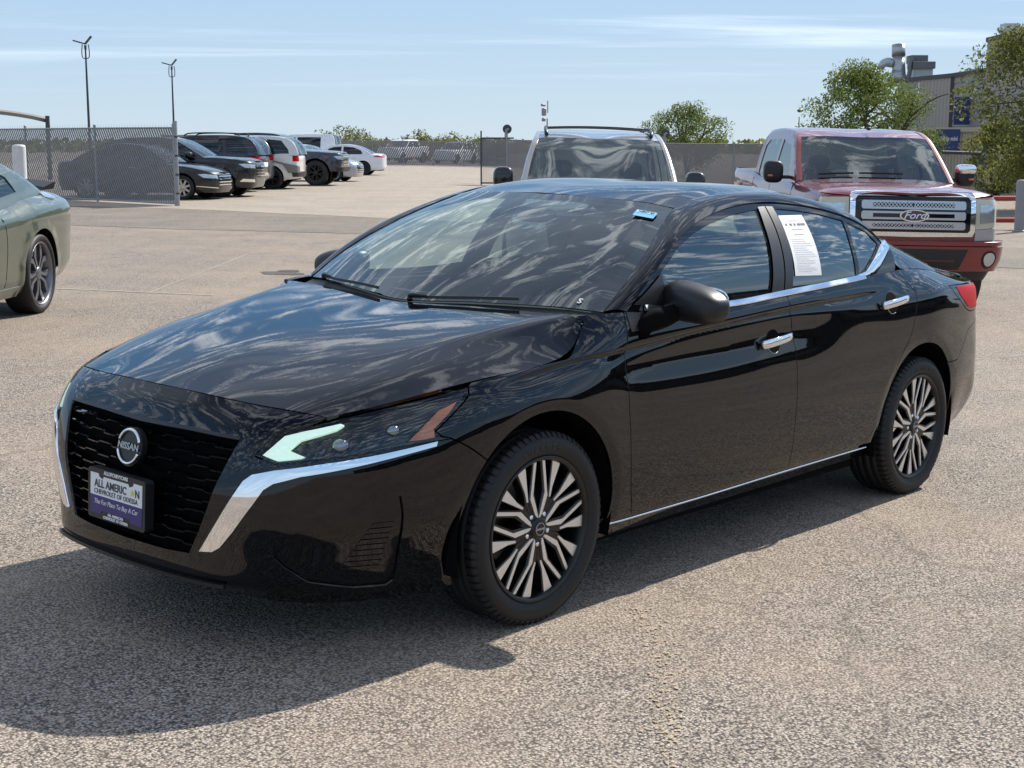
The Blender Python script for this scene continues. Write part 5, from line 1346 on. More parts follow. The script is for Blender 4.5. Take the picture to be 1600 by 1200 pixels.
def park(veh, wheel_xy, pt, heading, scale=1.):
    """put the vehicle so that its local point wheel_xy stands at pt, nose towards heading (a world x, y direction)"""
    root = veh.root if hasattr(veh, 'root') else veh
    a = math.atan2(heading[1], heading[0])+math.pi; c, s = math.cos(a), math.sin(a)
    ox = pt[0]-scale*(c*wheel_xy[0]-s*wheel_xy[1]); oy = pt[1]-scale*(s*wheel_xy[0]+c*wheel_xy[1])
    f = np.array([-c, -s]); l = np.array([s, -c]); z = lambda q: float(ground_z(q[0], q[1])); o_ = np.array([ox, oy])
    m = scale*veh.mid if hasattr(veh, 'mid') else 1.4*scale
    zc = z(o_-f*m); pitch = (z(o_-f*(m+1.3))-z(o_-f*(m-1.3)))/2.6; roll = (z(o_-f*m+np.array([-s, c])*.8)-z(o_-f*m-np.array([-s, c])*.8))/1.6
    X = np.array([c, s, pitch]); X /= np.linalg.norm(X); Yv = np.array([-s, c, roll]); Yv -= X*(X@Yv); Yv /= np.linalg.norm(Yv); Zv = np.cross(X, Yv)
    Mx = mathutils.Matrix([list(X*scale), list(Yv*scale), list(Zv*scale)]).transposed().to_4x4(); Mx.translation = mathutils.Vector((ox, oy, zc-pitch*m)); root.matrix_world = Mx
# ------------------------------------------------------------------ paints and body specs of the other vehicles
M['sage'] = car_paint('sage_paint', (.082, .106, .068), .45, rough=.28, dust=.15)
M['grille_alloy'] = pm('grille_alloy', (.50, .50, .50), .32, .9)
M['grey_wheel'] = pm('grey_wheel', (.22, .22, .24), .35, .8)
M['red'] = car_paint('red_paint', (.20, .005, .009), .1, rough=.35, dust=.05)
M['pearl'] = car_paint('pearl_paint', (.33, .315, .30), .3, rough=.35, dust=.1)
M['black2'] = car_paint('black_paint_dusty', (.004, .004, .006), dust=.02, ior_gain=.2)
M['maroon_black'] = car_paint('dark_plum_paint', (.016, .010, .012), dust=.06, ior_gain=.2)
M['silver'] = car_paint('silver_paint', (.42, .43, .45), .6, rough=.3, dust=.1)
M['cream'] = car_paint('white_paint', (.72, .71, .67), .0, rough=.4, dust=.08)
M['navy'] = car_paint('navy_paint', (.008, .011, .032), .1, dust=.04)
M['white_car'] = car_paint('bright_white_paint', (.74, .75, .77), .0, rough=.4, dust=.05)
M['cladding'] = pm('grey_cladding', (.20, .19, .17), .7)
M['fog_yellow'] = pm('aged_lamp', (.55, .54, .40), .2, coat=1.)
SEDAN = dict(plan=[(-.92,0),(-.91,.3),(-.86,.55),(-.72,.74),(-.45,.87),(0,.912),(.8,.915),(1.8,.915),(2.7,.915),(3.1,.885),(3.5,.79),(3.68,.6),(3.75,.3),(3.76,0)],
    belt=[(-.92,.70),(-.6,.78),(-.2,.86),(.5,.95),(1.5,.965),(2.7,.995),(3.2,1.0),(3.76,.97)], bottom=[(-.95,.19),(0,.2),(2.7,.2),(3.8,.28)], wheelbase=2.75, wz=.34, arch=.375, track=.80, wheel_r=.33, rim_r=.228, tyre_w=.21, zmid=.55, flare=.008,
    bonnet=dict(x=[-.90,-.55,-.1,.42], z=[.735,.835,.925,.995], xe=.52, w0=.42), boot=dict(x=[3.18,3.5,3.74], z=[1.06,1.05,1.0], xe=3.12),
    cabin=dict(z0=.96, lean=(.2,.66), wx=[.4,1,2,3.2], ww=[.82,.855,.855,.78], outline=[(.46,.955),(.95,1.27),(1.25,1.39),(1.8,1.44),(2.3,1.39),(2.75,1.22),(3.15,1.0)],
      screen=((1.25,1.39),[(.30,1.0),(.8,1.27),(1.2,1.43)]), rear=((2.3,1.39),[(2.36,1.42),(2.8,1.26),(3.2,1.06)]), roof=[(1.2,1.43),(1.8,1.485),(2.36,1.42)], seat=1.75,
      panes=[('front_window',[(.80,1.0),(1.05,1.27),(1.28,1.355),(1.68,1.385),(1.66,1.0)]),('rear_window',[(1.76,1.0),(1.77,1.385),(2.25,1.345),(2.62,1.2),(2.72,1.05),(2.6,1.01)])]))
SUV = dict(plan=[(-.92,0),(-.915,.35),(-.88,.62),(-.76,.82),(-.45,.93),(0,.955),(.8,.96),(1.8,.96),(2.8,.955),(3.2,.945),(3.5,.90),(3.68,.80),(3.75,.5),(3.77,0)],
    belt=[(-.92,.98),(-.5,1.05),(.4,1.11),(1.5,1.12),(2.8,1.14),(3.77,1.14)], bottom=[(-.95,.27),(0,.27),(2.8,.27),(3.8,.36)], wheelbase=2.85, wz=.38, arch=.42, track=.83, wheel_r=.375, rim_r=.245, tyre_w=.24, zmid=.70,
    bonnet=dict(x=[-.90,-.6,-.1,.40], z=[1.02,1.10,1.14,1.16], xe=.52, w0=.5), ztop=1.4,
    cabin=dict(z0=1.1, lean=(.13,.22), wx=[.4,1,2.5,3.6], ww=[.89,.905,.905,.87], outline=[(.50,1.10),(.95,1.42),(1.25,1.62),(1.7,1.70),(2.6,1.71),(3.25,1.66),(3.5,1.56),(3.66,1.34),(3.72,1.14)],
      screen=((1.25,1.62),[(.34,1.16),(.8,1.45),(1.17,1.66)]), rear=((3.25,1.66),[(3.36,1.68),(3.62,1.42),(3.76,1.14)]), roof=[(1.17,1.66),(2.2,1.765),(3.36,1.69)], seat=1.75, smooth=.012,
      panes=[('front_window',[(.85,1.15),(1.12,1.43),(1.32,1.58),(1.74,1.635),(1.72,1.15)]),('rear_window',[(1.82,1.15),(1.83,1.64),(2.60,1.64),(2.66,1.15)]),('quarter_window',[(2.76,1.16),(2.71,1.64),(3.18,1.60),(3.42,1.30),(3.44,1.17)])]))
TRUCK = dict(plan=[(-.95,0),(-.945,.4),(-.925,.72),(-.87,.88),(-.70,.965),(0,.985),(1,.98),(2.5,.98),(3.2,.98),(3.68,.985),(4.3,.98),(4.62,.95),(4.70,.8),(4.72,.4),(4.72,0)],
    belt=[(-.95,1.15),(-.5,1.19),(.3,1.225),(1.0,1.25),(2.9,1.27),(3.12,1.33),(4.72,1.36)], bottom=[(-.95,.42),(0,.42),(3.6,.45),(4.8,.52)], wheelbase=3.68, wz=.42, arch=.47, track=.84, wheel_r=.41, rim_r=.255, tyre_w=.28, zmid=.80, flare=.02, shoulder=-.03,
    bonnet=dict(x=[-.93,-.5,.1,.50], z=[1.19,1.25,1.29,1.31], xe=.62, w0=.60, bulge=.03), boot=dict(name='bed_cover', x=[3.12,3.9,4.66], z=[1.28,1.28,1.28], xe=3.14, mat=M['car_trim'], bulge=0), ztop=1.5,
    cabin=dict(z0=1.24, lean=(.16,.15), wx=[.5,1,3.1], ww=[.93,.935,.935], outline=[(.60,1.235),(1.02,1.555),(1.28,1.735),(1.6,1.815),(2.3,1.84),(2.85,1.82),(3.0,1.75),(3.08,1.27)],
      screen=((1.28,1.735),[(.48,1.31),(.85,1.575),(1.18,1.775)]), rear=((2.98,1.76),[(3.0,1.79),(3.06,1.5),(3.10,1.27)]), roof=[(1.18,1.775),(2.0,1.89),(3.0,1.80)], seat=1.75, smooth=.008, round=.06, solid_back=True,
      panes=[('front_window',[(.98,1.29),(1.15,1.53),(1.36,1.69),(1.85,1.745),(1.85,1.29)]),('rear_window',[(1.96,1.29),(1.96,1.75),(2.70,1.74),(2.86,1.66),(2.90,1.29)])]))
COUPE = dict(plan=[(-.95,0),(-.94,.4),(-.90,.65),(-.80,.82),(-.5,.93),(0,.955),(.9,.945),(1.8,.935),(2.4,.945),(2.95,.965),(3.5,.955),(3.85,.91),(4.02,.78),(4.08,.5),(4.10,0)],
    belt=[(-.95,.78),(-.5,.86),(.3,.93),(1.2,.955),(2.0,.955),(2.5,.985),(3.0,1.03),(3.6,1.05),(4.10,1.03)], bottom=[(-.95,.19),(0,.2),(2.9,.22),(3.5,.28),(4.1,.34)], wheelbase=2.946, wz=.365, arch=.40, track=.84, wheel_r=.362, rim_r=.285, tyre_w=.255, zmid=.50, flare=.010, shoulder=-.13, hip=.022,
    bonnet=dict(x=[-.93,-.4,.1,.62], z=[.83,.93,.98,1.02], xe=.72, w0=.5), boot=dict(x=[3.42,3.75,4.06], z=[1.10,1.09,1.06], xe=3.32),
    cabin=dict(z0=.98, lean=(.25,.55), wx=[.6,1.2,2.2,3.4], ww=[.84,.86,.86,.82], outline=[(.68,.96),(1.15,1.24),(1.50,1.37),(1.95,1.42),(2.4,1.39),(2.9,1.25),(3.38,1.06)],
      screen=((1.50,1.37),[(.5,1.02),(1.0,1.27),(1.42,1.41)]), rear=((2.4,1.39),[(2.5,1.43),(2.95,1.30),(3.42,1.11)]), roof=[(1.42,1.41),(1.95,1.465),(2.5,1.43)], seat=1.95,
      panes=[('front_window',[(1.02,1.02),(1.28,1.22),(1.55,1.325),(1.95,1.355),(2.05,1.02)]),('quarter_window',[(2.13,1.03),(2.05,1.35),(2.35,1.33),(2.68,1.22),(2.78,1.09)])]))
def spec(S, **k):
    S = dict(S); S['cabin'] = dict(S['cabin']); c = k.pop('cabin', None); S.update(k)
    if c: S['cabin'].update(c)
    return S
def lamps(v, front, rear, fm, rm=M['red_lamp']):
    if front: stick(v, 'headlight', front, fm, off=.003)
    if rear: stick(v, 'tail_light', rear, rm, off=.003)
def mirrors(v, x, z, w, mat, s=(.10, .13, .09)):
    V, F = ellipsoid_geo((x, -w, z), s, 18, 12, 3.2); mb = MB(); mb.add(V, F, smooth=True); pr = pair(mb, 'door_mirror', mat, v.root)
    V, F = box_geo((x, -w+s[1]+.03, z-.06), (.06, .12, .04), .01); mb = MB(); mb.add(V, F); pair(mb, 'mirror_arm', M['car_trim'], pr)
    return pr
def handles(v, pts, mat):
    for u, z in pts:
        P_ = v.skin.pos([(u, z), (u+.1, z+.004), (u+.2, z+.006)])+v.skin.nrm([(u, z)])*.02; mb = MB(); mb.add(*tube_geo(resample(P_, 6), .012, 8), smooth=True); pair(mb, 'door_handle', mat, v.root)
HR = RIGHT[:2]; HF = FWD
def head(r, f): h = HR*r+HF*f; return h/np.linalg.norm(h)
# ------------------------------------------------------------------ sage muscle coupe at the left edge
v = make_vehicle('muscle_coupe', 'sage green two-door muscle car cut off by the left edge, black boot spoiler', 'car', COUPE, M['sage'], (5, 'grey_wheel', 'twin'))
V, F = box_geo((0, 0, 0), (.20, 1.40, .025), .01); V[:, 2] += .06*np.clip(V[:, 0]/.2+.5, 0, 1)
mb = MB(); P_ = np.array([(3.98-.10*abs(y/.74)**2.5, y, 1.135-.03*abs(y/.74)**3) for y in np.linspace(-.74, .74, 17)]); mb.add(*sweep_geo(P_, [(-.15, -.03), (.03, -.02), (.05, .04), (.03, .045), (-.12, .0)]), smooth=False); mb.build('boot_spoiler', M['satin_black'], v.root)
stick(v, 'tail_light', [(v.u1-.75, .86), (v.u1-.05, .86), (v.u1-.05, .97), (v.u1-.75, .97)], M['red_lamp'])
c_ = [(3.42+.085*math.cos(t), 1.035+.03*math.sin(t)) for t in np.linspace(0, 2*np.pi, 20, endpoint=False)]
stick(v, 'fuel_cap', c_, M['chrome'], off=.012, dome=.01, sides='one')
seam_lines(v, [[(.62, .30), (.58, .6), (.66, .92)], [(2.16, .30), (2.20, .6), (2.12, .94)]]); handles(v, [(1.80, .86)], M['chrome']); mirrors(v, .98, 1.02, .99, M['sage'])
stick(v, 'side_skirt', [(.45, .20), (2.5, .20), (2.5, .29), (.45, .28)], M['sage'], off=.012)
lamps(v, [(v.u0+.30, .68), (v.u0+.72, .68), (v.u0+.72, .78), (v.u0+.30, .78)], None, M['lamp_glass'])
v.mid = 1.5; park(v, (2.946, -.95), pix(66, 489), head(-.045, -1)); coupe = v
# ------------------------------------------------------------------ pearl SUV facing the camera behind the sedan
v = make_vehicle('large_suv', 'pale silver SUV with black roof rails facing the camera behind the black sedan', 'SUV', spec(SUV, plan=[(x, w*.95) for x, w in SUV['plan']], cabin=dict(ww=[w*.91 for w in SUV['cabin']['ww']])), M['pearl'], (6, 'silver_wheel'), glass='glass')
for sg in (1, -1):
    P_ = np.array([(1.30, -.55*sg, 1.70), (1.40, -.56*sg, 1.745), (2.2, -.56*sg, 1.785), (3.0, -.55*sg, 1.755), (3.1, -.54*sg, 1.72)]); mb = MB(); mb.add(*tube_geo(resample(P_, 24), .020, 8), smooth=True); mb.build('roof_bar', M['satin_black'], v.root)
for x in (1.62, 2.7):
    P_ = np.array([(x, y, 1.795-.02*(y/.6)**2) for y in np.linspace(-.56, .56, 13)]); mb = MB(); mb.add(*sweep_geo(P_, [(-.035, -.008), (.035, -.008), (.02, .008), (-.02, .008)])); mb.build('cross_bar', M['satin_black'], v.root)
mirrors(v, .82, 1.24, .985, M['black2'], (.09, .105, .12)); 
stick_mid(v, 'grille', [(0, .62), (.5, .62), (.55, .95), (0, .95)], M['car_trim'])
lamps(v, [(v.u0+.58, .82), (v.u0+1.0, .86), (v.u0+1.05, .97), (v.u0+.58, .94)], [(v.u1-.8, .95), (v.u1-.45, .95), (v.u1-.45, 1.12), (v.u1-.8, 1.12)], M['lamp_glass'])
for y in (-.62, .05):
    P_ = np.array([(.36+.25*abs(y_)**2, y_, 1.155+.0*y_) for y_ in np.linspace(y, y+.55, 8)])+np.array([.03, 0, .03]); mb = MB(); mb.add(*tube_geo(P_, .010, 6)); mb.build('wiper', M['car_trim'], v.root)
v.mid = 1.4; q = rf(.86, 14.6); park(v, (0, 0), (q[0], q[1]), head(-.02, -1), 1.02); suv = v
# ------------------------------------------------------------------ red pickup
v = make_vehicle('red_pickup', 'dark red crew cab pickup with a chrome grille parked on the right', 'pickup truck', spec(TRUCK, wheel_r=.45, wz=.44, arch=.50), M['red'], (6, 'dark_wheel'), glass='glass'); T_ = v
fr = stick_mid(v, 'grille', [(0, .735), (.64, .745), (.665, .80), (.665, 1.16), (.64, 1.195), (0, 1.20)], M['chrome'], off=.02, depth=.06)
mb = stick_mid(v, 'grille_recess', [(0, .785), (.585, .785), (.61, .81), (.61, 1.12), (.585, 1.145), (0, 1.145)], M['gloss_black'], off=.024, depth=.004)
for z0, z1 in ((.815, .895), (.915, 1.0), (1.02, 1.105)):
    stick_mid(v, 'grille_bar', [(0, z0), (.535, z0), (.55, z0+.015), (.55, z1-.015), (.535, z1), (0, z1)], M['grille_alloy'], off=.040, depth=.014)
    stick_mid(v, 'bar_inlay', [(0, z0+.022), (.43, z0+.022), (.43, z1-.022), (0, z1-.022)], M['gloss_black'], off=.042, depth=.001)
mb = MB()
for z0, z1 in ((.837, .873), (1.042, 1.083)):
    for k in range(-11, 12):
        u = abs(k)*.0375; sg = 1 if k >= 0 else -1
        for d in (-1, 1):
            a = v.skin.pos([(v.u0+max(0, u-.018*d), z0), (v.u0+max(0, u+.018*d), z1)])+v.skin.nrm([(v.u0+u, z0)])*.044
            mb.add(*tube_geo(a*np.array([1, sg, 1]), .0038, 4))
o = mb.build('grille_mesh', M['machined'], v.root); o['kind'] = 'stuff'
oc = v.skin.pos([(v.u0, .958)])[0]+np.array([-.052, 0, 0]); 
def opt(a, b, d=0): return oc+np.array([-d, -a, b])
ov = lambda rx, ry: [(rx*math.cos(t), ry*math.sin(t)) for t in np.linspace(0, 2*np.pi, 36, endpoint=False)]
mb = MB(); mb.add(*prism_geo(ov(.155, .064), -.03, .006, opt)); bd = mb.build('badge', M['chrome'], v.root)
mb = MB(); mb.add(*prism_geo(ov(.140, .053), .0, .008, opt)); mb.build('badge_field', pm('badge_blue', (.012, .022, .075), .25, coat=1.), bd)
text_obj('badge_lettering', 'Ford', .105, M['white'], bd, frame_matrix(opt(0, .002, .0095), (0, -1, 0), (0, 0, 1)), shear=.35, squeeze=1.15, bold=.0012)
# head lamps, bumper, fog lamps
lamps(v, [(v.u0+.675, .82), (v.u0+1.0, .85), (v.u0+1.10, .91), (v.u0+1.06, 1.13), (v.u0+.675, 1.14)], [(v.u1-.98, .90), (v.u1-.72, .90), (v.u1-.72, 1.22), (v.u1-.98, 1.22)], M['fog_yellow'])
stick(v, 'lamp_bezel', [(v.u0+.675, .70), (v.u0+1.0, .715), (v.u0+1.04, .80), (v.u0+1.02, .845), (v.u0+.675, .815)], M['silver'], off=.006)
stick(v, 'lamp_reflector', [(v.u0+.72, .88), (v.u0+.94, .90), (v.u0+.96, 1.07), (v.u0+.72, 1.08)], M['lamp_glass'], off=.006, depth=.002)
stick_mid(v, 'bumper_step', [(0, .655), (.95, .655), (1.12, .665), (1.12, .70), (.95, .695), (0, .695)], M['red'], off=.085, depth=.09)
stick_mid(v, 'bumper', [(0, .43), (.95, .43), (1.10, .46), (1.15, .63), (.95, .645), (0, .645)], M['red'], off=.095, depth=.12)
stick_mid(v, 'bumper_grille', [(0, .45), (.50, .45), (.58, .62), (0, .62)], M['car_trim'], off=.099, depth=.003)
lp = v.skin.pos([(v.u0+.80, .53)])[0]; nn_ = v.skin.nrm([(v.u0+.80, .53)])[0]
for rr_, dd, mt in ((.075, .098, 'gloss_black'), (.055, .104, 'lamp_glass')):
    cpts = [(v.u0+.80+rr_*math.cos(t), .535+rr_*math.sin(t)) for t in np.linspace(0, 2*np.pi, 20, endpoint=False)]
    stick(v, 'fog_lamp' if rr_ < .06 else 'fog_bezel', cpts, M[mt], off=dd, depth=.01, step=.03)
stick(v, 'air_dam', [(v.u0+.0, .30), (v.u0+1.0, .30), (v.u0+1.0, .44), (v.u0, .44)], M['car_trim'], off=.05, depth=.02)
pr = mirrors(v, .90, 1.36, 1.13, M['car_trim'], (.075, .115, .13)); V, F = ellipsoid_geo((.875, -1.13, 1.43), (.08, .118, .06), 18, 10, 3.2); mb = MB(); mb.add(V, F, smooth=True); mb.build('mirror_cap', M['chrome'], pr[0])
V, F = box_geo((.815, -1.18, 1.315), (.03, .06, .025), .008); mb = MB(); mb.add(V, F); pair(mb, 'mirror_indicator', M['amber'], pr)
seam_lines(v, [[(.62, .5), (.60, 1.22)], [(1.90, .5), (1.91, 1.24)], [(2.98, .5), (3.0, 1.25)]]); handles(v, [(1.62, 1.10), (2.70, 1.12)], M['chrome'])
for sgn_, (wa, wb) in ((1, (-.55, .02)), (1, (.10, .68))):
    P_ = np.array([v.wg[2, int(round((1+w)/2*24))] for w in np.linspace(wa, wb, 8)])+np.array([-.02, 0, .025]); mb = MB(); mb.add(*tube_geo(P_, .012, 6)); mb.build('wiper', M['car_trim'], v.root)
V, F = ellipsoid_geo((1.42, -.10, 1.885), (.06, .03, .02), 10, 6); mb = MB(); mb.add(V, F, smooth=True); mb.build('roof_lamp', M['car_trim'], v.root)
for ch in v.root.children:
    if not ch.name.startswith('wheel'): ch.location.z += .13
v.mid = 1.8; park(v, (0, -.98), pix(1513, 484), head(.02, -1), .94)
# ------------------------------------------------------------------ the row of parked vehicles behind the fence, noses or tails towards the aisle
row = 'vehicles in the fenced yard'
def front_bits(v, z0, z1, gz0, gz1, w=.55, chrome=True):
    lamps(v, [(v.u0+.52, z0), (v.u0+.95, z0+.03), (v.u0+1.12, z1), (v.u0+.95, z1+.01), (v.u0+.52, z1-.03)], None, M['lamp_glass'])
    stick_mid(v, 'grille', [(0, gz0), (w*.8, gz0), (w, gz1), (0, gz1)], M['gloss_black'])
    if chrome:
        for k in range(4):
            z = gz0+(gz1-gz0)*(k+.5)/4; stick_mid(v, 'grille_bar', [(0, z-.012), (w*.85, z-.012), (w*.85, z+.012), (0, z+.012)], M['chrome'], off=.012)
v = make_vehicle('parked_sedan', 'black sedan nose-out in the yard, nearest car to the fence post', 'car', SEDAN, M['black2'], (8, 'silver_wheel', 'single'), row)
front_bits(v, .56, .68, .36, .66); stick(v, 'bumper_strip', [(v.u0+.5, .30), (v.u0+1.15, .36), (v.u0+1.15, .375), (v.u0+.5, .325)], M['chrome'], off=.006); handles(v, [(1.3, .84)], M['chrome']); mirrors(v, .85, .99, 1.0, M['black2'])
v.mid = 1.4; park(v, (0, .91), pix(285, 312.6), head(1, -.17))
v = make_vehicle('parked_crossover', 'black crossover nose-out in the yard, right behind the black sedan', 'SUV', spec(SUV, cabin=dict(outline=[(.50,1.08),(1.0,1.38),(1.35,1.55),(1.8,1.62),(2.6,1.60),(3.2,1.50),(3.5,1.38),(3.66,1.25),(3.72,1.12)], screen=((1.35,1.55),[(.34,1.15),(.85,1.42),(1.27,1.60)]), rear=((3.2,1.50),[(3.3,1.53),(3.6,1.33),(3.76,1.12)]), roof=[(1.27,1.60),(2.2,1.67),(3.3,1.53)],
     panes=[('front_window',[(.85,1.13),(1.15,1.38),(1.4,1.5),(1.8,1.55),(1.75,1.14)]),('rear_window',[(1.86,1.14),(1.9,1.55),(2.7,1.53),(3.2,1.38),(3.3,1.2)])])), M['black2'], (10, 'dark_wheel', 'single'), row)
front_bits(v, .80, .93, .55, .90, .5); stick(v, 'bumper_strip', [(v.u0+.55, .42), (v.u0+1.1, .44), (v.u0+1.0, .52), (v.u0+.6, .5)], M['chrome'], off=.006); handles(v, [(1.3, .98)], M['chrome']); mirrors(v, .85, 1.17, 1.05, M['black2'])
park(v, (0, .955), pix(345, 308.5), head(1, -.08))
v = make_vehicle('parked_suv', 'long dark SUV with roof rails, tail-out behind the black crossover', 'SUV', spec(SUV), M['maroon_black'], (6, 'dark_wheel'), row)
lamps(v, None, [(v.u1-1.05, .98), (v.u1-.55, .98), (v.u1-.55, 1.11), (v.u1-1.0, 1.11)], None); stick_mid(v, 'rear_plate', [(0, .78), (.26, .78), (.26, .92), (0, .92)], M['white'], tail=True); stick_mid(v, 'bumper_step', [(0, .50), (.85, .50), (.85, .60), (0, .60)], M['chrome'], off=.02, tail=True)
for sg in (1, -1):
    P_ = np.array([(1.35, -.60*sg, 1.735), (1.5, -.61*sg, 1.80), (2.2, -.61*sg, 1.82), (3.0, -.60*sg, 1.79), (3.1, -.59*sg, 1.74)]); mb = MB(); mb.add(*tube_geo(resample(P_, 16), .022, 6), smooth=True); mb.build('roof_bar', M['car_trim'], v.root)
stick_mid(v, 'tail_spoiler', [(0, 1.02), (.2, 1.02), (.2, 1.03), (0, 1.03)], M['car_trim'], tail=True)
park(v, (3.62, -.9), pix(398, 301), head(-1, .08))
v = make_vehicle('parked_suv', 'silver grey SUV showing only its tail lamp between two SUVs in the yard', 'SUV', spec(SUV), M['silver'], (6, 'silver_wheel'), row)
lamps(v, None, [(v.u1-1.05, .95), (v.u1-.45, .95), (v.u1-.45, 1.12), (v.u1-.95, 1.13)], None); park(v, (3.62, -.9), pix(418, 296.5), head(-1, .10))
v = make_vehicle('parked_suv', 'cream SUV with grey lower cladding, tail-out in the yard', 'SUV', spec(SUV), M['cream'], (6, 'dark_wheel'), row)
lamps(v, None, [(v.u1-.95, .92), (v.u1-.62, .92), (v.u1-.62, 1.10), (v.u1-.95, 1.10)], None)
stick(v, 'cladding', [(2.0, .40), (2.30, .45), (2.42, .72), (2.6, .86), (2.95, .90), (3.25, .82), (3.42, .55), (3.9, .55), (3.9, .74), (3.3, .86), (2.95, .95), (2.5, .93), (2.0, .62)], M['cladding'], off=.03); stick_mid(v, 'rear_bumper', [(0, .42), (.95, .42), (1.0, .58), (0, .58)], M['car_trim'], off=.03, tail=True)
park(v, (2.85, -.95), pix(424, 296), head(-1, .03))
v = make_vehicle('parked_pickup', 'navy blue pickup on big black tyres, nose-out in the yard', 'pickup truck', spec(TRUCK, wheel_r=.46, wz=.47, arch=.52, rim_r=.27, bottom=[(-.95,.52),(0,.52),(3.6,.55),(4.8,.6)]), M['navy'], (6, 'dark_wheel'), row)
front_bits(v, .92, 1.06, .70, 1.10, .6); stick_mid(v, 'bumper', [(0, .55), (1.0, .55), (1.05, .68), (0, .68)], M['car_trim'], off=.08, depth=.1); mirrors(v, .9, 1.36, 1.12, M['chrome'], (.07, .10, .12))
v.mid = 1.8; park(v, (0, .985), pix(493, 290.5), head(1, -.06))
v = make_vehicle('parked_saloon', 'saloon with a bright silver nose, showing just beyond the navy pickup', 'car', SEDAN, M['silver'], (5, 'silver_wheel'), row)
front_bits(v, .58, .70, .36, .66); v.mid = 1.4; park(v, (0, .91), pix(522, 284), head(1, -.14))
v = make_vehicle('parked_van', 'white van with dark windows standing behind the navy pickup', 'van', spec(SUV, cabin=dict(outline=[(.50,1.10),(.85,1.50),(1.1,1.80),(1.5,1.92),(2.6,1.94),(3.4,1.93),(3.6,1.86),(3.68,1.5),(3.72,1.14)], screen=((1.1,1.80),[(.34,1.16),(.7,1.5),(1.02,1.84)]), rear=((3.5,1.90),[(3.6,1.93),(3.7,1.5),(3.76,1.14)]), roof=[(1.02,1.84),(2.2,1.99),(3.6,1.94)],
     panes=[('front_window',[(.85,1.2),(1.1,1.6),(1.25,1.74),(1.7,1.82),(1.7,1.2)]),('rear_window',[(1.8,1.2),(1.8,1.83),(3.0,1.83),(3.0,1.2)])])), M['white_car'], (5, 'silver_wheel'), row)
park(v, (3.62, -.9), pix(520, 272), head(-1, .1))
v = make_vehicle('parked_sedan', 'white sedan tail-out at the far end of the yard row', 'car', SEDAN, M['white_car'], (10, 'dark_wheel', 'single'), row)
lamps(v, None, [(v.u1-1.15, .88), (v.u1-.3, .86), (v.u1-.3, .94), (v.u1-1.0, .955)], None); stick_mid(v, 'tail_spoiler', [(0, .965), (.6, .965), (.6, .985), (0, .985)], M['car_trim'], tail=True, off=.02); handles(v, [(1.3, .84), (2.2, .86)], M['white_car'])
park(v, (2.75, -.91), pix(567.5, 274), head(-1, .05))
v = make_vehicle('pale_pickup', 'pale pickup half hidden behind the far fence, left one', 'pickup truck', TRUCK, M['white_car'], (6, 'dark_wheel'), 'vehicles behind the far fence'); q = rf(-9.6, 118); park(v, (0, 0), q, head(-.45, -1))
v = make_vehicle('pale_suv', 'pale SUV half hidden behind the far fence, right one', 'SUV', SUV, M['white_car'], (6, 'dark_wheel'), 'vehicles behind the far fence'); q = rf(-5.2, 118); park(v, (0, 0), q, head(-.5, -1))
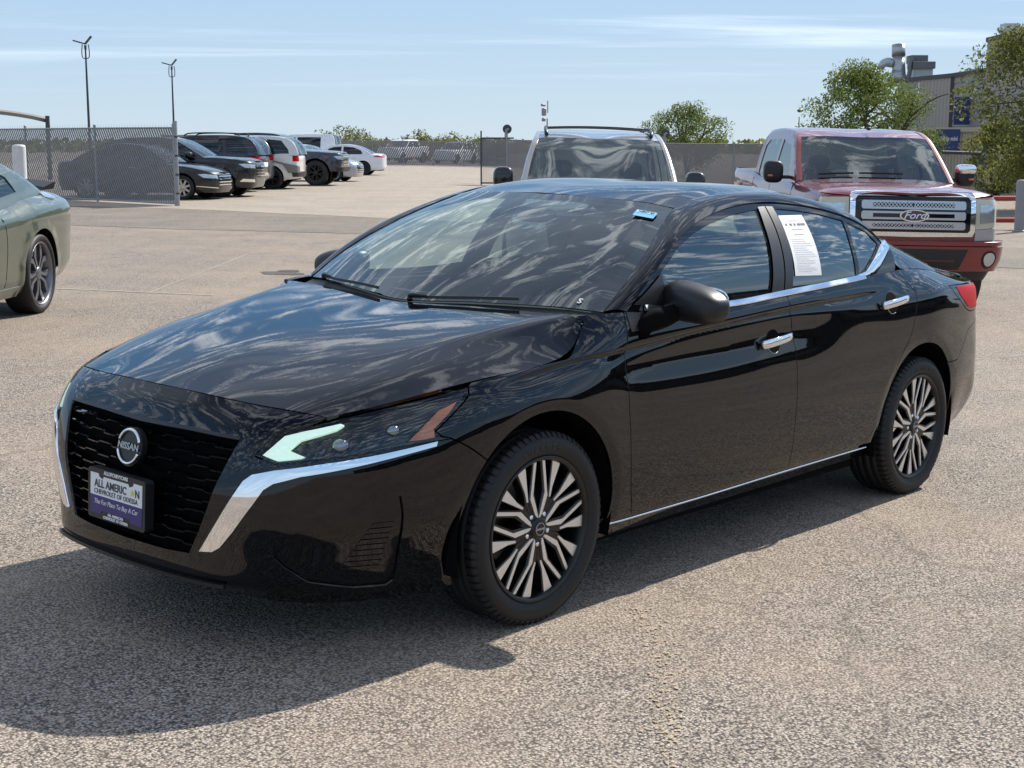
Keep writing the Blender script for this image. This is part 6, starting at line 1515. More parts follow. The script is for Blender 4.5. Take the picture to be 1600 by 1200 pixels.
# ------------------------------------------------------------------ fences
M['galv'] = pm('galvanised_steel', (.30, .31, .32), .5, .6, noise=.2, nscale=8)
M['slat'] = pm('privacy_slat', (.235, .224, .217), .65, noise=.12, nscale=3)
M['dark_steel'] = pm('dark_steel', (.05, .053, .06), .5, .3)
M['white_post'] = pm('white_bollard_paint', (.62, .62, .60), .55, noise=.12, nscale=6)
M['grey_post'] = pm('grey_bollard_paint', (.26, .26, .27), .6, noise=.15, nscale=6)
M['red_pipe'] = pm('red_pipe_paint', (.36, .035, .025), .5, noise=.2, nscale=10)
def chain_fence(name, label, a, b, h, posts, slat_lean=.55, gap=.14, barbs=False, group=None, pitch=.085, bottom=.06, holes=None, wire=True):
    """chain link with slats woven in on the slant; a, b are ground points"""
    a, b = np.array(a[:2]), np.array(b[:2]); L = np.linalg.norm(b-a); d = (b-a)/L; nrm = np.array([-d[1], d[0]])
    root = thing(name, label, 'fence', (*((a+b)/2), float(ground_z(*((a+b)/2)))), 0, group); o = np.array(root.location)
    P = lambda s, z, off=0.: np.array([*(a+d*s+nrm*off), float(ground_z(*(a+d*s)))+z])-o
    for k in range(posts):
        s = L*k/(posts-1); top = P(s, h+.06); V, F = tube_geo([P(s, -.05), P(s, h*.5), top], .032, 10); mb = MB(); mb.add(V, F, smooth=False); V, F = ellipsoid_geo(P(s, h+.07), (.038, .038, .03), 10, 6); mb.add(V, F, smooth=True); mb.build('post', M['galv'], root)
    for z in (h, bottom):
        n = max(2, int(L/2)); mb = MB(); mb.add(*tube_geo([P(s, z) for s in np.linspace(0, L, n+1)], .021, 8), smooth=True); mb.build('rail', M['galv'], root)
    mb = MB(); lean = slat_lean*h; w = pitch*(1-gap)
    for k in range(int((L+abs(lean))/pitch)+1):
        s0 = k*pitch-max(lean, 0)                       # a slanting strip clipped to the panel
        if lean > 0: t0, t1 = max(0, -s0/lean), min(1, (L-s0-w)/lean)
        else: t0, t1 = max(0, (s0+w-L)/-lean), min(1, s0/-lean)
        if t1-t0 < .02: continue
        off = .006*(1 if k % 2 else -1)
        p = lambda t, e: P(s0+lean*t+e, bottom+(h-.02-bottom)*t, off)
        mb.add([p(t0, 0), p(t0, w), p((t0+t1)/2, w), p(t1, w), p(t1, 0), p((t0+t1)/2, 0)], [(0, 1, 2, 5), (5, 2, 3, 4)])
    sl = mb.build('slats', M['slat'], root, weld=0); sl['kind'] = 'stuff'
    if wire:
        mb = MB(); wp = .11; r = .0024
        for sg in (-1, 1):
            for k in range(int((L+h)/wp)+1):
                s0 = k*wp-(h if sg > 0 else 0); t0, t1 = (max(0, -s0), min(h, L-s0)) if sg > 0 else (max(0, s0-L), min(h, s0))
                if t1-t0 < .05: continue
                A, B = P(s0+sg*t0, bottom+t0*(h-bottom)/h, -.016), P(s0+sg*t1, bottom+t1*(h-bottom)/h, -.016); u = np.array([*d, 0])*r
                mb.add([A-u, A+u, B+u, B-u], [(0, 1, 2, 3)]); 
        if barbs:
            for k in range(int(L/.12)):
                A = P(k*.12, h); u = np.array([*d, 0])*.006; mb.add([A-u, A+u, A+u*.4+[0, 0, .10], A-u*.4+[0, 0, .10]], [(0, 1, 2, 3)])
        wr = mb.build('wire', M['galv'], root, weld=0); wr['kind'] = 'stuff'
    return root, P, L
# the fence on the left stands a hand nearer at its far end
fa, fb = pix(275, 322), pix(105, 313)
dd = fb[:2]-fa[:2]; dd /= np.linalg.norm(dd); fb2 = fa[:2]+dd*17
fl, Pl, Ll = chain_fence('slatted_fence', 'grey slatted chain-link fence on the left behind the green coupe', fa[:2], fb2, 1.86, 6, barbs=True, gap=.035, pitch=.05)
V, F = tube_geo([Pl(0, -.05, -.05), Pl(0, 2.02, -.05)], .055, 12); mb = MB(); mb.add(V, F); mb.build('gate_post', M['galv'], fl)
for k in range(4): mb = MB(); V, F = lathe_geo([(.058, -.02), (.064, -.02), (.064, .02), (.058, .02)], 12, 'z', Pl(0, .3+.45*k, -.05)); mb.add(V, F); mb.build('post_band', M['dark_steel'], fl)
# the fence behind the SUV, with its sliding gate on rollers
ga, gb = pix(752, 289), pix(790, 288)
gd = RT*1.0+FWD*-.02; gd /= np.linalg.norm(gd); g0 = ga[:2]
fm, Pm, Lm = chain_fence('slatted_fence', 'grey slatted chain-link fence running behind the pale silver SUV and the red pickup', g0+gd*1.0, g0+gd*19, 1.80, 7, slat_lean=-.6, gap=.12, pitch=.055)
gt = thing('sliding_gate', 'narrow end of a sliding chain-link gate left of the pale silver SUV', 'gate', (*g0, float(ground_z(*g0)))); go = np.array(gt.location)
G3 = lambda s, z, off=0.: np.array([*(g0+gd*s+np.array([-gd[1], gd[0]])*off), float(ground_z(*g0))+z])-go
V, F = box_geo((0, 0, 0), (.06, .06, 2.15)); V = rot(V, math.atan2(gd[1], gd[0]))+G3(0, 1.05); MB().add(V, F).build('gate_upright', M['dark_steel'], gt)
for z in (.08, 1.84): V, F = tube_geo([G3(0, z), G3(1.3, z)], .03, 8); MB().add(V, F).build('gate_rail', M['dark_steel'], gt)
mb = MB()
for k in range(22):
    for sg in (-1, 1):
        s0 = -.95+k*.1 if sg > 0 else k*.1; t0, t1 = (max(0, -s0), min(1.74, 1.0-s0)) if sg > 0 else (max(0, s0-1.0), min(1.74, s0))
        if t1-t0 > .05: mb.add(*tube_geo([G3(s0+sg*t0, .09+t0), G3(s0+sg*t1, .09+t1)], .005, 4, False))
o = mb.build('gate_wire', M['galv'], gt); o['kind'] = 'stuff'
mb = MB()
for k in range(11):
    V, F = box_geo((0, 0, 0), (.075, .01, 1.05)); V = rot(V, math.atan2(gd[1], gd[0]))+G3(.08+.088*k, 1.28, .02); mb.add(V, F)
o = mb.build('slats', M['slat'], gt); o['kind'] = 'stuff'
def roller_post(label, x, yb, ytop, group='roller posts of the sliding gate'):
    b = pix(x, yb); r = thing('roller_post', label, 'gate post', tuple(b), 0, group); k = np.linalg.norm(b-CAM)/FPX; h = (yb-ytop)*k
    V, F = tube_geo([(0, 0, -.05), (0, 0, h-.1)], .07, 12); MB().add(V, F).build('post', M['grey_post'], r)
    a = math.atan2(RT[1], RT[0]); V, F = lathe_geo([(0, -.05), (.17, -.05), (.19, -.03), (.19, .03), (.17, .05), (0, .05)], 24, 'y'); V = rot(V, a)+np.array([*(RT*.04), h-.10]); MB().add(V, F).build('roller', M['dark_steel'], r)
    V, F = lathe_geo([(0, -.06), (.05, -.06), (.05, .06), (0, .06)], 14, 'y'); V = rot(V, a)+np.array([*(RT*.07), h-.10]); MB().add(V, F).build('roller_hub', M['galv'], r)
roller_post('grey gate post with a round roller on top, left of the pale silver SUV', 791, 287, 200)
roller_post('dark gate post with a roller, at the right edge of the pale silver SUV', 1037, 290, 207)
# far fence across the end of the yard
q0, q1 = rf(-16.5, 106), rf(1.0, 104)
chain_fence('slatted_fence', 'distant grey slatted fence across the far end of the yard', q0, q1, 1.72, 9, slat_lean=.5, gap=.22, pitch=.16, wire=False)
# ------------------------------------------------------------------ poles, bollards, barrier
def tall_pole(name, label, x, ybase, ytop, dist, r, heads, group=None):
    t = at(x, ytop, dist); b = at(x+(ybase-ytop)*.0, ybase, dist); g = float(ground_z(t[0], t[1])); root = thing(name, label, 'lamp post', (t[0], t[1], g), 0, group); h = t[2]-g
    V, F = tube_geo([(0, 0, -.1), (0, 0, h*.5), (0, 0, h-.5)], [r, r*.85, r*.6], 10); MB().add(V, F, smooth=True).build('pole', M['dark_steel'], root); return root, h
for x, yt, D, lab in ((133, 66, 104., 'taller twin-headed floodlight pole behind the left fence'), (268, 100, 130., 'shorter twin-headed floodlight pole beside the fence post')):
    r, h = tall_pole('light_pole', lab, x, 200, yt, D, .10, 2, 'floodlight poles')
    for sg in (-1, 1):
        R3 = lambda a, z: np.array([*(RT*a), z])
        V, F = tube_geo(resample(np.array([R3(0, h-1.15), R3(sg*.22, h-1.08), R3(sg*.27, h-.75), R3(sg*.22, h-.15)]), 12), .035, 6); MB().add(V, F, smooth=True).build('bracket', M['dark_steel'], r)
        e = R3(-.85 if sg < 0 else .46, h+.12 if sg < 0 else h+.42); V, F = sweep_geo(np.array([R3(0, h-.12), e]), [(-.14, -.045), (.14, -.045), (.14, .05), (-.14, .05)]); MB().add(V, F).build('floodlight', M['dark_steel'], r)
    V, F = tube_geo([(0, 0, h-.5), (0, 0, h-.2)], .09, 8); MB().add(V, F).build('pole_cap', M['dark_steel'], r)
r, h = tall_pole('camera_pole', 'slim pole with a camera cluster rising behind the pale silver SUV roof', 855, 260, 165, 58., .035, 0)
for (a, z, s) in ((-.13, -.25, (.16, .16, .30)), (-.16, .02, (.22, .12, .10)), (.02, -.05, (.05, .05, .5)), (-.14, -.55, (.14, .14, .14))): V, F = box_geo((*(RT*a), h+z), s, .03); MB().add(V, F).build('camera', M['grey_post'], r)
r, h = tall_pole('light_pole', 'small far street lamp left of the mesquite tree', 1249, 226, 173, 120., .06, 1); V, F = ellipsoid_geo((*(RT*.05), h), (.35, .2, .14), 12, 8); MB().add(V, F, smooth=True).build('lamp_head', M['dark_steel'], r)
def bollard(label, x, yb, yt, wpx, dist, mat):
    t = at(x, yt, dist); g = float(ground_z(t[0], t[1])); root = thing('bollard', label, 'bollard', (t[0], t[1], g)); h = t[2]-g; r_ = wpx*dist/FPX/2
    V, F = lathe_geo([(r_, -.1), (r_, h-.05), (r_*.92, h-.015), (r_*.6, h), (0, h+.004)], 20, 'z'); MB().add(V, F, smooth=True).build('shaft', mat, root)
    V, F = lathe_geo([(r_*1.35, -.05), (r_*1.35, .03), (r_*1.0, .05)], 20, 'z'); MB().add(V, F).build('footing', M['grey_post'], root)
bollard('white round-topped bollard behind the green coupe', 29, 300, 226, 21, 27., M['white_post'])
bollard('grey pipe bollard at the right edge by the red rails', 1597, 350, 281, 16, 30., M['grey_post'])
br = thing('pipe_barrier', 'red pipe barrier of two rails at the right edge', 'barrier', tuple(pix(1575, 348))); bo = np.array(br.location)
for y in (311, 345):
    A, B = at(1535, y-1, 31)-bo, at(1720, y-1, 31)-bo; V, F = tube_geo([A, B], .055, 10); MB().add(V, F, smooth=True).build('rail', M['red_pipe'], br)
for x in (1600, 1690):
    p = at(x, 306, 31); g = float(ground_z(p[0], p[1])); V, F = tube_geo([p-bo, np.array([p[0], p[1], g])-bo], .06, 10); MB().add(V, F, smooth=True).build('upright', M['red_pipe'], br)
gf = thing('gate_frame', 'dark steel gate frame with a diagonal brace left of the big tree', 'gate', tuple(rf(15., 46.))+(0,)); fo = np.array([*rf(15., 46.), float(ground_z(*rf(15., 46.)))]); gf.location = tuple(fo)
for nm, a, b in (('upright', (1538, 229), (1536, 330)), ('top_rail', (1472, 238), (1538, 240)), ('brace', (1536, 249), (1505, 278))):
    A, B = at(*a, 46)-fo, at(*b, 46)-fo; V, F = tube_geo([A, B], .055, 8); MB().add(V, F).build(nm, M['dark_steel'], gf)
# shade canopy top at the far left
cp = thing('shade_canopy', 'tan shade canopy with curved roof behind the left fence', 'canopy', tuple(rf(-22., 60.))+(0,)); co = np.array([*rf(-22., 60.), float(ground_z(*rf(-22., 60.)))]); cp.location = tuple(co)
M['canvas'] = pm('tan_canvas', (.22, .20, .17), .8)
e = resample(np.array([at(-260, 178, 60), at(-120, 169, 60), at(-20, 172, 60), at(40, 179, 60), at(72, 186, 60)]), 16)-co
bk_ = lambda f, z: CAM+(e+co-CAM)*(1+f)+np.array([0, 0, z])-co
G = np.stack([e, bk_(.02, .02), bk_(.06, .05), bk_(.12, .08)], 0); mb = MB(); add_grid(mb, G, skirt=.14); mb.build('canopy_roof', M['canvas'], cp)
for x in (74, -150):
    p = at(x, 184, 60); g = float(ground_z(p[0], p[1])); V, F = tube_geo([np.array([p[0], p[1], g])-co, p+[0, 0, .08]-co], .09, 8); MB().add(V, F).build('canopy_post', M['dark_steel'], cp)
# ------------------------------------------------------------------ works building, its stacks, and the yard office box
M['metal_wall'] = pm('ribbed_metal_wall', (.30, .275, .24), .6, .0, noise=.10, nscale=.6)
M['metal_wall2'] = pm('ribbed_metal_wall_grey', (.245, .235, .22), .6, .0, noise=.10, nscale=.6)
M['metal_roof'] = pm('dark_roof_edge', (.05, .048, .046), .7)
M['duct'] = pm('galvanised_duct', (.44, .46, .46), .4, .55, noise=.15, nscale=1.2)
M['duct_dark'] = pm('weathered_duct', (.14, .14, .14), .5, .4, noise=.15, nscale=1.2)
M['blue_sign'] = pm('blue_sign', (.035, .055, .17), .5)
M['box_wall'] = pm('beige_container', (.50, .44, .35), .7, noise=.08, nscale=1)
def ribbed(root, name, a, b, zf, mat, n, depth=.06, base=-.5):
    """a corrugated wall from plan point a to b; zf(t) its top, ribs run up"""
    a, b = np.array(a), np.array(b); L = np.linalg.norm(b-a); d = (b-a)/L; nn = np.array([-d[1], d[0]]); V = []; k = n*4+1
    if nn@(CAM[:2]-a) < 0: nn = -nn
    o = np.array(root.location)
    for i in range(k):
        t = i/(k-1); p = a+d*L*t+nn*depth*(1 if i % 4 in (1, 2) else 0)
        V += [(*p, base), (*p, zf(t))]
    V = np.array(V)-o; F = [(2*i, 2*i+2, 2*i+3, 2*i+1) for i in range(k-1)]; mb = MB(); mb.add(V, F); return mb.build(name, mat, root)
def ribs_across(root, name, a, b, zf, mat, n, z0=-.5, depth=.05):
    """horizontal cladding boards"""
    a, b = np.array(a), np.array(b); L = np.linalg.norm(b-a); d = (b-a)/L; nn = np.array([-d[1], d[0]]); o = np.array(root.location)
    if nn@(CAM[:2]-a) < 0: nn = -nn
    mb = MB()
    for k in range(n):
        f0, f1 = k/n, (k+1)/n
        q = lambda t, f, e: np.array([*(a+d*L*t+nn*e), z0+(zf(t)-z0)*f])-o
        m = 6
        for i in range(m):
            s, e = i/m, (i+1)/m; mb.add([q(s, f0, depth), q(e, f0, depth), q(e, f1, 0), q(s, f1, 0)], [(0, 1, 2, 3)]); mb.add([q(s, f1, 0), q(e, f1, 0), q(e, f1, depth), q(s, f1, depth)], [(0, 1, 2, 3)])
    return mb.build(name, mat, root)
DB = 96.
wx = lambda x, D=DB: at(x, 226, D)[:2]
wz_ = lambda y, D=DB: float(at(800, y, D)[2])
bl = thing('works_building', 'tan ribbed metal works building with a stepped roof behind the trees', 'building', (*wx(1500, DB+10), 0.)); bo = np.array(bl.location)
A_, B_, C_, D_, E_ = wx(1400, 108), wx(1484, 98), wx(1536, 92), wx(1535, 91), wx(1720, 74)
top = lambda x, y, D: float(at(x, y, D)[2])
ribs_across(bl, 'rear_wall', A_, wx(1432, 104), lambda t: top(1415, 128, 106), M['metal_wall2'], 14)
ribbed(bl, 'wall', wx(1432, 104), B_, lambda t: top(1432, 125, 104)+(top(1484, 120, 98)-top(1432, 125, 104))*t, M['metal_wall'], 10)
ribs_across(bl, 'wall', B_, C_, lambda t: top(1484, 120, 98)+(top(1536, 112, 92)-top(1484, 120, 98))*t, M['metal_wall2'], 14)
ribs_across(bl, 'tower_wall', D_, E_, lambda t: top(1535, 66, 91)+(top(1720, 20, 74)-top(1535, 66, 91))*t, M['metal_wall'], 22)
mb = MB()
for (p0, z0), (p1, z1) in ((((A_), top(1400, 128, 108)), (wx(1432, 104), top(1432, 124, 104))), ((wx(1432, 104), top(1432, 124, 104)), (B_, top(1484, 119, 98))), ((B_, top(1484, 119, 98)), (C_, top(1536, 111, 92))), ((D_, top(1535, 65, 91)), (E_, top(1720, 19, 74)))):
    mb = MB(); mb.add(*sweep_geo(np.array([[*p0, z0], [*p1, z1]])-bo, [(-.12, -.12), (.12, -.12), (.12, .16), (-.12, .16)])); mb.build('eaves', M['metal_roof'], bl)
# body behind the walls so that the roof has depth
bk = lambda p: CAM[:2]+(p-CAM[:2])*1.3
for pts, z in (([A_, wx(1432, 104), B_, C_, bk(C_), bk(A_)], top(1484, 120, 98)-.9), ([D_, E_, bk(E_), bk(D_)], top(1535, 66, 91)-.5)):
    mb = MB(); c = np.mean(pts, 0); pp = [c+(np.array(p)-c)*.985 for p in pts]; mb.add(*prism_geo(pp, -.5, z, lambda x, y, d: np.array([x, y, d])-bo)); mb.build('roof', M['metal_wall2'], bl)
V, F = box_geo((0, 0, 0), (.3, .3, top(1484, 120, 98)+.5)); V = V+np.array([*B_, (top(1484, 120, 98)-.5)/2])-bo-np.array([*FWD*.2, 0]); MB().add(V, F).build('down_pipe', M['metal_roof'], bl)
p = wx(1499, 95)-FWD*.5; sg_ = np.array([RT[0], RT[1], 0]); z0, z1 = top(1499, 195, 94.5), top(1499, 152, 94.5); mb = MB(); pl = np.array([[*(p-RT*.55), z0], [*(p+RT*.55), z0], [*(p+RT*.55), z1], [*(p-RT*.55), z1]]); V, F = box_geo((*p, (z0+z1)/2), (1.2, .12, z1-z0)); V = rot(V, math.atan2(RT[1], RT[0]), 'z', (*p, 0)); MB().add(V-bo, F).build('blue_panel', M['blue_sign'], bl)
def boxat(root, name, x0, y0, x1, y1, D, depth, mat, ch=.03):
    o = np.array(root.location); a = at((x0+x1)/2, (y0+y1)/2, D); w, h = abs(x1-x0)*D/FPX, abs(y1-y0)*D/FPX
    V, F = box_geo((0, 0, 0), (w, depth, h), ch); V = rot(V, math.atan2(RT[1], RT[0]))+a-o; return MB().add(V, F).build(name, mat, root)
st1 = thing('exhaust_stack', 'pale metal exhaust stack with a flared top on the works roof', 'chimney', (*wx(1403, 110), wz_(130))); so_ = np.array(st1.location)
def cyl(root, name, x, y0, y1, r0, r1, D, mat, n=16):
    o = np.array(root.location); a, b = at(x, y0, D)-o, at(x, y1, D)-o; V, F = tube_geo([a, (a+b)/2, b], [r0, (r0+r1)/2, r1], n); return MB().add(V, F, smooth=True).build(name, mat, root)
cyl(st1, 'stack_shaft', 1404, 128, 86, .55, .43, 110, M['duct']); cyl(st1, 'stack_base', 1403, 131, 108, .85, .42, 110, M['duct']); cyl(st1, 'stack_top', 1404, 88, 70, .50, .50, 110, M['duct'])
V, F = tube_geo(resample(np.array([at(1396, 100, 110), at(1386, 97, 110), at(1378, 102, 110), at(1376, 107, 110)]), 8)-so_, [.30, .34, .36, .36, .34, .32, .28, .24], 10); MB().add(V, F, smooth=True).build('side_duct', M['duct'], st1)
st2 = thing('roof_vent_house', 'dark boxy ventilator house beside the exhaust stack', 'roof vent', (*wx(1437, 110), wz_(130)))
boxat(st2, 'vent_lower', 1424, 104, 1453, 128, 110, 1.6, M['duct']); boxat(st2, 'vent_upper', 1420, 87, 1446, 99, 110, 1.5, M['duct_dark']); boxat(st2, 'vent_band', 1422, 97, 1457, 108, 109.6, 1.7, M['duct_dark'])
V, F = sweep_geo(np.array([at(1419, 124, 109), at(1426, 88, 109)])-np.array(st2.location), [(-.12, -.12), (.12, -.12), (.12, .12), (-.12, .12)]); MB().add(V, F).build('vent_duct', M['duct_dark'], st2)
st3 = thing('roof_vent_house', 'pale square ventilator on the taller roof at the right edge', 'roof vent', (*wx(1577, 90), wz_(60)))
boxat(st3, 'vent_cap', 1566, 37, 1590, 52, 90, 1.0, M['duct']); boxat(st3, 'vent_neck', 1568, 51, 1588, 66, 90, .8, M['duct'])
pf = thing('wall_platform', 'small steel platform with railing on the tower corner', 'platform', (*wx(1532, 90), wz_(112)))
boxat(pf, 'deck', 1528, 110, 1537, 112, 90, .5, M['dark_steel']); 
for x in (1529, 1532, 1535): boxat(pf, 'rail_post', x-.5, 103, x+.5, 111, 90, .06, M['dark_steel'], 0)
boxat(pf, 'hand_rail', 1528, 102.5, 1537, 103.5, 90, .06, M['dark_steel'], 0); boxat(pf, 'wall_lamp', 1531, 85, 1536, 89, 90, .2, M['dark_steel'])
ct = thing('storage_container', 'beige storage container with a blue lettered sign behind the red pickup', 'container', (*rf(16., 56.), float(ground_z(*rf(16., 56.))))); cto = np.array(ct.location)
ca, cb = at(1412, 226, 56)[:2], at(1640, 226, 53)[:2]; zt = float(at(1412, 203, 56)[2])
ribbed(ct, 'side_wall', ca, cb, lambda t: zt, M['box_wall'], 46, .04, float(cto[2]))
mb = MB(); cdv = (cb-ca)/np.linalg.norm(cb-ca); cn = np.array([-cdv[1], cdv[0]]); cn = cn if cn@FWD > 0 else -cn
mb.add(*prism_geo([ca+cn*.08, cb+cn*.08, cb+cn*2.4, ca+cn*2.4], float(cto[2]), zt, lambda x, y, d: np.array([x, y, d])-cto)); mb.build('shell', M['box_wall'], ct)
for z, nm in ((zt, 'top_rail'), (float(cto[2])+.08, 'bottom_rail')): mb = MB(); mb.add(*sweep_geo(np.array([[*(ca-cn*.03), z], [*(cb-cn*.03), z]])-cto, [(-.08, -.08), (.08, -.08), (.08, .08), (-.08, .08)])); mb.build(nm, M['box_wall'], ct)
sp = ca+(cb-ca)*.32-cn*.10; SD = (sp-CAM[:2])@FWD; zs = (float(at(1484, 203, SD)[2])+float(at(1484, 235, SD)[2]))/2; hh = 33*SD/FPX; ww_ = 37*SD/FPX
V, F = box_geo((0, 0, 0), (ww_, .05, hh)); V = rot(V, math.atan2(cdv[1], cdv[0]))+np.array([*sp, zs])-cto; sgn = MB().add(V, F).build('sign', M['blue_sign'], ct)
ux, uz = np.array([*cdv, 0]), np.array([0, 0, 1.])
if ux@np.array([*RT, 0]) < 0: ux = -ux
text_obj('sign_lettering', 'mobile mini', .24, M['white'], sgn, frame_matrix(np.array([*(sp-cn*.03), zs+.05])-cto, ux, uz), squeeze=.66, bold=.004)
text_obj('sign_lettering', '800-456-1751', .12, M['white'], sgn, frame_matrix(np.array([*(sp-cn*.03), zs-.25])-cto, ux, uz), squeeze=.8) if False else None
# flat roofs beyond the parked row
for x0, x1, y0, D, lab in ((262, 312, 211, 150, 'left one'), (318, 342, 211, 152, 'second from left'), (374, 414, 211, 156, 'third from left'), (420, 446, 213, 160, 'right one')):
    r = thing('yard_shelter', 'long low grey shelter roof showing above the parked SUVs, '+lab, 'shelter', (*wx((x0+x1)/2, D), float(ground_z(*wx((x0+x1)/2, D)))), 0, 'low shelters beyond the parked row')
    boxat(r, 'shelter_roof', x0, y0, x1, y0+3.2, D, 5., M['grey_post']); 
    for x in (x0+3, x1-3): boxat(r, 'shelter_post', x-.7, y0+3, x+.7, 246, D, .12, M['grey_post'], 0)
# ------------------------------------------------------------------ trees and scrub
def leaf_mat(name, c1, c2, tr=.35):
    m = bpy.data.materials.new(name); m.use_nodes = True; t = m.node_tree; b = t.nodes['Principled BSDF']; o = t.nodes['Material Output']
    oi = t.nodes.new('ShaderNodeNewGeometry'); mx = t.nodes.new('ShaderNodeMix'); mx.data_type = 'RGBA'; t.links.new(oi.outputs['Random Per Island'], mx.inputs[0]); mx.inputs[6].default_value = (*c1, 1); mx.inputs[7].default_value = (*c2, 1)
    t.links.new(mx.outputs[2], b.inputs['Base Color']); b.inputs['Roughness'].default_value = .6; b.inputs['Specular IOR Level'].default_value = .25
    d = t.nodes.new('ShaderNodeBsdfTranslucent'); t.links.new(mx.outputs[2], d.inputs[0]); ms = t.nodes.new('ShaderNodeMixShader'); ms.inputs[0].default_value = tr
    t.links.new(b.outputs[0], ms.inputs[1]); t.links.new(d.outputs[0], ms.inputs[2]); t.links.new(ms.outputs[0], o.inputs[0]); return m
M['bark'] = pm('bark', (.10, .075, .055), .9, noise=.35, nscale=6, bump=.4, bscale=30)
M['leaf_a'] = leaf_mat('mesquite_leaf', (.085, .130, .028), (.19, .225, .050), .5); M['leaf_b'] = leaf_mat('olive_leaf', (.085, .105, .028), (.22, .225, .06), .5); M['leaf_c'] = leaf_mat('dry_scrub_leaf', (.14, .125, .055), (.23, .20, .10))
def tree(name, label, base, h, w, n, leaf, leafmat, cat='tree', lobes=7, low=.25, seed=1, group=None, trunk=.10, long=2.6, stems=3, skew=(0, 0)):
    rg = np.random.default_rng(seed); root = thing(name, label, cat, (base[0], base[1], float(ground_z(base[0], base[1]))), 0, group)
    mb = MB(); tips = []
    for k in range(stems):
        a = 2*np.pi*k/stems+rg.random(); lean = .10+.22*rg.random()
        P = np.array([(0, 0, -.1), (math.cos(a)*w*lean*.3, math.sin(a)*w*lean*.3, h*.25), (math.cos(a)*w*lean, math.sin(a)*w*lean, h*.55), (math.cos(a)*w*lean*1.4, math.sin(a)*w*lean*1.4, h*.8)])
        c = resample(P, 10)+rg.normal(0, .012*h, (10, 3))*np.linspace(0, 1, 10)[:, None]; mb.add(*tube_geo(c, np.linspace(trunk, trunk*.25, 10), 7), smooth=True)
        for j in range(5):
            q = c[3+j]; b = rg.uniform(0, 2*np.pi); e = q+np.array([math.cos(b)*w*rg.uniform(.2, .48), math.sin(b)*w*rg.uniform(.2, .48), h*rg.uniform(.05, .28)])
            cc = resample(np.array([q, (q+e)/2+[0, 0, .05*h], e]), 6); mb.add(*tube_geo(cc, np.linspace(trunk*.4, trunk*.08, 6), 5), smooth=True); tips.append(e)
    mb.build('trunk', M['bark'], root)
    # crown: sprays of narrow leaves set on twigs round many small centres
    cen = []
    for k in range(lobes*10):
        a = rg.uniform(0, 2*np.pi); z = rg.uniform(low, 1.0); prof = math.sin(math.pi*np.clip((z-low)/(1.02-low)*.86+.14, 0, 1))**.6; r = w*.5*prof*math.sqrt(rg.uniform(.1, 1))*(1+.25*math.sin(3*a+seed)+.15*math.sin(5*a+2*seed))
        cen.append((r*math.cos(a)+skew[0]*z, r*math.sin(a)+skew[1]*z, h*z))
    cen = np.array(cen+[tuple(t) for t in tips]); sz = w*.085*(.5+rg.random(len(cen)))
    idx = rg.choice(len(cen), n, p=(sz**1.6)/(sz**1.6).sum()); v = rg.normal(0, 1, (n, 3)); v /= np.linalg.norm(v, axis=1)[:, None]; rr = sz[idx]*rg.random(n)**.4*1.5
    C = cen[idx]+v*rr[:, None]*np.array([1, 1, .75]); C[:, 2] = np.maximum(C[:, 2], .08*h)
    ax = rg.normal(0, 1, (n, 3))+v*.6; ax[:, 2] -= .35; ax /= np.linalg.norm(ax, axis=1)[:, None]; bx = np.cross(ax, rg.normal(0, 1, (n, 3))); bx /= np.linalg.norm(bx, axis=1)[:, None]
    L = leaf*(.6+.8*rg.random(n))[:, None]; Wd = L/long
    V = np.stack([C-ax*L*.5, C+bx*Wd*.5, C+ax*L*.5, C-bx*Wd*.5], 1).reshape(-1, 3); me = bpy.data.meshes.new('crown'); F = np.arange(4*n).reshape(-1, 4)
    me.from_pydata(V.tolist(), [], F.tolist()); me.materials.append(leafmat); me.update(); o = link('crown', me, root); o['kind'] = 'stuff'
    return root
t0 = rf(12.9, 48.)
tree('mesquite_tree', 'bright green feathery mesquite tree behind the red pickup cab', rf(12.9, 52.), 4.35, 4.0, 20000, .12, M['leaf_a'], seed=4, lobes=9, low=.20, trunk=.11, skew=tuple(-RT*.9))
tree('mesquite_tree', 'large olive tree filling the right edge behind the barrier', rf(15.4, 40.), 5.6, 5.3, 46000, .12, M['leaf_b'], seed=9, lobes=12, low=.06, trunk=.15)
tree('mesquite_tree', 'shadowed olive tree left of the big tree at the gate frame', rf(16.5, 50.), 2.5, 2.4, 6000, .14, M['leaf_b'], seed=12, lobes=7, low=.06, trunk=.09)
tree('yard_tree', 'rounded green tree between the pale silver SUV and the red pickup', rf(10.2, 86.), 3.9, 4.6, 10000, .16, M['leaf_a'], seed=21, lobes=7, low=.15, trunk=.10)
tree('yard_tree', 'small yellowish tree just right of the pale silver SUV roof', rf(8.8, 90.), 2.9, 2.0, 1800, .20, M['leaf_b'], seed=23, lobes=4, low=.15, trunk=.07)
k = 0
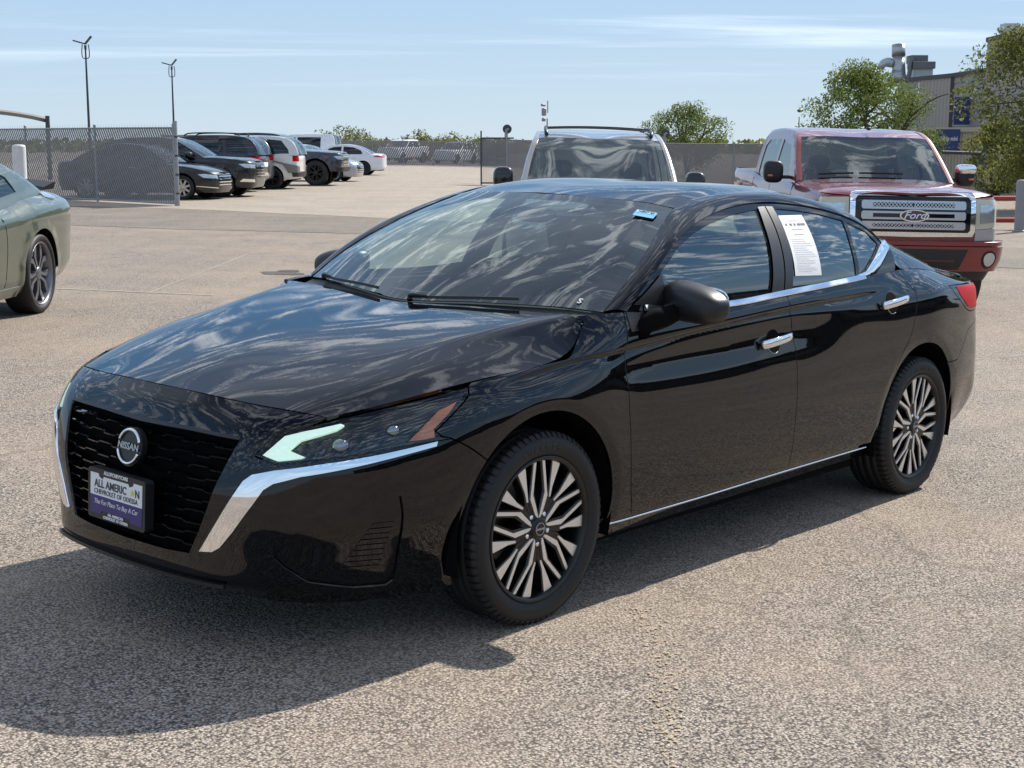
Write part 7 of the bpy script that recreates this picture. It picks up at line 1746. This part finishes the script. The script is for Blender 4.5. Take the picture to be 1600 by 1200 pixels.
for x, D, h, w, lm in ((516, 128, 2.5, 3.4, 'leaf_c'), (535, 122, 2.9, 4.2, 'leaf_b'), (557, 130, 2.7, 3.8, 'leaf_c'), (578, 126, 2.3, 3.2, 'leaf_b'), (655, 128, 2.5, 3.6, 'leaf_c'), (664, 122, 2.2, 2.6, 'leaf_b'), (710, 125, 2.4, 3.8, 'leaf_b'), (735, 120, 2.0, 4.0, 'leaf_a'), (690, 130, 2.0, 4.5, 'leaf_b'), (605, 132, 1.9, 3.6, 'leaf_c'), (630, 132, 1.9, 4.0, 'leaf_b'), (760, 124, 1.9, 4.0, 'leaf_c')):
    k += 1; p = wx(x, D)
    nm = {516: 'dry bush at the left end of the far fence, beside the van', 535: 'tallest olive bush behind the far fence', 557: 'straw-coloured bush behind the white sedan roof', 578: 'olive bush above the white sedan tail', 605: 'low dry bush left of the far pale pickup', 630: 'low olive bush right behind the far pale pickup', 655: 'straw-coloured bush between the far pickup and far SUV', 664: 'narrow olive bush left of the far SUV',
          690: 'low wide bush behind the far SUV', 710: 'olive bush right of the far SUV', 735: 'green bush left of the sliding gate', 760: 'dry bush behind the sliding gate'}[x]
    tree('scrub_bush', nm, p, h, w, 900, .24, M[lm], 'bush', lobes=4, low=.05, seed=40+k, group='scrub behind the far fence', trunk=.04)
# distant scrub along the horizon
rg = np.random.default_rng(77); V = []; nn = 9000
for k in range(nn):
    r = rg.uniform(-240, 330); f = rg.uniform(260, 420); p = rf(r, f); hh = rg.random()**2*2.6; c = np.array([*p, hh+.1]); a = rg.uniform(0, np.pi); s = rg.uniform(.4, 1.3); d = np.array([math.cos(a)*s, math.sin(a)*s, rg.uniform(-.3, .3)]); u = np.array([rg.uniform(-.3, .3), rg.uniform(-.3, .3), s*.6])
    V += [c-d, c-u, c+d, c+u]
me = bpy.data.meshes.new('far_scrub'); me.from_pydata([tuple(v) for v in V], [], np.arange(4*nn).reshape(-1, 4).tolist()); me.materials.append(M['leaf_b']); me.update(); o = link('far_scrub', me); o['kind'] = 'stuff'
# ------------------------------------------------------------------ unseen dark building added right of frame, for the band the black doors mirror
M['wing_wall'] = pm('brown_cladding', (.10, .085, .07), .7, noise=.15, nscale=.5); M['wing_glass'] = pm('dark_window', (.01, .012, .014), .05, coat=1.)
wgb = thing('added_dark_building', 'dark brown building added unseen beyond the right edge, for the black doors to mirror', 'building', (*rf(24, -5), float(ground_z(*rf(24, -5))))); wo_ = np.array(wgb.location)
w0, w1 = rf(25, 24), rf(21, -34); zt_ = float(wo_[2])+2.2
ribbed(wgb, 'wall', w0, w1, lambda t: zt_, M['wing_wall'], 60, .06, float(wo_[2])-.3)
wd = (w1-w0)/np.linalg.norm(w1-w0); wnn = np.array([-wd[1], wd[0]]); wnn = wnn if wnn@RT > 0 else -wnn
mb = MB(); mb.add(*prism_geo([w0+wnn*.12, w1+wnn*.12, w1+wnn*14, w0+wnn*14], float(wo_[2])-.3, zt_-.1, lambda x, y, d: np.array([x, y, d])-wo_)); mb.build('shell', M['wing_wall'], wgb)
mb = MB(); mb.add(*sweep_geo(np.array([[*(w0-wnn*.3), zt_], [*(w1-wnn*.3), zt_]])-wo_, [(-.5, -.15), (.5, -.15), (.5, .15), (-.5, .15)])); mb.build('eaves', M['metal_roof'], wgb)
for k in range(9):
    c = w0+wd*(4+6*k)-wnn*.12; V, F = box_geo((0, 0, 0), (3.6, .1, 1.1)); V = rot(V, math.atan2(wd[1], wd[0]))+np.array([*c, float(wo_[2])+1.15])-wo_; MB().add(V, F).build('window', M['wing_glass'], wgb)
bpy.context.view_layer.update()
